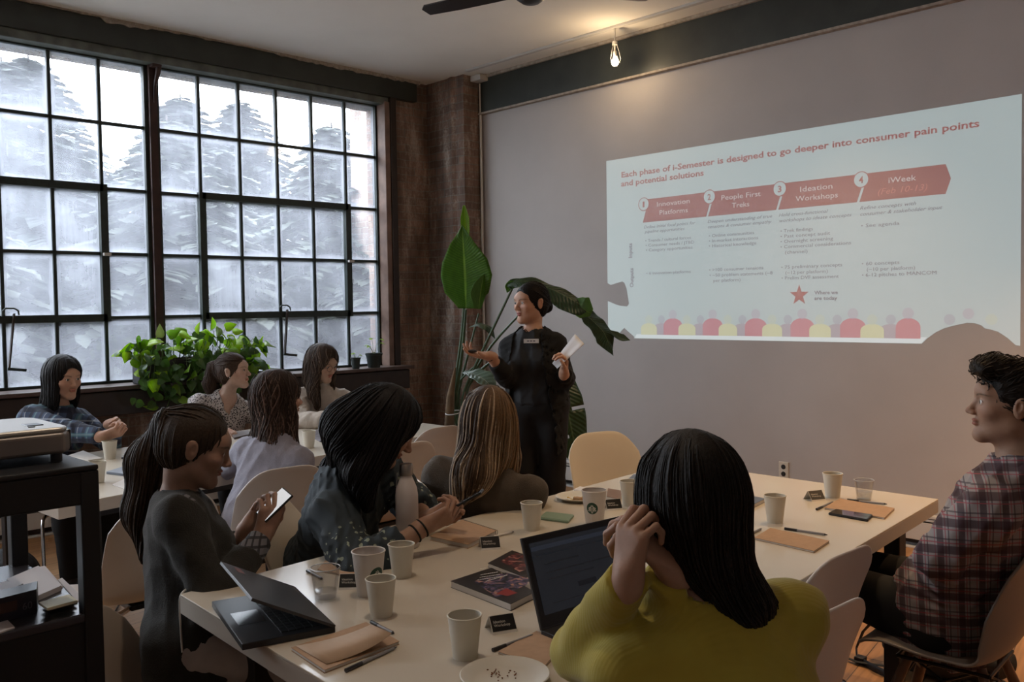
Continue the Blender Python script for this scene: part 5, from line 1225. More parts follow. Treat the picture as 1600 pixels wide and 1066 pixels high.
base = [ell(F.w((0, -.022, .040)), (.083, .100, .088), F.M, .02), ell(F.w((0, -.060, .0)), (.072, .066, .075), F.M, .03)]+q_
fc = [ell(F.w((0, .10, -.040)), (.075, .075, .092), F.M, .01), ell(F.w((0, .125, .012)), (.06, .060, .075), F.M, .01)]+EARCUT(F)
F.hair(base, lambda P: -F.M[1]*.6+F.M[0]*.5+Z*.15, (.014, .010, .008), n=700, length=(.03, .06), steps=6, face=fc, rad=.0013, off=(.0, .010), bump=.003); P10 = F
# ---------------- chairs ----------------
chair(pw, -5.34, 1.66, 15, 'white shell chair under the person in the blue checked shirt', 'moulded shell chairs')
chair(pw, -5.58, 2.74, 0, 'white shell chair under the person in the spotted blouse')
chair(pw, -5.36, 3.36, 0, 'white shell chair under the person in the cream roll-neck jumper')
chair(pw, -3.62, 1.98, 175, 'white shell chair under the person in the lavender-grey jumper')
chair(pw, -3.42, 1.36, 182, 'empty white shell chair with chrome legs beside the dark projector stand')
chair(pc, -2.66, 1.74, 40, 'cream shell chair under the person with black hair in teal')
chair(pc, -2.62, 2.38, 65, 'cream shell chair under the person in the brown jumper')
chair(pw, -4.10, 3.18, 184, 'empty white chair backing the far table, the one nearer the brick pillar')
chair(pw, -3.76, 2.70, 184, 'empty white chair with its back beside the black-haired person, nearer the camera')
chair(pw, -4.66, 3.96, 262, 'bright white shell chair at the far short end of the window table')
chair(pc, -2.80, 3.50, -20, 'empty cream shell chair with rounded back behind the front table under the plant leaf')
chair(pw, -1.34, 2.30, 178, 'empty white shell chair tucked under the front table, the farther of two')
chair(pw, -1.16, 1.86, 178, 'empty white shell chair right beside the person in mustard yellow')
chair(pt, -1.03, 2.90, 184, 'taupe shell armchair with wooden legs and wire braces under the man in checks')
chair(pb, -2.42, 1.10, 62, 'beige shell armchair under the person in the olive jumper').scale = (1.05, 1.05, .80)
chair(pv, -.86, 1.38, 160, 'white shell chair with wooden legs under the person in mustard yellow')
# ---------------- plants ----------------
def leaf_mat(name, c, tl=.35, rough=.38, vein=0):
    m, nt, N, L, b = nodes_mat(name); uv = N.new('ShaderNodeUVMap'); sp = N.new('ShaderNodeSeparateXYZ'); L.new(uv.outputs[0], sp.inputs[0])
    src = None
    n = N.new('ShaderNodeTexNoise'); n.inputs['Scale'].default_value = 9; L.new(uv.outputs[0], n.inputs['Vector'])
    mr = N.new('ShaderNodeMapRange'); mr.inputs['To Min'].default_value = .7; mr.inputs['To Max'].default_value = 1.3; L.new(n.outputs['Fac'], mr.inputs['Value'])
    vm = N.new('ShaderNodeVectorMath'); vm.operation = 'SCALE'; vm.inputs[0].default_value = c; L.new(mr.outputs[0], vm.inputs['Scale']); src = vm.outputs[0]
    if vein:     # side veins and pale midrib
        ab = N.new('ShaderNodeMath'); ab.operation = 'SUBTRACT'; L.new(sp.outputs[0], ab.inputs[0]); ab.inputs[1].default_value = .5
        a2 = N.new('ShaderNodeMath'); a2.operation = 'ABSOLUTE'; L.new(ab.outputs[0], a2.inputs[0])
        ph = N.new('ShaderNodeMath'); ph.operation = 'MULTIPLY_ADD'; L.new(sp.outputs[1], ph.inputs[0]); ph.inputs[1].default_value = vein
        k = N.new('ShaderNodeMath'); k.operation = 'MULTIPLY'; L.new(a2.outputs[0], k.inputs[0]); k.inputs[1].default_value = -vein*.22; L.new(k.outputs[0], ph.inputs[2])
        sn = N.new('ShaderNodeMath'); sn.operation = 'SINE'; L.new(ph.outputs[0], sn.inputs[0])
        r = N.new('ShaderNodeMapRange'); r.inputs['From Min'].default_value = -1; r.inputs['To Min'].default_value = .82; r.inputs['To Max'].default_value = 1.14; L.new(sn.outputs[0], r.inputs['Value'])
        v2 = N.new('ShaderNodeVectorMath'); v2.operation = 'SCALE'; L.new(src, v2.inputs[0]); L.new(r.outputs[0], v2.inputs['Scale'])
        lt = N.new('ShaderNodeMath'); lt.operation = 'LESS_THAN'; L.new(a2.outputs[0], lt.inputs[0]); lt.inputs[1].default_value = .022
        mx = N.new('ShaderNodeMix'); mx.data_type = 'RGBA'; L.new(lt.outputs[0], mx.inputs['Factor']); L.new(v2.outputs[0], mx.inputs['A']); mx.inputs['B'].default_value = (c[0]*2.2+.03, c[1]*1.6+.04, c[2]*2+.02, 1); src = mx.outputs['Result']
        bp = N.new('ShaderNodeBump'); bp.inputs['Strength'].default_value = .35; bp.inputs['Distance'].default_value = .004; L.new(sn.outputs[0], bp.inputs['Height']); L.new(bp.outputs[0], b.inputs['Normal'])
    L.new(src, b.inputs['Base Color']); b.inputs['Roughness'].default_value = rough
    t = N.new('ShaderNodeBsdfTranslucent'); sc = N.new('ShaderNodeVectorMath'); sc.operation = 'MULTIPLY'; L.new(src, sc.inputs[0]); sc.inputs[1].default_value = (1.5, 1.6, .6); L.new(sc.outputs[0], t.inputs[0])
    mx = N.new('ShaderNodeMixShader'); mx.inputs[0].default_value = tl; L.new(b.outputs[0], mx.inputs[1]); L.new(t.outputs[0], mx.inputs[2]); L.new(mx.outputs[0], N['Material Output'].inputs['Surface']); return m
def blade(name, rib, wl, wr, facing, m, parent, org, fold=.25, nseg=26, nw=8, wob=.0, seed=0, th=.0012, splits=()):
    """leaf blade round a midrib; wl/wr: half widths along the rib; facing: normal hint"""
    rib = np.array(rib, float); n0 = len(rib); t0 = np.linspace(0, 1, n0); t = np.linspace(0, 1, nseg)
    C = np.stack([np.interp(t, t0, rib[:, i]) for i in range(3)], 1)
    for _ in range(4): C[1:-1] = (C[:-2]+2*C[1:-1]+C[2:])/4
    T = np.gradient(C, axis=0); T /= np.linalg.norm(T, axis=1)[:, None]; f = np.tile(nrm(facing), (nseg, 1)) if np.ndim(facing) == 1 else np.stack([np.interp(t, np.linspace(0, 1, len(facing)), np.array(facing)[:, i]) for i in range(3)], 1)
    B = np.cross(T, f); B /= np.linalg.norm(B, axis=1)[:, None]; Nn = np.cross(B, T)
    WL = np.interp(t, np.linspace(0, 1, len(wl)), wl); WR = np.interp(t, np.linspace(0, 1, len(wr)), wr); rs = np.random.RandomState(seed)
    V, U = [], []
    for i in range(nseg):
        for j in range(-nw, nw+1):
            u = j/nw; w = (WR if u > 0 else WL)[i]*abs(u)
            V.append(C[i]+B[i]*w*np.sign(u)*math.cos(fold)+Nn[i]*(w*math.sin(fold)+wob*math.sin(i*.9+j*.5+seed)*abs(u)+T[i][0]*0)); U.append((u*.5+.5, t[i]))
    W_ = 2*nw+1; F_ = [(i*W_+j, i*W_+j+1, (i+1)*W_+j+1, (i+1)*W_+j) for i in range(nseg-1) for j in range(W_-1)
                       if not any(abs(i-int(a*nseg)) < 1 and ((j >= nw) == (sd > 0)) and abs(j-nw+.5) > 2 for a, sd in splits)]
    me = bpy.data.meshes.new(name); me.from_pydata([tuple(v-np.array(org)) for v in V], [], F_); uvl = me.uv_layers.new(name='UVMap')
    for lp in me.loops: uvl.data[lp.index].uv = U[lp.vertex_index]
    me.materials.append(m); me.polygons.foreach_set('use_smooth', [True]*len(me.polygons))
    o = bpy.data.objects.new(name, me); COL.objects.link(o); o.parent = parent
    md = o.modifiers.new('thick', 'SOLIDIFY'); md.thickness = th; return o
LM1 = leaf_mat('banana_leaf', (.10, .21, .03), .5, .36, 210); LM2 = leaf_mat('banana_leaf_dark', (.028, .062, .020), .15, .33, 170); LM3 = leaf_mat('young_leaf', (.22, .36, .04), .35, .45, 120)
M_stem = mat('green_stalk', (.045, .080, .032), .4, noise=.3, nscale=20); M_sheath = mat('dry_sheath', (.16, .10, .05), .7, noise=.3, nscale=15)
base = np.array((-4.86, 4.42, 0)); e = empty('bird_of_paradise_plant', tuple(base), 0, 'tall potted plant with huge paddle leaves standing in the corner behind the presenter', 'plant')
M_pot = mat('dark_pot', (.03, .03, .03), .5)
mb = MB(); mb.lathe([(0, 0), (.15, 0), (.20, .30), (.21, .34), (.19, .34), (.185, .30), (0, .30)], 32); mb.build('pot', M_pot, e, smooth=True)
mb = MB(); mb.lathe([(0, .29), (.184, .295), (.184, .305), (0, .31)], 24); mb.build('soil', mat('soil', (.02, .015, .01), .95), e)
TOWARD = -AW
def stalk(pts, r, nm='stalk'):
    mb = MB(); P = np.array(pts)-base; n = len(P); t = np.linspace(0, 1, 14); Q = np.stack([np.interp(t, np.linspace(0, 1, n), P[:, i]) for i in range(3)], 1)
    for _ in range(3): Q[1:-1] = (Q[:-2]+2*Q[1:-1]+Q[2:])/4
    mb.tube(Q, list(np.linspace(r, r*.45, 14)), 8); mb.build(nm, M_stem, e, smooth=True)
D0 = 6.35
b0 = base+np.array((0, 0, .32)); bb = lambda dx, dy: b0+np.array((dx, dy, 0))
st1 = [bb(.03, -.02), atd(706, 645, 6.25), atd(722, 560, 6.2), atd(728, 484, 6.15)]
stalk(st1, .020); stalk([bb(-.02, .03), atd(702, 640, 6.3), atd(718, 560, 6.3), atd(727, 470, 6.28), atd(727, 385, 6.3)], .016)
stalk([bb(.05, .03), atd(712, 640, 6.3), atd(748, 560, 6.2), atd(800, 452, 6.0)], .017); stalk([bb(.06, 0), atd(716, 630, 6.4), atd(760, 545, 6.3), atd(835, 468, 6.15)], .015)
stalk([bb(.0, .05), atd(708, 640, 6.45), atd(730, 560, 6.4), atd(748, 490, 6.4)], .014); stalk([bb(.02, .06), atd(712, 630, 6.4), atd(745, 580, 6.3), atd(790, 548, 6.2), atd(860, 560, 6.0)], .016)
stalk([bb(-.04, 0), atd(704, 650, 6.3), atd(712, 600, 6.3), atd(742, 572, 6.25)], .013); stalk([bb(.07, .03), atd(720, 640, 6.3), atd(760, 600, 6.25), atd(800, 560, 6.2), atd(840, 500, 6.2)], .013)
mb = MB()
P = [atd(702, 668, 6.22)-base, atd(704, 620, 6.2)-base, atd(711, 575, 6.2)-base]; mb.tube(P, [.035, .028, .006], 10); mb.tube([atd(722, 668, 6.25)-base, atd(725, 640, 6.25)-base, atd(727, 612, 6.25)-base], [.03, .022, .004], 8); mb.build('sheath', M_sheath, e, smooth=True)
mb = MB(); c = atd(708, 645, 6.2)-base; mb.tube([c+np.array((math.cos(a)*.055, math.sin(a)*.05, .01*math.sin(a*1.0))) for a in np.linspace(0, 6.28, 20)], .004, 6); mb.build('tie', M_white, e, smooth=True)
# the big upright leaf
fr = nrm(TOWARD*.9+Z*.12-CR*.15)
blade('leaf', [atd(728, 482, 6.15), atd(727, 440, 6.12), atd(725, 400, 6.12), atd(722, 352, 6.16)], [.05, .14, .165, .150, .09, .0], [.06, .165, .195, .165, .08, .0], fr, LM1, e, base, .18, wob=.006, seed=1)
blade('leaf', [atd(748, 483, 6.08), atd(752, 450, 6.06), atd(756, 428, 6.07)], [.03, .075, .05, .0], [.02, .05, .06, .01], nrm(TOWARD+CR*.4), LM1, e, base, -.35, seed=2)
blade('leaf', [atd(727, 384, 6.3), atd(727, 350, 6.3), atd(725, 321, 6.3)], [.025, .036, .034, .008], [.025, .034, .034, .008], nrm(TOWARD), LM3, e, base, .5, seed=3)
# arching leaf over the presenter's head
up_ = nrm(Z*.75+TOWARD*.65)
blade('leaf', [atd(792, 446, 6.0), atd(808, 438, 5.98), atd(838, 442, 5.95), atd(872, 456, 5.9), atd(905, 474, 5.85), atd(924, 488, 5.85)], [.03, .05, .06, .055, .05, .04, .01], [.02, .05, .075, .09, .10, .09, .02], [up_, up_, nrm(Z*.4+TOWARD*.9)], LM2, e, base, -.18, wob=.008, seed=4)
blade('leaf', [atd(893, 470, 5.9), atd(906, 482, 5.85), atd(924, 490, 5.84)], [.01, .07, .09, .03], [.01, .05, .06, .02], nrm(TOWARD*.8-CR*.4+Z*.2), LM1, e, base, .2, seed=5)
stalk([atd(800, 452, 6.0), atd(795, 448, 6.0), atd(792, 446, 6.0)], .008)
blade('leaf', [atd(792, 458, 6.02), atd(797, 446, 6.01), atd(808, 442, 6.0)], [.0, .03, .03, .01], [.0, .025, .03, .01], nrm(TOWARD), LM1, e, base, .2, seed=6)
# drooping dark leaf behind
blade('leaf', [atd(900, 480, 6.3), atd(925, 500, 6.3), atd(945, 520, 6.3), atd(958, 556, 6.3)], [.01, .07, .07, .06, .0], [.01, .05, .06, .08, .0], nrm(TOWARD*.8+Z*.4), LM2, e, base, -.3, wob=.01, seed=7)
blade('leaf', [atd(950, 515, 6.3), atd(968, 528, 6.3), atd(985, 532, 6.3)], [.0, .03, .035, .0], [.0, .03, .035, .0], nrm(TOWARD*.6+Z*.6), LM2, e, base, .3, seed=8)
# great torn leaf hanging behind the presenter
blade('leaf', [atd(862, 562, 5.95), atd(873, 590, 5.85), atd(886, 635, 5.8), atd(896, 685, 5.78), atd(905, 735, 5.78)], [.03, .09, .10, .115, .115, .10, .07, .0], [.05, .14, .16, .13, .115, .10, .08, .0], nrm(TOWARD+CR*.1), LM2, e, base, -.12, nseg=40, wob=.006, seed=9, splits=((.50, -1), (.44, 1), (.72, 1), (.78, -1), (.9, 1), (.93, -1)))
# small ones lower down
blade('leaf', [atd(732, 512, 6.35), atd(748, 505, 6.33), atd(765, 512, 6.3), atd(774, 530, 6.3)], [.0, .02, .03, .03, .0], [.0, .02, .035, .03, .0], nrm(TOWARD*.6+Z), LM2, e, base, -.3, seed=10)
blade('leaf', [atd(724, 582, 6.05), atd(738, 584, 5.95), atd(757, 593, 5.85), atd(772, 610, 5.8)], [.01, .06, .08, .07, .02], [.01, .03, .05, .05, .01], nrm(Z*.8+TOWARD*.6), leaf_mat('grey_green_leaf', (.09, .13, .09), .15, .3, 60), e, base, .1, wob=.006, seed=11)

# golden pothos trailing over the sill
PX, PY0, PY1 = -6.44, 2.50, 3.45
e = empty('pothos_plant', (PX, (PY0+PY1)/2, .985), 0, 'bushy bright green trailing plant spilling over the window sill', 'plant'); org = np.array((PX, (PY0+PY1)/2, .985))
mb = MB(); mb.box((-.07, -.42, 0), (.06, .42, .17)); mb.build('planter', mat('black_planter', (.02, .02, .022), .5), e, bevel=.01)
mb = MB(); mb.box((-.06, -.41, .165), (.05, .41, .176)); mb.build('soil', MATS['soil'], e)
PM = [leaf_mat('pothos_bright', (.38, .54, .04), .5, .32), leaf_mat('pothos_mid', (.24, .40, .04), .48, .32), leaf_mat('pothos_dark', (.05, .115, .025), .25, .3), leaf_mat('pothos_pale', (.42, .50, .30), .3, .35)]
rs = np.random.RandomState(5)
def heart(c, d, n_, L_):
    """pothos leaf: c base, d direction to the tip, n_ normal"""
    d = nrm(d); n_ = nrm(n_-d*np.dot(n_, d)); s = np.cross(d, n_)
    out = [(0, 0), (-.10, .16), (-.05, .33), (.15, .42), (.42, .38), (.70, .22), (.90, .08), (1.0, 0)]
    V = []; 
    for a, w in out: V.append(c+d*a*L_-n_*(.16*a*a)*L_)
    k = len(V)
    for sg in (1, -1):
        for a, w in out[1:-1]: V.append(c+d*a*L_+s*sg*w*L_+n_*(.14*w-.16*a*a)*L_)
    F_ = []
    m_ = len(out)
    for sg in (0, 1):
        o_ = k+sg*(m_-2)
        for i in range(m_-1):
            q = [i, i+1]; 
            a1 = o_+i-1 if 0 < i < m_-1 else None; a2 = o_+i if 0 < i+1 < m_-1 else None
            pts = [i, i+1]+([a2] if a2 is not None else [])+([a1] if a1 is not None else [])
            if len(pts) >= 3: F_.append(tuple(pts if sg == 0 else pts[::-1]))
    return V, F_
vines = MB()
N_LEAF = 98
for i in range(N_LEAF):
    r1 = rs.rand(); y = rs.uniform(-.52, .60)
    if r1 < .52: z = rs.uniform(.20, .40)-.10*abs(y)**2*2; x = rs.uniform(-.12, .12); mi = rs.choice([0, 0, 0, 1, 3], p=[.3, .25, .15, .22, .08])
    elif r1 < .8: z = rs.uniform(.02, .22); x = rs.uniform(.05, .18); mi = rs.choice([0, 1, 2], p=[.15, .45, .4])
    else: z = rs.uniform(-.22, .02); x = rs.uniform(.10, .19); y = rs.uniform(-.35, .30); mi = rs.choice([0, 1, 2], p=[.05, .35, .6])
    if x < -.05: z = max(z, .22)
    c = np.array((x, y, z)); L_ = rs.uniform(.075, .125); n_ = nrm(np.array((.8, 0, .55))+rs.normal(size=3)*.45); d = nrm(np.array((.35, .15, -.75))+rs.normal(size=3)*.75)
    V, F_ = heart(c, d, n_, L_)
    me = bpy.data.meshes.new('leaf'); me.from_pydata([tuple(v) for v in V], [], F_); uvl = me.uv_layers.new(name='UVMap')
    for lp in me.loops: uvl.data[lp.index].uv = (rs.rand()*.2+i*.13, lp.vertex_index*.06)
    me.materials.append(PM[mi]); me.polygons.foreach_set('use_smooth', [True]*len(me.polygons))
    o = bpy.data.objects.new('leaf', me); COL.objects.link(o); o.parent = e; md = o.modifiers.new('thick', 'SOLIDIFY'); md.thickness = .0008
    root = np.array((0, np.clip(y*.8, -.38, .38), .17)); mid = (root+c)/2+np.array((.03, 0, .07)); vines.tube([root, mid, c], [.0025, .002, .0015], 5)
vines.build('vines', mat('vine_green', (.10, .15, .04), .5), e)
# remaining small foliage, too many to count
V, F_ = [], []
for i in range(190):
    y = rs.uniform(-.50, .60); z = rs.uniform(-.14, .33)-.1*y*y; x = rs.uniform(.0, .13) if z < .18 else rs.uniform(-.1, .1)
    v, f_ = heart(np.array((x+(.07 if z < .17 else 0), y, z)), rs.normal(size=3)+np.array((.2, 0, -.6)), rs.normal(size=3)*.5+np.array((.8, 0, .4)), rs.uniform(.05, .10)); k = len(V); V += [tuple(p) for p in v]; F_ += [tuple(a+k for a in q) for q in f_]
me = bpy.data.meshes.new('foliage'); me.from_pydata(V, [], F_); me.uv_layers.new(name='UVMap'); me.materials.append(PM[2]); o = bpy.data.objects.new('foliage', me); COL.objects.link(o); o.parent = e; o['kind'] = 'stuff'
# two small pots on the sill
for (y, h_, r_, n_, lab) in ((4.43, .095, .042, 3, 'small black pot with a tiny seedling on the sill, left of the bigger pot'), (4.62, .125, .072, 5, 'dark green plastic pot with a small round-leaved plant at the sill corner')):
    e = empty('potted_plant', (-6.46, y, .985), 0, lab, 'plant')
    mb = MB(); mb.lathe([(0, 0), (r_*.72, 0), (r_*.95, h_*.85), (r_*1.04, h_*.86), (r_*1.06, h_), (r_*.94, h_), (r_*.9, h_*.85), (0, h_*.85)], 24); mb.build('pot', mat('green_black_plastic', (.018, .028, .026), .4), e, smooth=True)
    mb = MB(); mb.lathe([(0, h_*.84), (r_*.9, h_*.86), (0, h_*.9)], 16); mb.build('soil', MATS['soil'], e)
    for k in range(n_):
        a = k*2.3+.5; hh = h_+(.05+.11*rs.rand())*(1 if n_ > 3 else .4); tip = np.array((r_*.9*math.cos(a), r_*.9*math.sin(a), hh))
        mb = MB(); mb.tube([(0, 0, h_*.85), (tip[0]*.4, tip[1]*.4, hh*.8), tuple(tip)], .0018, 5); mb.build('stem', MATS['vine_green'], e)
        V, F_ = heart(tip, np.array((math.cos(a), math.sin(a), -.2)), np.array((.3, 0, 1.)), .028+.014*(n_ > 3)); me = bpy.data.meshes.new('leaf'); me.from_pydata([tuple(v) for v in V], [], F_); me.uv_layers.new(name='UVMap'); me.materials.append(PM[1]); o = bpy.data.objects.new('leaf', me); COL.objects.link(o); o.parent = e
# ---------------- things on the tables ----------------
def T(px, py, z=TZ): return onz(px, py, z)
M_paper = mat('paper_cup_card', (.62, .585, .50), .6); M_in = mat('cup_inside', (.66, .62, .50), .5)
def paper_cup(h=.094, rt=.037, rb=.0265, m=None):
    e = empty('paper_cup')
    mb = MB(); mb.lathe([(rb-.001, .004), (rb, .0), (rb, .001), (rt, h-.003), (rt-.0008, h-.003), (rb-.001, .006), (0, .006)], 40); mb.build('cup_wall', m or M_paper, e, smooth=True)
    mb = MB(); mb.tube([(rt*math.cos(a), rt*math.sin(a), h-.0015) for a in np.linspace(0, 2*math.pi, 41)], .0019, 8, cap=False); mb.build('rim', m or M_paper, e, smooth=True)
    return e
proto_cup = paper_cup(); first = [True]
def cup(px, py, label, group='plain paper cups'):
    p = T(px, py); o = proto_cup if first[0] else copy_tree(proto_cup); first[0] = False
    o.location = (p[0], p[1], TZ); o.rotation_euler = (0, 0, px*.7); tag(o, label, 'cup', group); return o
for a in ((727, 1027, 'white paper cup in the foreground next to the round paper plate'), (596, 962, 'white paper cup in front of the printed coffee cup near the dark folded laptop'),
          (628, 901, 'white paper cup at the foot of the tall white bottle'), (831, 828, 'white paper cup beside the mint green phone'), (984, 790, 'white paper cup standing right of the far printed coffee cup'),
          (1211, 816, 'white paper cup between the blue book and the near kraft notebook'), (1301, 777, 'white paper cup next to the clear water glass'), (172, 717, 'white paper cup in front of the person in blue checks'),
          (153, 754, 'white paper cup seen just behind the black projector stand'), (476, 667, 'white paper cup on the window table, the farther of two in line'), (483, 700, 'white paper cup on the window table, the nearer of two in line'),
          (541, 658, 'white paper cup near the hands of the person in cream')): cup(*a)
# printed coffee cups
M_cw = mat('coffee_cup_card', (.60, .55, .51), .45); M_lg = mat('logo_green', (.012, .055, .035), .5); M_lk = mat('logo_white', (.62, .60, .56), .5); M_ink = mat('grey_print', (.16, .16, .17), .6)
def coffee_cup(px, py, ang, label):
    p = T(px, py); e = empty('coffee_cup', (p[0], p[1], TZ), 0, label, 'cup'); h, rt, rb = .118, .0435, .031
    mb = MB(); mb.lathe([(rb-.001, .004), (rb, 0), (rt, h-.003), (rt-.0008, h-.003), (rb-.001, .007), (0, .007)], 48); mb.build('cup_wall', M_cw, e, smooth=True)
    mb = MB(); mb.tube([(rt*math.cos(a), rt*math.sin(a), h-.0015) for a in np.linspace(0, 2*math.pi, 49)], .0021, 8, cap=False); mb.build('rim', M_cw, e, smooth=True)
    def on(u, v, lay):          # u along the wall, v up from the logo centre
        z = .060+v; r = rb+(rt-rb)*z/h+.0003+lay*.00025; a = ang+u/r; return (r*math.cos(a), r*math.sin(a), z)
    def disc(R, lay, m, nm, r0=0):
        mb = MB(); n = 32; rings = 5
        V = [on((r0+(R-r0)*k/rings)*math.cos(t), (r0+(R-r0)*k/rings)*math.sin(t), lay) for k in range(rings+1) for t in np.linspace(0, 2*math.pi, n+1)[:-1]]
        mb.add(V, [(k*n+j, k*n+(j+1) % n, (k+1)*n+(j+1) % n, (k+1)*n+j) for k in range(rings) for j in range(n)]); return mb.build(nm, m, e)
    disc(.0205, 0, M_lg, 'logo')
    def stroke(P, w, nm='logo_figure', mb=None):
        n = len(P); V = []
        for i, (u, v) in enumerate(P):
            du, dv = P[min(i+1, n-1)][0]-P[max(i-1, 0)][0], P[min(i+1, n-1)][1]-P[max(i-1, 0)][1]; L_ = math.hypot(du, dv) or 1
            V += [on(u-dv/L_*w, v+du/L_*w, 1), on(u+dv/L_*w, v-du/L_*w, 1)]
        mb.add(V, [(2*i, 2*i+1, 2*i+3, 2*i+2) for i in range(n-1)])
    mb = MB(); r_ = .001
    stroke([(x*r_, y*r_) for x, y in ((-4, 7), (-4, 10), (-2, 9), (0, 12), (2, 9), (4, 10), (4, 7))], .0008, mb=mb)
    stroke([(4.0*r_*math.sin(t), 3*r_+4*r_*math.cos(t)) for t in np.linspace(0, 2*math.pi, 16)], .0009, mb=mb)
    for sx in (-1, 1):
        for k, o_ in enumerate((6, 8.6, 11.2)):
            stroke([(sx*(o_+1.0*math.sin(y*.9+k))*r_, y*r_) for y in np.linspace(6-k*1.2, -10+k*2.2, 10)], .0009, mb=mb)
        stroke([(sx*x*r_, y*r_) for x, y in ((1.5, -3), (3.2, -7), (2.2, -12), (1.2, -17))], .0010, mb=mb)
        stroke([(sx*x*r_, y*r_) for x, y in ((9, -11), (13, -6), (15.5, -9))], .0009, mb=mb)
    mb.build('logo_figure', M_lk, e)
    mb = MB()
    for k in range(5):
        for (a0, ln) in ((-.062, .012),): mb.add([on(a0, .022-k*.010, 0), on(a0+ln*(1-.1*(k % 2)), .022-k*.010, 0), on(a0+ln*(1-.1*(k % 2)), .0235-k*.010, 0), on(a0, .0235-k*.010, 0)], [(0, 1, 2, 3)])
    mb.build('printed_lines', M_ink, e)
coffee_cup(577, 929, math.radians(0), 'tall printed coffee cup with green logo beside the black name card')
coffee_cup(929, 818, math.radians(-62), 'tall printed coffee cup with green logo behind the open laptop screen')
# clear cups
m, nt, N, L, b = nodes_mat('clear_plastic'); N.remove(b); t = N.new('ShaderNodeBsdfTransparent'); t.inputs[0].default_value = (.93, .93, .93, 1); g = N.new('ShaderNodeBsdfGlossy'); g.inputs['Roughness'].default_value = .05
fz = N.new('ShaderNodeLayerWeight'); fz.inputs[0].default_value = .35; mr = N.new('ShaderNodeMapRange'); mr.inputs['To Min'].default_value = .05; mr.inputs['To Max'].default_value = .32; L.new(fz.outputs['Facing'], mr.inputs['Value']); mx = N.new('ShaderNodeMixShader'); L.new(mr.outputs[0], mx.inputs[0]); L.new(t.outputs[0], mx.inputs[1]); L.new(g.outputs[0], mx.inputs[2]); L.new(mx.outputs[0], N['Material Output'].inputs['Surface']); M_clear = m
def clear_cup(px, py, h, rt, rb, water, name, label, cat):
    p = T(px, py); e = empty(name, (p[0], p[1], TZ), 0, label, cat)
    mb = MB(); mb.lathe([(0, 0), (rb, 0), (rb+.001, .003), (rt, h), (rt-.0012, h), (rb-.001, .005), (0, .005)], 36); mb.build('cup_wall', M_clear, e, smooth=True)
    mb = MB(); mb.tube([(rt*math.cos(a), rt*math.sin(a), h) for a in np.linspace(0, 2*math.pi, 37)], .0016, 8, cap=False); mb.build('rim', mat('clear_rim', (.8, .8, .8), .1, trans=.6), e, smooth=True)
    rw = rb+(rt-rb)*water/h-.002
    mb = MB(); mb.lathe([(0, .006), (rb-.002, .006), (rw, water), (0, water)], 32); mb.build('water', M_clear, e, smooth=True)
clear_cup(509, 937, .085, .0385, .027, .026, 'plastic_cup', 'clear plastic cup of water next to the dark folded laptop', 'cup')
clear_cup(1350, 781, .076, .036, .026, .032, 'drinking_glass', 'clear glass tumbler half full of water near the far table corner', 'glass')
# white bottle
p = T(637, 855); e = empty('water_bottle', (p[0], p[1], TZ), 0, 'tall white metal water bottle with steel cap standing in front of the black-haired person', 'bottle')
mb = MB(); mb.lathe([(0, 0), (.032, 0), (.036, .004), (.036, .165), (.033, .190), (.024, .212), (.0185, .226), (.0185, .232), (0, .232)], 40); mb.build('bottle_body', mat('white_enamel', (.60, .55, .53), .3), e, smooth=True)
mb = MB(); mb.lathe([(0, .230), (.0205, .230), (.0215, .234), (.0215, .262), (.018, .267), (0, .268)], 32); mb.build('cap', mat('brushed_steel', (.32, .29, .26), .35, 1), e, smooth=True)
mb = MB(); a0 = math.radians(205); mb.tube([(.0215*math.cos(a0), .0215*math.sin(a0), .245), (.032*math.cos(a0), .032*math.sin(a0), .225), (.036*math.cos(a0), .036*math.sin(a0), .195), (.037*math.cos(a0), .037*math.sin(a0), .19)], .0022, 6); mb.build('cord_loop', mat('grey_cord', (.3, .3, .3), .7), e, smooth=True)
mb = MB()
for k, (a_, z_) in enumerate(((-32, .048), (-27, .053), (-35, .042), (-30, .036), (-25, .043))):
    a = math.radians(a_); q = []
    for da, dz in ((0, 0), (.05, .004), (.09, .012), (.04, .008)): q.append((.0363*math.cos(a+da), .0363*math.sin(a+da), z_+dz))
    mb.add(q, [(0, 1, 2, 3)])
mb.build('leaf_print', M_ink, e)

def slab(name, P, th, m, z0=TZ, parent=None, label=None, cat=None, group=None, bevel=.001, rel_to=None):
    """P: four corner points on the tabletop (px) ; returns Empty/mesh origin at centre"""
    W = [T(x, y, z0+th) for x, y in P]; c = sum(W)/len(W); c[2] = z0
    mb = MB(); q = [(w[0]-c[0], w[1]-c[1]) for w in W]
    ar = sum(q[i][0]*q[(i+1) % 4][1]-q[(i+1) % 4][0]*q[i][1] for i in range(4))
    if ar < 0: q = q[::-1]
    mb.prism(q, 0, th); return mb.build(name, m, parent, loc=tuple(c) if parent is None else (0, 0, 0), bevel=bevel, label=label, cat=cat, group=group), c, q
M_kraft = mat('kraft_card', (.42, .27, .165), .75, noise=.08, nscale=60); M_pg = mat('page_white', (.60, .57, .54), .7); M_pen = mat('pen_black', (.02, .02, .025), .3); M_pens = mat('pen_clear', (.25, .25, .27), .25)
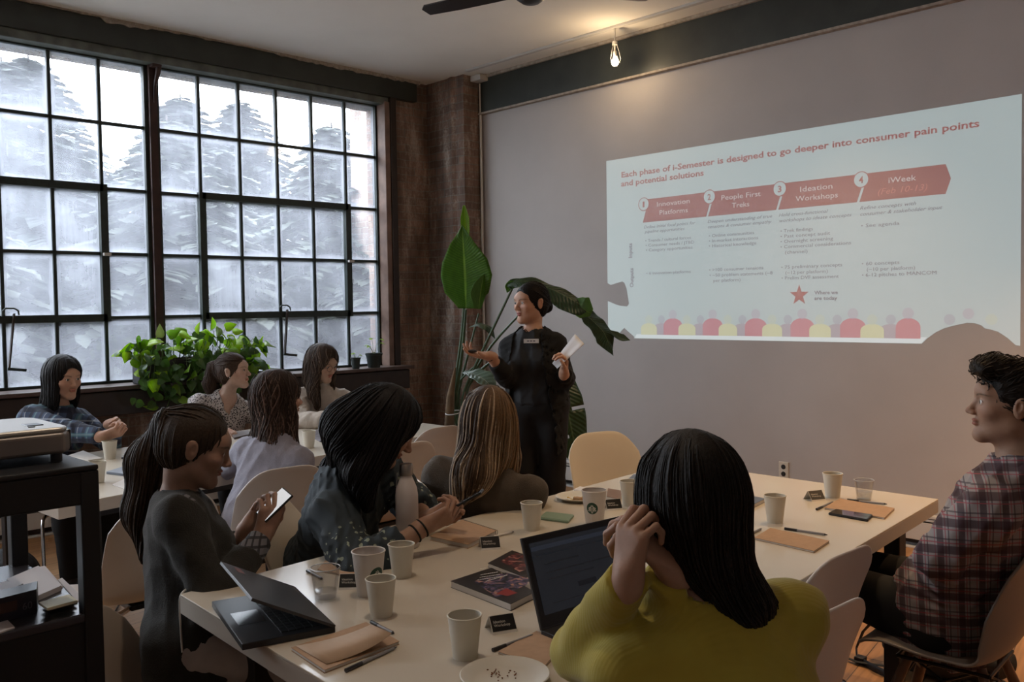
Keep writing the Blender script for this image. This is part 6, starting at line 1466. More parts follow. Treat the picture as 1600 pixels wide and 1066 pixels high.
def notebook(P, th, label, name='notebook', open_=0, cover=None, text=None):
    W = [np.array(T(x, y, TZ+th)) for x, y in P]; c = sum(W)/4; e = empty(name, (c[0], c[1], TZ), 0, label, 'notebook'); q = [(w[0]-c[0], w[1]-c[1]) for w in W]
    if sum(q[i][0]*q[(i+1) % 4][1]-q[(i+1) % 4][0]*q[i][1] for i in range(4)) < 0: q = q[::-1]
    k = cover or M_kraft; s = lambda f: [(x*f, y*f) for x, y in q]
    mb = MB(); mb.prism(s(1), 0, .0012); mb.build('back_cover', k, e); mb = MB(); mb.prism(s(.985), .0012, th-.0012); mb.build('pages', M_pg, e); mb = MB(); mb.prism(s(1), th-.0012, th); mb.build('front_cover', k, e)
    return e, q, c
def on_quad(q, u, v): # bilinear on quad list of 4 (x,y)
    a, b2, c, d = [np.array(t) for t in q]; return a*(1-u)*(1-v)+b2*u*(1-v)+c*u*v+d*(1-u)*v
def pen(pa, pb_, label, z=TZ, m=None, r=.0045):
    a = T(*pa, z+r); b2 = T(*pb_, z+r); c = (a+b2)/2; e = empty('pen', (c[0], c[1], z), 0, label, 'pen'); a = a-c; b2 = b2-c; a[2] = b2[2] = r; d = b2-a
    mb = MB(); mb.tube([a+d*.0, a+d*.30], r, 10); mb.build('cap', M_pen, e, smooth=True)
    mb = MB(); mb.tube([a+d*.30, a+d*.93], r*.85, 10); mb.build('barrel', m or M_pens, e, smooth=True)
    mb = MB(); mb.tube([a+d*.93, b2], [r*.8, r*.2], 8); mb.build('tip', M_pen, e, smooth=True)
notebook([(455, 1012), (507, 1047), (624, 1002), (572, 972)], .008, 'kraft notebook with its cover lifting, at the near edge beside a pen')
# lifted cover
e0 = bpy.data.objects['notebook']; W = [T(462, 1010, TZ+.009), T(510, 1036, TZ+.012), T(612, 990, TZ+.040), T(580, 976, TZ+.030)]
c0 = np.array(e0.location); V = []; n = 8
for i in range(n+1):
    t = i/n; a = W[0]*(1-t)+W[3]*t; b2 = W[1]*(1-t)+W[2]*t
    for p in (a, b2): q_ = p.copy(); q_[2] = TZ+.0095+(p[2]-TZ-.0095)*(t**1.6 if 1 else 1); V.append(q_-c0)
mb = MB(); mb.add(V, [(2*i, 2*i+1, 2*i+3, 2*i+2) for i in range(n)]); mb.build('lifted_cover', mat('kraft_pale', (.46, .33, .23), .75), e0, solid=.0008, smooth=True)
notebook([(496, 890), (560, 902), (575, 880), (515, 868)], .006, 'kraft notebook lying behind the printed coffee cup')
nb1, q1, _ = notebook([(672, 838), (731, 851), (776, 829), (722, 812)], .014, 'spiral-bound kraft notebook under the hands of the black-haired person')
mb = MB()
for i in range(22):
    p = on_quad(q1, 1.0, i/21) if False else np.array(q1[2])*(1-i/21)+np.array(q1[3])*(i/21)
    mb.tube([(p[0]+.004*math.cos(t)*(-1 if p[0] < 0 else 1)*0+.0, p[1]+.005*math.cos(t), .007+.0085*math.sin(t)) for t in np.linspace(0, 6.28, 10)], .0008, 5)
mb.build('spiral_binding', M_blk, nb1)
notebook([(778, 1018), (850, 1042), (885, 1002), (838, 986)], .006, 'kraft notebook in the foreground under the edge of the open laptop')
notebook([(1178, 840), (1272, 861), (1296, 845), (1204, 825)], .007, 'kraft notebook with a pen behind it, to the right of the foreground person')
notebook([(1288, 793), (1382, 809), (1398, 794), (1312, 779)], .007, 'kraft notebook beside the black phone and the glass tumbler')
for a in ((540, 1048, 620, 1011, 'black pen lying along the near kraft notebook with lifting cover'), (1226, 826, 1293, 836, 'pen lying behind the kraft notebook right of the foreground person'),
          (1324, 781, 1386, 788, 'thin pen lying behind the notebook next to the glass tumbler'), (480, 892, 504, 905, 'silver pen behind the clear plastic cup of water'), (770, 1016, 834, 992, 'dark pen beside the foreground notebook and name card'),
          (1166, 838, 1190, 826, 'short dark pen sticking out left of the notebook right of the foreground hair'), (1276, 796, 1302, 784, 'dark pen between the far name card and the kraft notebook'),
          (190, 716, 212, 713, 'black-tipped marker lying on the window table by the paper cup'), (580, 972, 616, 990, 'dark pen half hidden beneath the lifting notebook cover'), (757, 842, 803, 831, 'white pencil lying beside the spiral-bound notebook')): pen(a[:2], a[2:4], a[4], m=M_pg if 'white' in a[4] else None)
# books
def book_cover(name, hue):
    m, nt, N, L, b = nodes_mat(name); tc = N.new('ShaderNodeTexCoord'); n = N.new('ShaderNodeTexNoise'); n.inputs['Scale'].default_value = 26; n.inputs['Detail'].default_value = 3; n.inputs['Distortion'].default_value = 2.5; L.new(tc.outputs['Object'], n.inputs['Vector'])
    cr = N.new('ShaderNodeValToRGB'); L.new(n.outputs['Fac'], cr.inputs[0]); el = cr.color_ramp.elements; el[0].position = .40; el[0].color = (.018, .015, .017, 1); el[1].position = .75; el[1].color = (.5, .34, .26, 1)
    for p_, c_ in ((.50, hue[0]), (.58, hue[1]), (.66, hue[2])): k = el.new(p_); k.color = (*c_, 1)
    L.new(cr.outputs[0], b.inputs['Base Color']); b.inputs['Roughness'].default_value = .3; return m
def book(P, th, label, art, title=None, z0=TZ):
    W = [np.array(T(x, y, z0+th)) for x, y in P]; c = sum(W)/4; e = empty('book', (c[0], c[1], z0), 0, label, 'book'); q = [(w[0]-c[0], w[1]-c[1]) for w in W]
    if sum(q[i][0]*q[(i+1) % 4][1]-q[(i+1) % 4][0]*q[i][1] for i in range(4)) < 0: q = q[::-1]
    s = lambda f: [(x*f, y*f) for x, y in q]
    mb = MB(); mb.prism(s(1), 0, .001); mb.prism(s(1), th-.001, th); cv = mb.build('cover', mat('book_black', (.022, .019, .018), .3), e); mb = MB(); mb.prism(s(.985), .001, th-.001); mb.build('pages', M_pg, e)
    return e, q, c, W, th
def on_cover(bk, pts, m, nm, lay=1, parent=None):
    e, q, c, W, th = bk; V = [T(x, y, c[2] if False else TZ+bk[4])-np.array((c[0], c[1], e.location[2])) for x, y in pts]
    mb = MB(); mb.add([(v[0], v[1], th+.0003*lay) for v in V], [tuple(range(len(V)))]); return mb.build(nm, m, e)
b1 = book([(704, 908), (798, 944), (836, 925), (768, 887)], .018, 'thick dark book with white title and a red block on its cover', None)
on_cover(b1, [(740, 909), (776, 934), (822, 915), (830, 905), (790, 895), (768, 900)], book_cover('book_art_blue', ((.03, .04, .10), (.18, .10, .16), (.45, .22, .12))), 'cover_art')
on_cover(b1, [(775, 928), (791, 920), (809, 927), (793, 932)], mat('book_red', (.26, .02, .015), .35), 'red_block', 2)
mb = MB(); e, q, c, W, th = b1
for (x0, y0, x1, y1) in ((751, 899, 780, 894), (749, 903, 782, 898), (746, 907, 784, 901), (759, 909, 793, 899), (750, 889.5, 761, 888)):
    A = T(x0, y0, TZ+th); B_ = T(x1, y1, TZ+th); d = (B_-A); L_ = np.linalg.norm(d); d /= L_; nn = np.array((-d[1], d[0], 0)); off = np.array((c[0], c[1], TZ))
    t_ = 0; rs = np.random.RandomState(int(x0))
    while t_ < L_-.004:
        w_ = rs.uniform(.003, .006); P_ = [A+d*t_-nn*.0022, A+d*(t_+w_)-nn*.0022, A+d*(t_+w_)+nn*.0022, A+d*t_+nn*.0022]; mb.add([(p[0]-off[0], p[1]-off[1], th+.0008) for p in P_], [(0, 1, 2, 3)]); t_ += w_+.0014
mb.build('title_print', M_lk, e)
b2_ = book([(762, 880), (822, 903), (858, 880), (800, 860)], .012, 'book with a dark red patterned cover behind the thick dark book', None)
on_cover(b2_, [(782, 877), (812, 894), (850, 880), (805, 864)], book_cover('book_art_red', ((.10, .01, .015), (.30, .08, .07), (.55, .32, .26))), 'cover_art')
M_blue = mat('blue_grey_cover', (.10, .12, .16), .45)
for P, th, lab in (([(1160, 788), (1172, 791), (1196, 779), (1166, 773)], .014, 'blue-grey book lying just right of the black hair on the front table'), ([(948, 776), (969, 780), (972, 767), (950, 763)], .014, 'brown covered book behind the far printed coffee cup'),
                   ([(998, 798), (1012, 803), (1024, 792), (1012, 790)], .010, 'grey book partly hidden left of the black hair'), ([(982, 748), (1005, 752), (1012, 743), (990, 741)], .010, 'thin grey book near the far end of the front table')):
    W = [np.array(T(x, y, TZ+th)) for x, y in P]; c = sum(W)/4; e = empty('book', (c[0], c[1], TZ), 0, lab, 'book'); q = [(w[0]-c[0], w[1]-c[1]) for w in W]
    if sum(q[i][0]*q[(i+1) % 4][1]-q[(i+1) % 4][0]*q[i][1] for i in range(4)) < 0: q = q[::-1]
    mb = MB(); mb.prism([(x*.985, y*.985) for x, y in q], .001, th-.001); mb.build('pages', M_pg, e); mb = MB(); mb.prism(q, 0, .001); mb.prism(q, th-.001, th); mb.build('cover', mat('brown_cover', (.18, .10, .06), .5) if 'brown' in lab else M_blue, e)
slab('paper_sheet', [(1000, 806), (1030, 812), (1042, 800), (1018, 796)], .0008, mat('pink_paper', (.55, .25, .24), .7), label='pink sheet of paper seen just behind the clasped hands', cat='paper', bevel=0)
# name cards (tent cards)
def tmesh(s, h_):
    c = bpy.data.curves.new('t', 'FONT'); c.body = s; c.size = h_; c.space_line = .95; t = bpy.data.objects.new('t', c); COL.objects.link(t); dg = bpy.context.evaluated_depsgraph_get(); dg.update(); me = bpy.data.meshes.new_from_object(t.evaluated_get(dg)); bpy.data.objects.remove(t); bpy.data.curves.remove(c); return me
M_ck = mat('card_black', (.012, .012, .013), .35)
def name_card(px, py, ang, label, w_=.062, h_=.046, txt='Ideation\nWorkshop'):
    p = T(px, py); e = empty('name_card', (p[0], p[1], TZ), math.radians(ang), label, 'card')
    s, c = math.sin(math.radians(52)), math.cos(math.radians(52)); g = h_*c
    for sg, nm in ((-1, 'front_flap'), (1, 'back_flap')):
        mb = MB(); V = [(-w_/2, sg*g, 0), (w_/2, sg*g, 0), (w_/2, 0, h_*s), (-w_/2, 0, h_*s)]; mb.add(V, [(0, 1, 2, 3) if sg < 0 else (3, 2, 1, 0)]); f_ = mb.build(nm, mat('card_white', (.60, .58, .55), .5), e, solid=.0006)
        if sg < 0:
            Mt = Matrix.Translation((0, sg*g, 0)) @ Matrix.Rotation(math.radians(52), 4, 'X')
            mb = MB(); mb.add([(-w_/2+.0015, .007, .0008), (w_/2-.0015, .007, .0008), (w_/2-.0015, h_-.0015, .0008), (-w_/2+.0015, h_-.0015, .0008)], [(0, 1, 2, 3)]); o = mb.build('black_panel', M_ck, f_); o.data.transform(Mt)
            me = tmesh(txt, .0092); me.materials.clear(); me.materials.append(M_lk); me.transform(Mt @ Matrix.Translation((-w_/2+.007, .0265, .0012))); o = bpy.data.objects.new('card_text', me); COL.objects.link(o); o.parent = f_
    return e
for a in ((549, 917, 47, 'black name card beside the printed coffee cup and clear cup'), (765, 856, 58, 'black name card between the spiral notebook and the dark book'), (783, 984, 68, 'black name card right of the nearest paper cup in the foreground'),
          (957, 795, 60, 'black name card right of the far printed coffee cup'), (1273, 781, 62, 'black name card standing beside the cup by the glass tumbler')): name_card(*a)
p = T(508, 672); e = empty('name_card', (p[0], p[1], TZ), math.radians(40), 'pale grey folded card standing on the window table', 'card')
for sg, nm in ((-1, 'front_flap'), (1, 'back_flap')): mb = MB(); mb.add([(-.04, sg*.03, 0), (.04, sg*.03, 0), (.04, 0, .035), (-.04, 0, .035)], [(0, 1, 2, 3)]); mb.build(nm, mat('card_white'), e, solid=.0006)
# phones
def phone(P, th, label, body, screen):
    W = [np.array(T(x, y, TZ+th)) for x, y in P]; c = sum(W)/4; e = empty('phone', (c[0], c[1], TZ), 0, label, 'phone'); q = [(w[0]-c[0], w[1]-c[1]) for w in W]
    if sum(q[i][0]*q[(i+1) % 4][1]-q[(i+1) % 4][0]*q[i][1] for i in range(4)) < 0: q = q[::-1]
    mb = MB(); mb.prism(q, 0, th); mb.build('phone_case', body, e, bevel=.0035, segs=3)
    mb = MB(); mb.prism([(x*.93, y*.93) for x, y in q], th, th+.0003); mb.build('screen', screen, e)
M_scr = mat('black_glass', (.008, .009, .011), .08, spec=.8)
phone([(1294, 801), (1356, 812), (1364, 804), (1305, 795)], .009, 'black phone lying face up in front of the far kraft notebook', mat('phone_black', (.01, .01, .012), .4), M_scr)
M_mint = mat('mint_case', (.20, .29, .21), .5)
phone([(842, 808), (888, 814), (897, 804), (853, 799)], .010, 'mint green phone lying face down beside a paper cup', M_mint, M_mint)
phone([(896, 765), (908, 767), (917, 762), (906, 760)], .007, 'pale phone lying behind the paper plate of food', M_pg, M_pg)
# plates
M_plate = mat('plate_card', (.62, .60, .54), .5)
def plate(px, py, R_, label, food=None):
    p = T(px, py); e = empty('paper_plate', (p[0], p[1], TZ), 0, label, 'plate')
    mb = MB(); mb.lathe([(0, .0015), (R_*.62, .0015), (R_*.72, .005), (R_*.86, .014), (R_*.98, .017), (R_, .0155), (R_*.97, .013), (R_*.86, .011), (R_*.70, .0), (0, 0)], 56); mb.build('dish', M_plate, e, smooth=True)
    return e
e = plate(789, 1064, .092, 'white paper plate with brown crumbs at the bottom edge'); rs = np.random.RandomState(3)
mb = MB()
for k in range(26): mb.ball((rs.normal(-.02, .018), rs.normal(.012, .014), .0035), (rs.uniform(.001, .003), rs.uniform(.001, .003), .0012), 7)
mb.build('crumbs', mat('brown_crumb', (.17, .07, .03), .8), e, kind='stuff')
e = plate(904, 781, .090, 'white paper plate with yellow food behind the printed coffee cup')
mb = MB(); 
for k in range(40): a = rs.rand()*6.28; r_ = .05*math.sqrt(rs.rand()); mb.ball((r_*math.cos(a), r_*math.sin(a), .0045), (rs.uniform(.004, .009), rs.uniform(.003, .008), .0025), 7)
mb.build('scrambled_egg', mat('egg_yellow', (.50, .34, .05), .6), e, kind='stuff')
mb = MB(); mb.box((.0, -.035, .004), (.035, -.01, .016)); mb.build('bread_piece', mat('bread', (.34, .20, .10), .8), e, bevel=.004)
mb = MB(); mb.box((-.03, -.045, .004), (-.005, -.028, .007)); mb.build('napkin_scrap', M_pg, e, bevel=.001)
# white cable trailing round the near corner of the table
A = [(418, 908), (380, 903), (340, 905), (300, 915)]; P = [T(x, y, TZ+.004) for x, y in A]; P += [T(284, 926, TZ+.004)+np.array((-.012, 0, -.006)), T(284, 926, TZ)+np.array((-.018, 0, -.05)), T(286, 930, TZ)+np.array((-.015, .0, -.16))]
mb = MB(); Pn = np.array(P); t = np.linspace(0, 1, 24); Q_ = np.stack([np.interp(t, np.linspace(0, 1, len(P)), Pn[:, i]) for i in range(3)], 1)
for _ in range(2): Q_[1:-1] = (Q_[:-2]+2*Q_[1:-1]+Q_[2:])/4
mb.tube(Q_, .0028, 8); mb.build('charging_cable', mat('white_cable', (.55, .53, .5), .5), label='white cable curling round the left corner of the front table', cat='cable', smooth=True)

# ---- laptops ----
M_lap = mat('laptop_charcoal', (.022, .022, .024), .42); M_key = mat('key_black', (.010, .010, .011), .5); M_ld = mat('laptop_lid_grey', (.045, .045, .050), .35, .2)
def laptop(hl, hdir, width, depth, lidlen, lid_up, label, screen=None, lidmat=None, z=TZ):
    """hl: hinge end (x,y); hdir: unit along hinge; deck extends along ddir = rotate(hdir)"""
    h = np.array((*hdir, 0.)); d = np.array((h[1], -h[0], 0.)); O_ = np.array((hl[0], hl[1], z)); e = empty('laptop', tuple(O_), 0, label, 'laptop')
    def box3(a0, a1, b0, b1, z0, z1, nm, m, par=e, bv=.0015):
        mb = MB(); P = [h*a+d*b_ for a, b_ in ((a0, b0), (a1, b0), (a1, b1), (a0, b1))]; mb.add([(p[0], p[1], z0) for p in P]+[(p[0], p[1], z1) for p in P], [(0, 1, 2, 3), (7, 6, 5, 4), (1, 0, 4, 5), (2, 1, 5, 6), (3, 2, 6, 7), (0, 3, 7, 4)]); return mb.build(nm, m, par, bevel=bv)
    dk = box3(0, width, 0, depth, 0, .015, 'keyboard_deck', M_lap)
    kw = width-.05; n = 14; 
    for r in range(5):
        mb = MB()
        for c in range(n):
            a = .025+kw*c/n; b_ = .03+r*.0185
            P = [h*x+d*y for x, y in ((a+.0012, b_), (a+kw/n-.0012, b_), (a+kw/n-.0012, b_+.016), (a+.0012, b_+.016))]; mb.add([(p[0], p[1], .015) for p in P]+[(p[0], p[1], .0168) for p in P], [(7, 6, 5, 4), (1, 0, 4, 5), (2, 1, 5, 6), (3, 2, 6, 7), (0, 3, 7, 4)])
        mb.build('key_row', M_key, dk)
    box3(width*.36, width*.64, depth-.085, depth-.02, .015, .0155, 'touchpad', mat('touchpad', (.030, .030, .033), .25), dk, 0)
    U = nrm(np.array(lid_up)); Nn = nrm(np.cross(U, h)); th = .007
    def lid(a0, a1, b0, b1, t0, t1, nm, m, par, bv=.001):
        mb = MB(); o_ = np.array((0, 0, .014)); P = [o_+h*a+U*b_+Nn*t for t in (t0, t1) for a, b_ in ((a0, b0), (a1, b0), (a1, b1), (a0, b1))]
        mb.add(P, [(0, 3, 2, 1), (4, 5, 6, 7), (0, 1, 5, 4), (1, 2, 6, 5), (2, 3, 7, 6), (3, 0, 4, 7)]); return mb.build(nm, m, par, bevel=bv)
    sg = 1 if np.dot(Nn, d*1.0+Z*.001) > 0 else -1       # inner side faces the deck
    if sg > 0: inner = (th/2, th/2+.0006)
    else: inner = (-th/2-.0006, -th/2)
    ld = lid(0, width, 0, lidlen, -th/2, th/2, 'lid', lidmat or M_ld, e)
    lid(.004, width-.004, .004, lidlen-.003, *inner, 'bezel', mat('bezel_black', (.006, .006, .007), .3), ld, 0)
    i2 = (inner[0]+.0006*sg, inner[1]+.0006*sg)
    sc_ = lid(.018, width-.018, .030, lidlen-.016, *i2, 'screen', screen or M_scr, ld, 0)
    return e, h, d, U, Nn, sg, ld, sc_
hA = np.array(onz(524, 979, .755))[:2]; hB = np.array((-2.13, 1.25)); v = nrm(hB-hA)     # hinge runs away from the camera
# deck lies on the user's side (towards -x): use the hinge direction so that d points that way
dA = np.array((v[1], -v[0])); print('lapA', hA, hB, v, dA)
if dA[0] < 0: org_, hd = hA, v
else: org_, hd = hB, -v
dd = np.array((hd[1], -hd[0], 0.)); th_ = math.radians(27)
L1 = laptop(org_, hd, float(np.linalg.norm(hA-hB)), .215, .215, dd*math.cos(th_)+Z*math.sin(th_), 'dark laptop folded half shut at the near left corner of the front table')
e, h, d, U, Nn, sg, ld, _ = L1; o_ = np.array((0, 0, .014)); oN = Nn*(-sg)*.0042
def lidpatch(a0, a1, b0, b1, m, nm):
    mb = MB(); mb.add([o_+h*a+U*b_+oN for a, b_ in ((a0, b0), (a1, b0), (a1, b1), (a0, b1))], [(0, 1, 2, 3)]); mb.build(nm, m, ld)
wA = float(np.linalg.norm(hA-hB)); lidpatch(wA-.075 if hd[0] < 0 else .02, wA-.02 if hd[0] < 0 else .075, .165, .185, mat('dull_red_mark', (.16, .05, .04), .5), 'lid_mark'); lidpatch(.03, .08, .012, .018, mat('dull_silver', (.16, .16, .17), .4), 'lid_badge')
a_ = math.radians(85); up = Z*math.cos(math.radians(19))+np.array((-math.sin(a_), math.cos(a_), 0))*math.sin(math.radians(19))
M_on = mat('dim_screen', (.012, .014, .018), .15, emit=(.018, .021, .027), es=.35)
L2 = laptop((-1.429, 1.472), (math.cos(a_), math.sin(a_)), .34, .225, .212, up, 'black laptop standing open in front of the person in mustard yellow', M_on)
e, h, d, U, Nn, sg, ld, sc_ = L2; o_ = np.array((0, 0, .014)); oN = Nn*sg*.0052
for (a0, a1, b0, b1, c_) in ((.02, .32, .176, .186, (.045, .055, .08)), (.02, .32, .162, .166, (.020, .026, .036)), (.05, .16, .140, .144, (.02, .022, .028)), (.05, .26, .120, .123, (.02, .022, .028)), (.05, .20, .104, .107, (.02, .022, .028)), (.14, .20, .072, .084, (.012, .014, .02)), (.05, .28, .050, .052, (.02, .022, .028))):
    mb = MB(); mb.add([o_+h*a+U*b_+oN for a, b_ in ((a0, b0), (a1, b0), (a1, b1), (a0, b1))], [(0, 1, 2, 3)]); mb.build('window_line', mat('scr_%d' % int(c_[0]*1000+c_[2]*9000), (.01, .01, .01), .2, emit=c_, es=.25), sc_)
# phones in hands, clicker, paper
def handheld(cn, u, n_, w_, l_, th, label, scr, case, nm='phone'):
    c = np.array(cn); u = nrm(u); n_ = nrm(n_-u*np.dot(n_, u)); s = np.cross(u, n_); e = empty(nm, tuple(c), 0, label, 'phone')
    def bx3(k, z0, z1, m, nmm, bv):
        mb = MB(); V = [u*b_*l_/2*k+s*a*w_/2*k+n_*z for z in (z0, z1) for a, b_ in ((-1, -1), (1, -1), (1, 1), (-1, 1))]; mb.add(V, [(0, 3, 2, 1), (4, 5, 6, 7), (0, 1, 5, 4), (1, 2, 6, 5), (2, 3, 7, 6), (3, 0, 4, 7)]); mb.build(nmm, m, e, bevel=bv)
    bx3(1, -th/2, th/2, case, 'phone_case', .002); bx3(.93, th/2, th/2+.0004, scr, 'screen', 0)
M_lit = mat('lit_screen', (.5, .5, .5), .1, emit=(.75, .78, .82), es=.55)
handheld(atd(429, 789, 2.68), nrm(CR*.66+Z*.62+AW*.35), nrm(-CR*.30+Z*.75-AW*.60), .058, .108, .008, 'white lit phone held up by the person in the olive jumper', M_lit, mat('phone_black'))
handheld(atd(728, 782, 2.86), nrm(CR*.85+Z*.48-AW*.1), nrm(-CR*.42+Z*.85+AW*.1), .068, .12, .008, 'dark phone held low by the person in the teal blouse', M_scr, mat('phone_black'))
c = atd(738, 549, 4.88); e = empty('presentation_clicker', tuple(c), 0, 'small black clicker in the presenter\'s outstretched hand', 'remote'); mb = MB(); mb.ball((0, 0, 0), (.020, .030, .010), 16); mb.build('clicker_body', M_pen, e, smooth=True)
# folded white sheets in the presenter's left hand
c = atd(884, 553, 4.90); u = nrm(CR*.72+Z*.75); s = nrm(CR*.4-Z*.5-AW*.8); mb = MB(); V = []
for i in range(9):
    t = i/8; 
    for j in range(5): k = j/4-.5; V.append(c+u*(t-.45)*.20+s*k*(.055+.05*t)+np.cross(u, s)*(.018*math.cos(k*3.1)*(1.2-t)))
mb.add(V, [(i*5+j, i*5+j+1, (i+1)*5+j+1, (i+1)*5+j) for i in range(8) for j in range(4)]); mb.build('paper_sheets', mat('sheet_white', (.66, .65, .66), .6), world_origin=tuple(c), solid=.0025, smooth=True, label="rolled white sheets held in the presenter's left hand", cat='paper')

# ---- window table papers ----
for P, th, lab, m_ in (([(166, 737), (195, 728), (222, 732), (200, 741)], .012, 'dark covered book on the window table behind the seated ponytail', M_blue), ([(105, 712), (130, 704), (160, 716), (138, 719)], .006, 'white notebook near the projector on the window table', M_pg),
                       ([(175, 757), (208, 742), (235, 752), (205, 768)], .004, 'white notebook at the near edge of the window table', M_pg), ([(352, 706), (385, 697), (372, 709), (356, 714)], .006, 'pink covered booklet on the window table', mat('pink_cover', (.50, .33, .45), .5)),
                       ([(476, 676), (528, 664), (552, 672), (500, 690)], .004, 'glossy open magazine on the window table by the paper cups', mat('magazine_grey', (.20, .19, .23), .3, noise=.9, nscale=30)), ([(500, 664), (548, 652), (556, 660), (520, 672)], .004, 'blue and white brochure beside the sleeve of the cream jumper', mat('brochure_blue', (.25, .30, .42), .35, noise=.8, nscale=34)),
                       ([(360, 676), (388, 672), (392, 678), (366, 684)], .012, 'brown leather case on the window table in front of the spotted blouse', mat('brown_leather', (.07, .045, .04), .5)), ([(560, 700), (590, 690), (610, 696), (580, 708)], .003, 'white sheet near the right edge of the window table', M_pg)):
    slab('booklet' if 'case' not in lab else 'leather_case', P, th, m_, label=lab, cat='booklet' if 'case' not in lab else 'case')
slab('paper_sheet', [(362, 731), (378, 724), (388, 728), (372, 736)], .001, M_pg, label='small white sheet on the window table beside the lavender jumper', cat='paper', bevel=0)
# ---------------- projector stand at the left ----------------
SX, SYF = -2.07, .72; D_ = (SX, SYF)
tz = 1.165; shz = .84
X0, X1, Ya, Yb = -2.62, -2.06, .02, .73
e = empty('projector_stand', ((X0+X1)/2, (Ya+Yb)/2, 0), 0, 'tall black steel stand at the left edge carrying the projector', 'stand'); cx, cy = e.location[0], e.location[1]
M_st = mat('stand_black', (.005, .005, .007), .6)
def lb(lo, hi, nm, m=M_st, bv=.004): mb = MB(); mb.box((lo[0]-cx, lo[1]-cy, lo[2]), (hi[0]-cx, hi[1]-cy, hi[2])); return mb.build(nm, m, e, bevel=bv)
lb((X0, Ya, tz-.012), (X1, Yb, tz), 'top_shelf'); 
for x in (X0, X1-.04):
    for y in (Ya, Yb-.04): lb((x, y, 0), (x+.04, y+.04, tz-.012), 'leg')
lb((X1-.035, Ya, tz-.085), (X1-.002, Yb, tz-.012), 'apron'); lb((X0+.04, Yb-.035, tz-.06), (X1-.04, Yb-.003, tz-.012), 'apron')
lb((X0+.005, Ya, shz-.02), (X1-.003, Yb-.002, shz), 'lower_shelf', mat('shelf_dark_grey', (.035, .035, .045), .25)); lb((X1-.03, Ya+.03, .05), (X1-.008, Yb-.03, shz-.02), 'front_panel'); lb((X0+.03, Yb-.03, .05), (X1-.03, Yb-.008, shz-.02), 'side_panel')
# projector
M_pj = mat('projector_silver', (.36, .35, .33), .35, .3); M_pj2 = mat('projector_bronze', (.17, .15, .14), .4, .3)
pe = empty('projector', (-2.30, .545, tz), 0, 'silver projector on top of the black stand at the left edge', 'projector')
mb = MB(); x0, x1, y0, y1 = -.14, .15, -.30, .165
mb.prism([(x0, y0), (x1, y0), (x1, y1-.02), (x1-.03, y1), (x0+.03, y1), (x0, y1-.02)], .020, .067); mb.build('lower_housing', M_pj2, pe, bevel=.008, segs=3)
mb = MB(); mb.prism([(x0+.004, y0+.004), (x1-.004, y0+.004), (x1-.004, y1-.022), (x1-.034, y1-.004), (x0+.034, y1-.004), (x0+.004, y1-.022)], .065, .079); mb.build('top_housing', M_pj, pe, bevel=.010, segs=3)
mb = MB(); mb.box((x0+.03, y1-.004, .028), (x1-.03, y1+.004, .069)); mb.build('front_grille', M_pen, pe, bevel=.003)
mb = MB()
for k in range(4): mb.box((x0+.05, y1+.004, .034+k*.008), (x1-.05, y1+.008, .037+k*.008))
mb.build('grille_slats', mat('grille_grey', (.05, .05, .06), .4), pe)
mb = MB(); mb.lathe([(0, 0), (.020, 0), (.020, .012), (.017, .014), (.015, .008), (0, .004)], 28, M=Matrix.Translation((-.04, y1+.003, .048)) @ Matrix.Rotation(math.radians(-90), 4, 'X')); mb.build('lens', M_scr, pe, smooth=True)
mb = MB(); mb.box((.03, .09, .0785), (.075, .125, .081)); mb.build('focus_window', M_pen, pe, bevel=.002); mb = MB(); mb.box((.09, .085, .0785), (.10, .10, .081)); mb.build('button', M_pen, pe, bevel=.001)
for x in (x0+.03, x1-.03):
    for y in (y0+.04, y1-.03): mb = MB(); mb.lathe([(0, 0), (.013, 0), (.013, .022), (0, .022)], 14, (x, y, 0)); mb.build('foot', M_pen, pe)
# on the lower shelf
def sb(name, quad, z0, z1, m, label, cat, parent=None, bevel=.001):
    W = [onz(x, y, z1) for x, y in quad]; c = sum(W)/4; q = [(w[0]-c[0], w[1]-c[1]) for w in W]
    if sum(q[i][0]*q[(i+1) % 4][1]-q[(i+1) % 4][0]*q[i][1] for i in range(4)) < 0: q = q[::-1]
    mb = MB(); mb.prism(q, 0, z1-z0); return mb.build(name, m, None, loc=(c[0], c[1], z0), bevel=bevel, label=label, cat=cat), c, q
S_ = lambda x, y, z=shz: onz(x, y, z)
for k in range(5):
    o, c, q = sb('sticky_note_pad', [(67, 940), (80, 949), (121, 938), (108, 929)], shz+.006*k, shz+.006*(k+1)-.0004, mat('pale_yellow_paper', (.50, .48, .34), .7) if k % 2 else mat('paler_yellow_paper', (.56, .54, .40), .7),
                 ['pale yellow sticky pad, lowest of the stack on the stand shelf', 'second pale yellow sticky pad from the bottom of its stack', 'middle pale yellow sticky pad of the stack on the shelf', 'second pale yellow sticky pad from the top of its stack', 'top pale yellow sticky pad of the stack on the stand shelf'][k], 'sticky notes', bevel=0)
    o.location = (c[0]+.002*(k % 2), c[1]-.002*k, shz+.006*k); tag(o, group='stacked sticky pads')
b_, c, q = sb('tea_box', [(-30, 943), (-10, 925), (59, 908), (57, 921)], shz, shz+.052, mat('box_black', (.012, .010, .02), .35), 'black cardboard box printed 60 on the lower shelf of the stand', 'box')
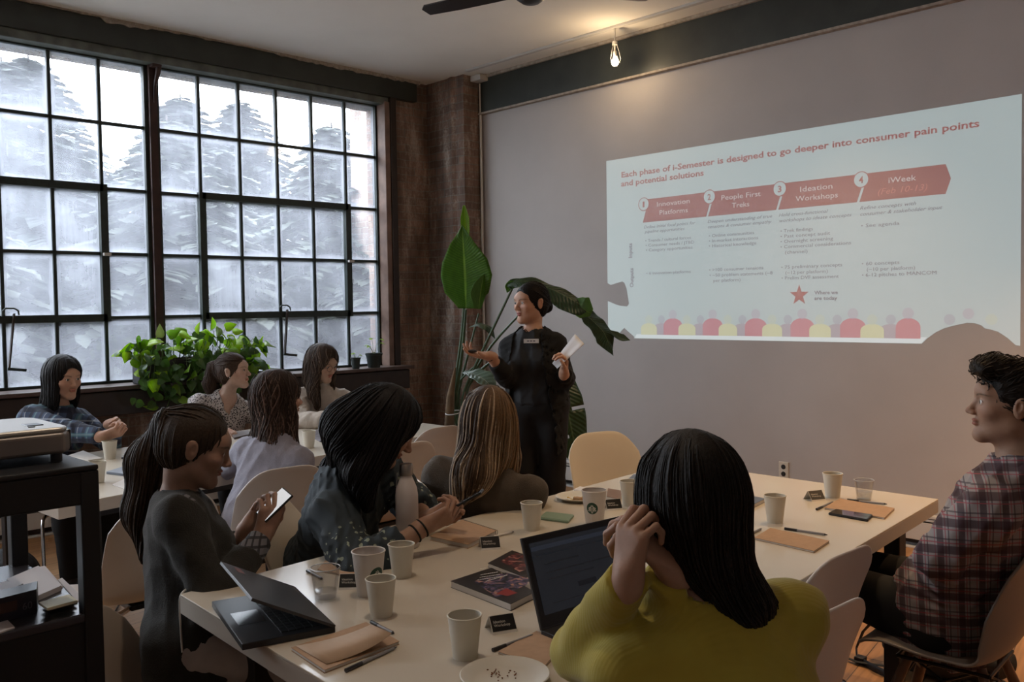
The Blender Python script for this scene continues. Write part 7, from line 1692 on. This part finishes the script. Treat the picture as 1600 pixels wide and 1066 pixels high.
# printed side facing the room
ax = onx(56, 955, X1) ; 
mb = MB(); me = tmesh('60', .022); me.materials.clear(); me.materials.append(mat('print_grey', (.09, .08, .10), .5))
qa = sorted([np.array((*p, 0.)) for p in q], key=lambda p: -p[0])[:2]; qa = sorted(qa, key=lambda p: p[1]); fd = nrm(qa[1]-qa[0]); fn_ = nrm(np.array((fd[1], -fd[0], 0)))
Rm = Matrix([[fd[0], 0, fn_[0], qa[1][0]-fd[0]*.032+fn_[0]*.0012], [fd[1], 0, fn_[1], qa[1][1]-fd[1]*.032+fn_[1]*.0012], [0, 1, 0, .014], [0, 0, 0, 1]]); me.transform(Rm); o = bpy.data.objects.new('printed_number', me); COL.objects.link(o); o.parent = b_
mb = MB(); A_ = qa[1]-fd*.11+fn_*.0012; B2 = qa[1]-fd*.042+fn_*.0012; mb.add([(A_[0], A_[1], .018), (B2[0], B2[1], .018), (B2[0], B2[1], .040), (A_[0], A_[1], .040)], [(0, 1, 2, 3)]); mb.build('printed_panel', mat('panel_brown', (.045, .018, .014), .4), b_)
for P, dz, lab in (([(10, 905), (60, 884), (96, 915), (50, 935)], .012, 'white printed sheets lying on the lower shelf behind the box'), ([(62, 886), (70, 884), (98, 916), (88, 920)], .004, 'second white sheet sticking out behind the printed sheets'),
                   ([(90, 906), (97, 903), (130, 934), (121, 940)], .002, 'white sheet along the right end of the lower shelf'), ([(-20, 918), (8, 908), (36, 912), (5, 926)], .020, 'pale paper with dark drawing at the left end of the shelf'), ([(-20, 978), (12, 969), (23, 980), (-10, 992)], .003, 'small grey card at the front edge of the lower shelf')):
    sb('paper_sheet', P, shz, shz+dz, mat('shelf_paper', (.50, .48, .50), .7), lab, 'paper', bevel=0)
# small round stool top at the bottom left edge
p = onz(150, 1062, .62); 
# ---- bag on the floor under the man's chair ----
M_bag = mat('bag_black_cloth', (.020, .021, .024), .75, noise=.4, nscale=18, bump=.3, bscale=40)
c = onz(1470, 1015, .10); pr = [ell((c[0], c[1], .10), (.22, .15, .10), None, .03), ell((c[0]-.10, c[1]-.05, .12), (.10, .10, .09), None, .04), ell((c[0]+.14, c[1]+.05, .09), (.12, .10, .085), None, .04)]
V, Q = surface(lambda P: np.maximum(sdf(P, pr)-folds(P, .012, 24, 3), -(P[:, 2]-.002)), *bbox(pr, .02), .009); bag = npmesh('backpack', V, Q, M_bag, None, (c[0], c[1], 0), label='black backpack lying on the floor under the taupe armchair', cat='bag')
mb = MB(); pts = [(-.20, -.06, .14), (-.27, -.03, .15), (-.31, -.02, .10), (-.33, -.04, .03), (-.30, -.10, .012), (-.20, -.16, .014), (-.10, -.20, .016)]; mb.tube(pts, .014, 8, flat=.3); mb.build('strap', mat('bag_strap', (.012, .012, .013), .6), bag, smooth=True)
mb = MB(); mb.tube([(-.12, -.13, .03), (-.28, -.14, .012), (-.42, -.10, .012), (-.56, -.12, .012)], .009, 8, flat=.4); mb.build('loose_strap', mat('bag_strap'), bag, smooth=True)
mb = MB(); mb.box((-.30, -.13, .005), (-.26, -.09, .028)); mb.build('buckle', M_pen, bag, bevel=.004)
# cable and black bag on the floor near the far heater
mb = MB(); A = [onz(x, y, .006) for x, y in ((140, 895), (165, 894), (185, 905), (195, 930), (180, 955), (160, 980))]; mb.tube(A, .004, 6); mb.build('floor_cable', M_pen, label='thin black cable on the floor between the projector stand and the chairs', cat='cable', smooth=True)
c = onz(8, 900, .12); pr = [ell((c[0], c[1], .13), (.20, .16, .13), None, .03)]; V, Q = surface(lambda P: np.maximum(sdf(P, pr)-folds(P, .014, 20, 5), -(P[:, 2]-.002)), *bbox(pr, .02), .012); npmesh('duffel_bag', V, Q, M_bag, None, (c[0], c[1], 0), label='dark bag on the floor at the left edge beyond the stand', cat='bag')
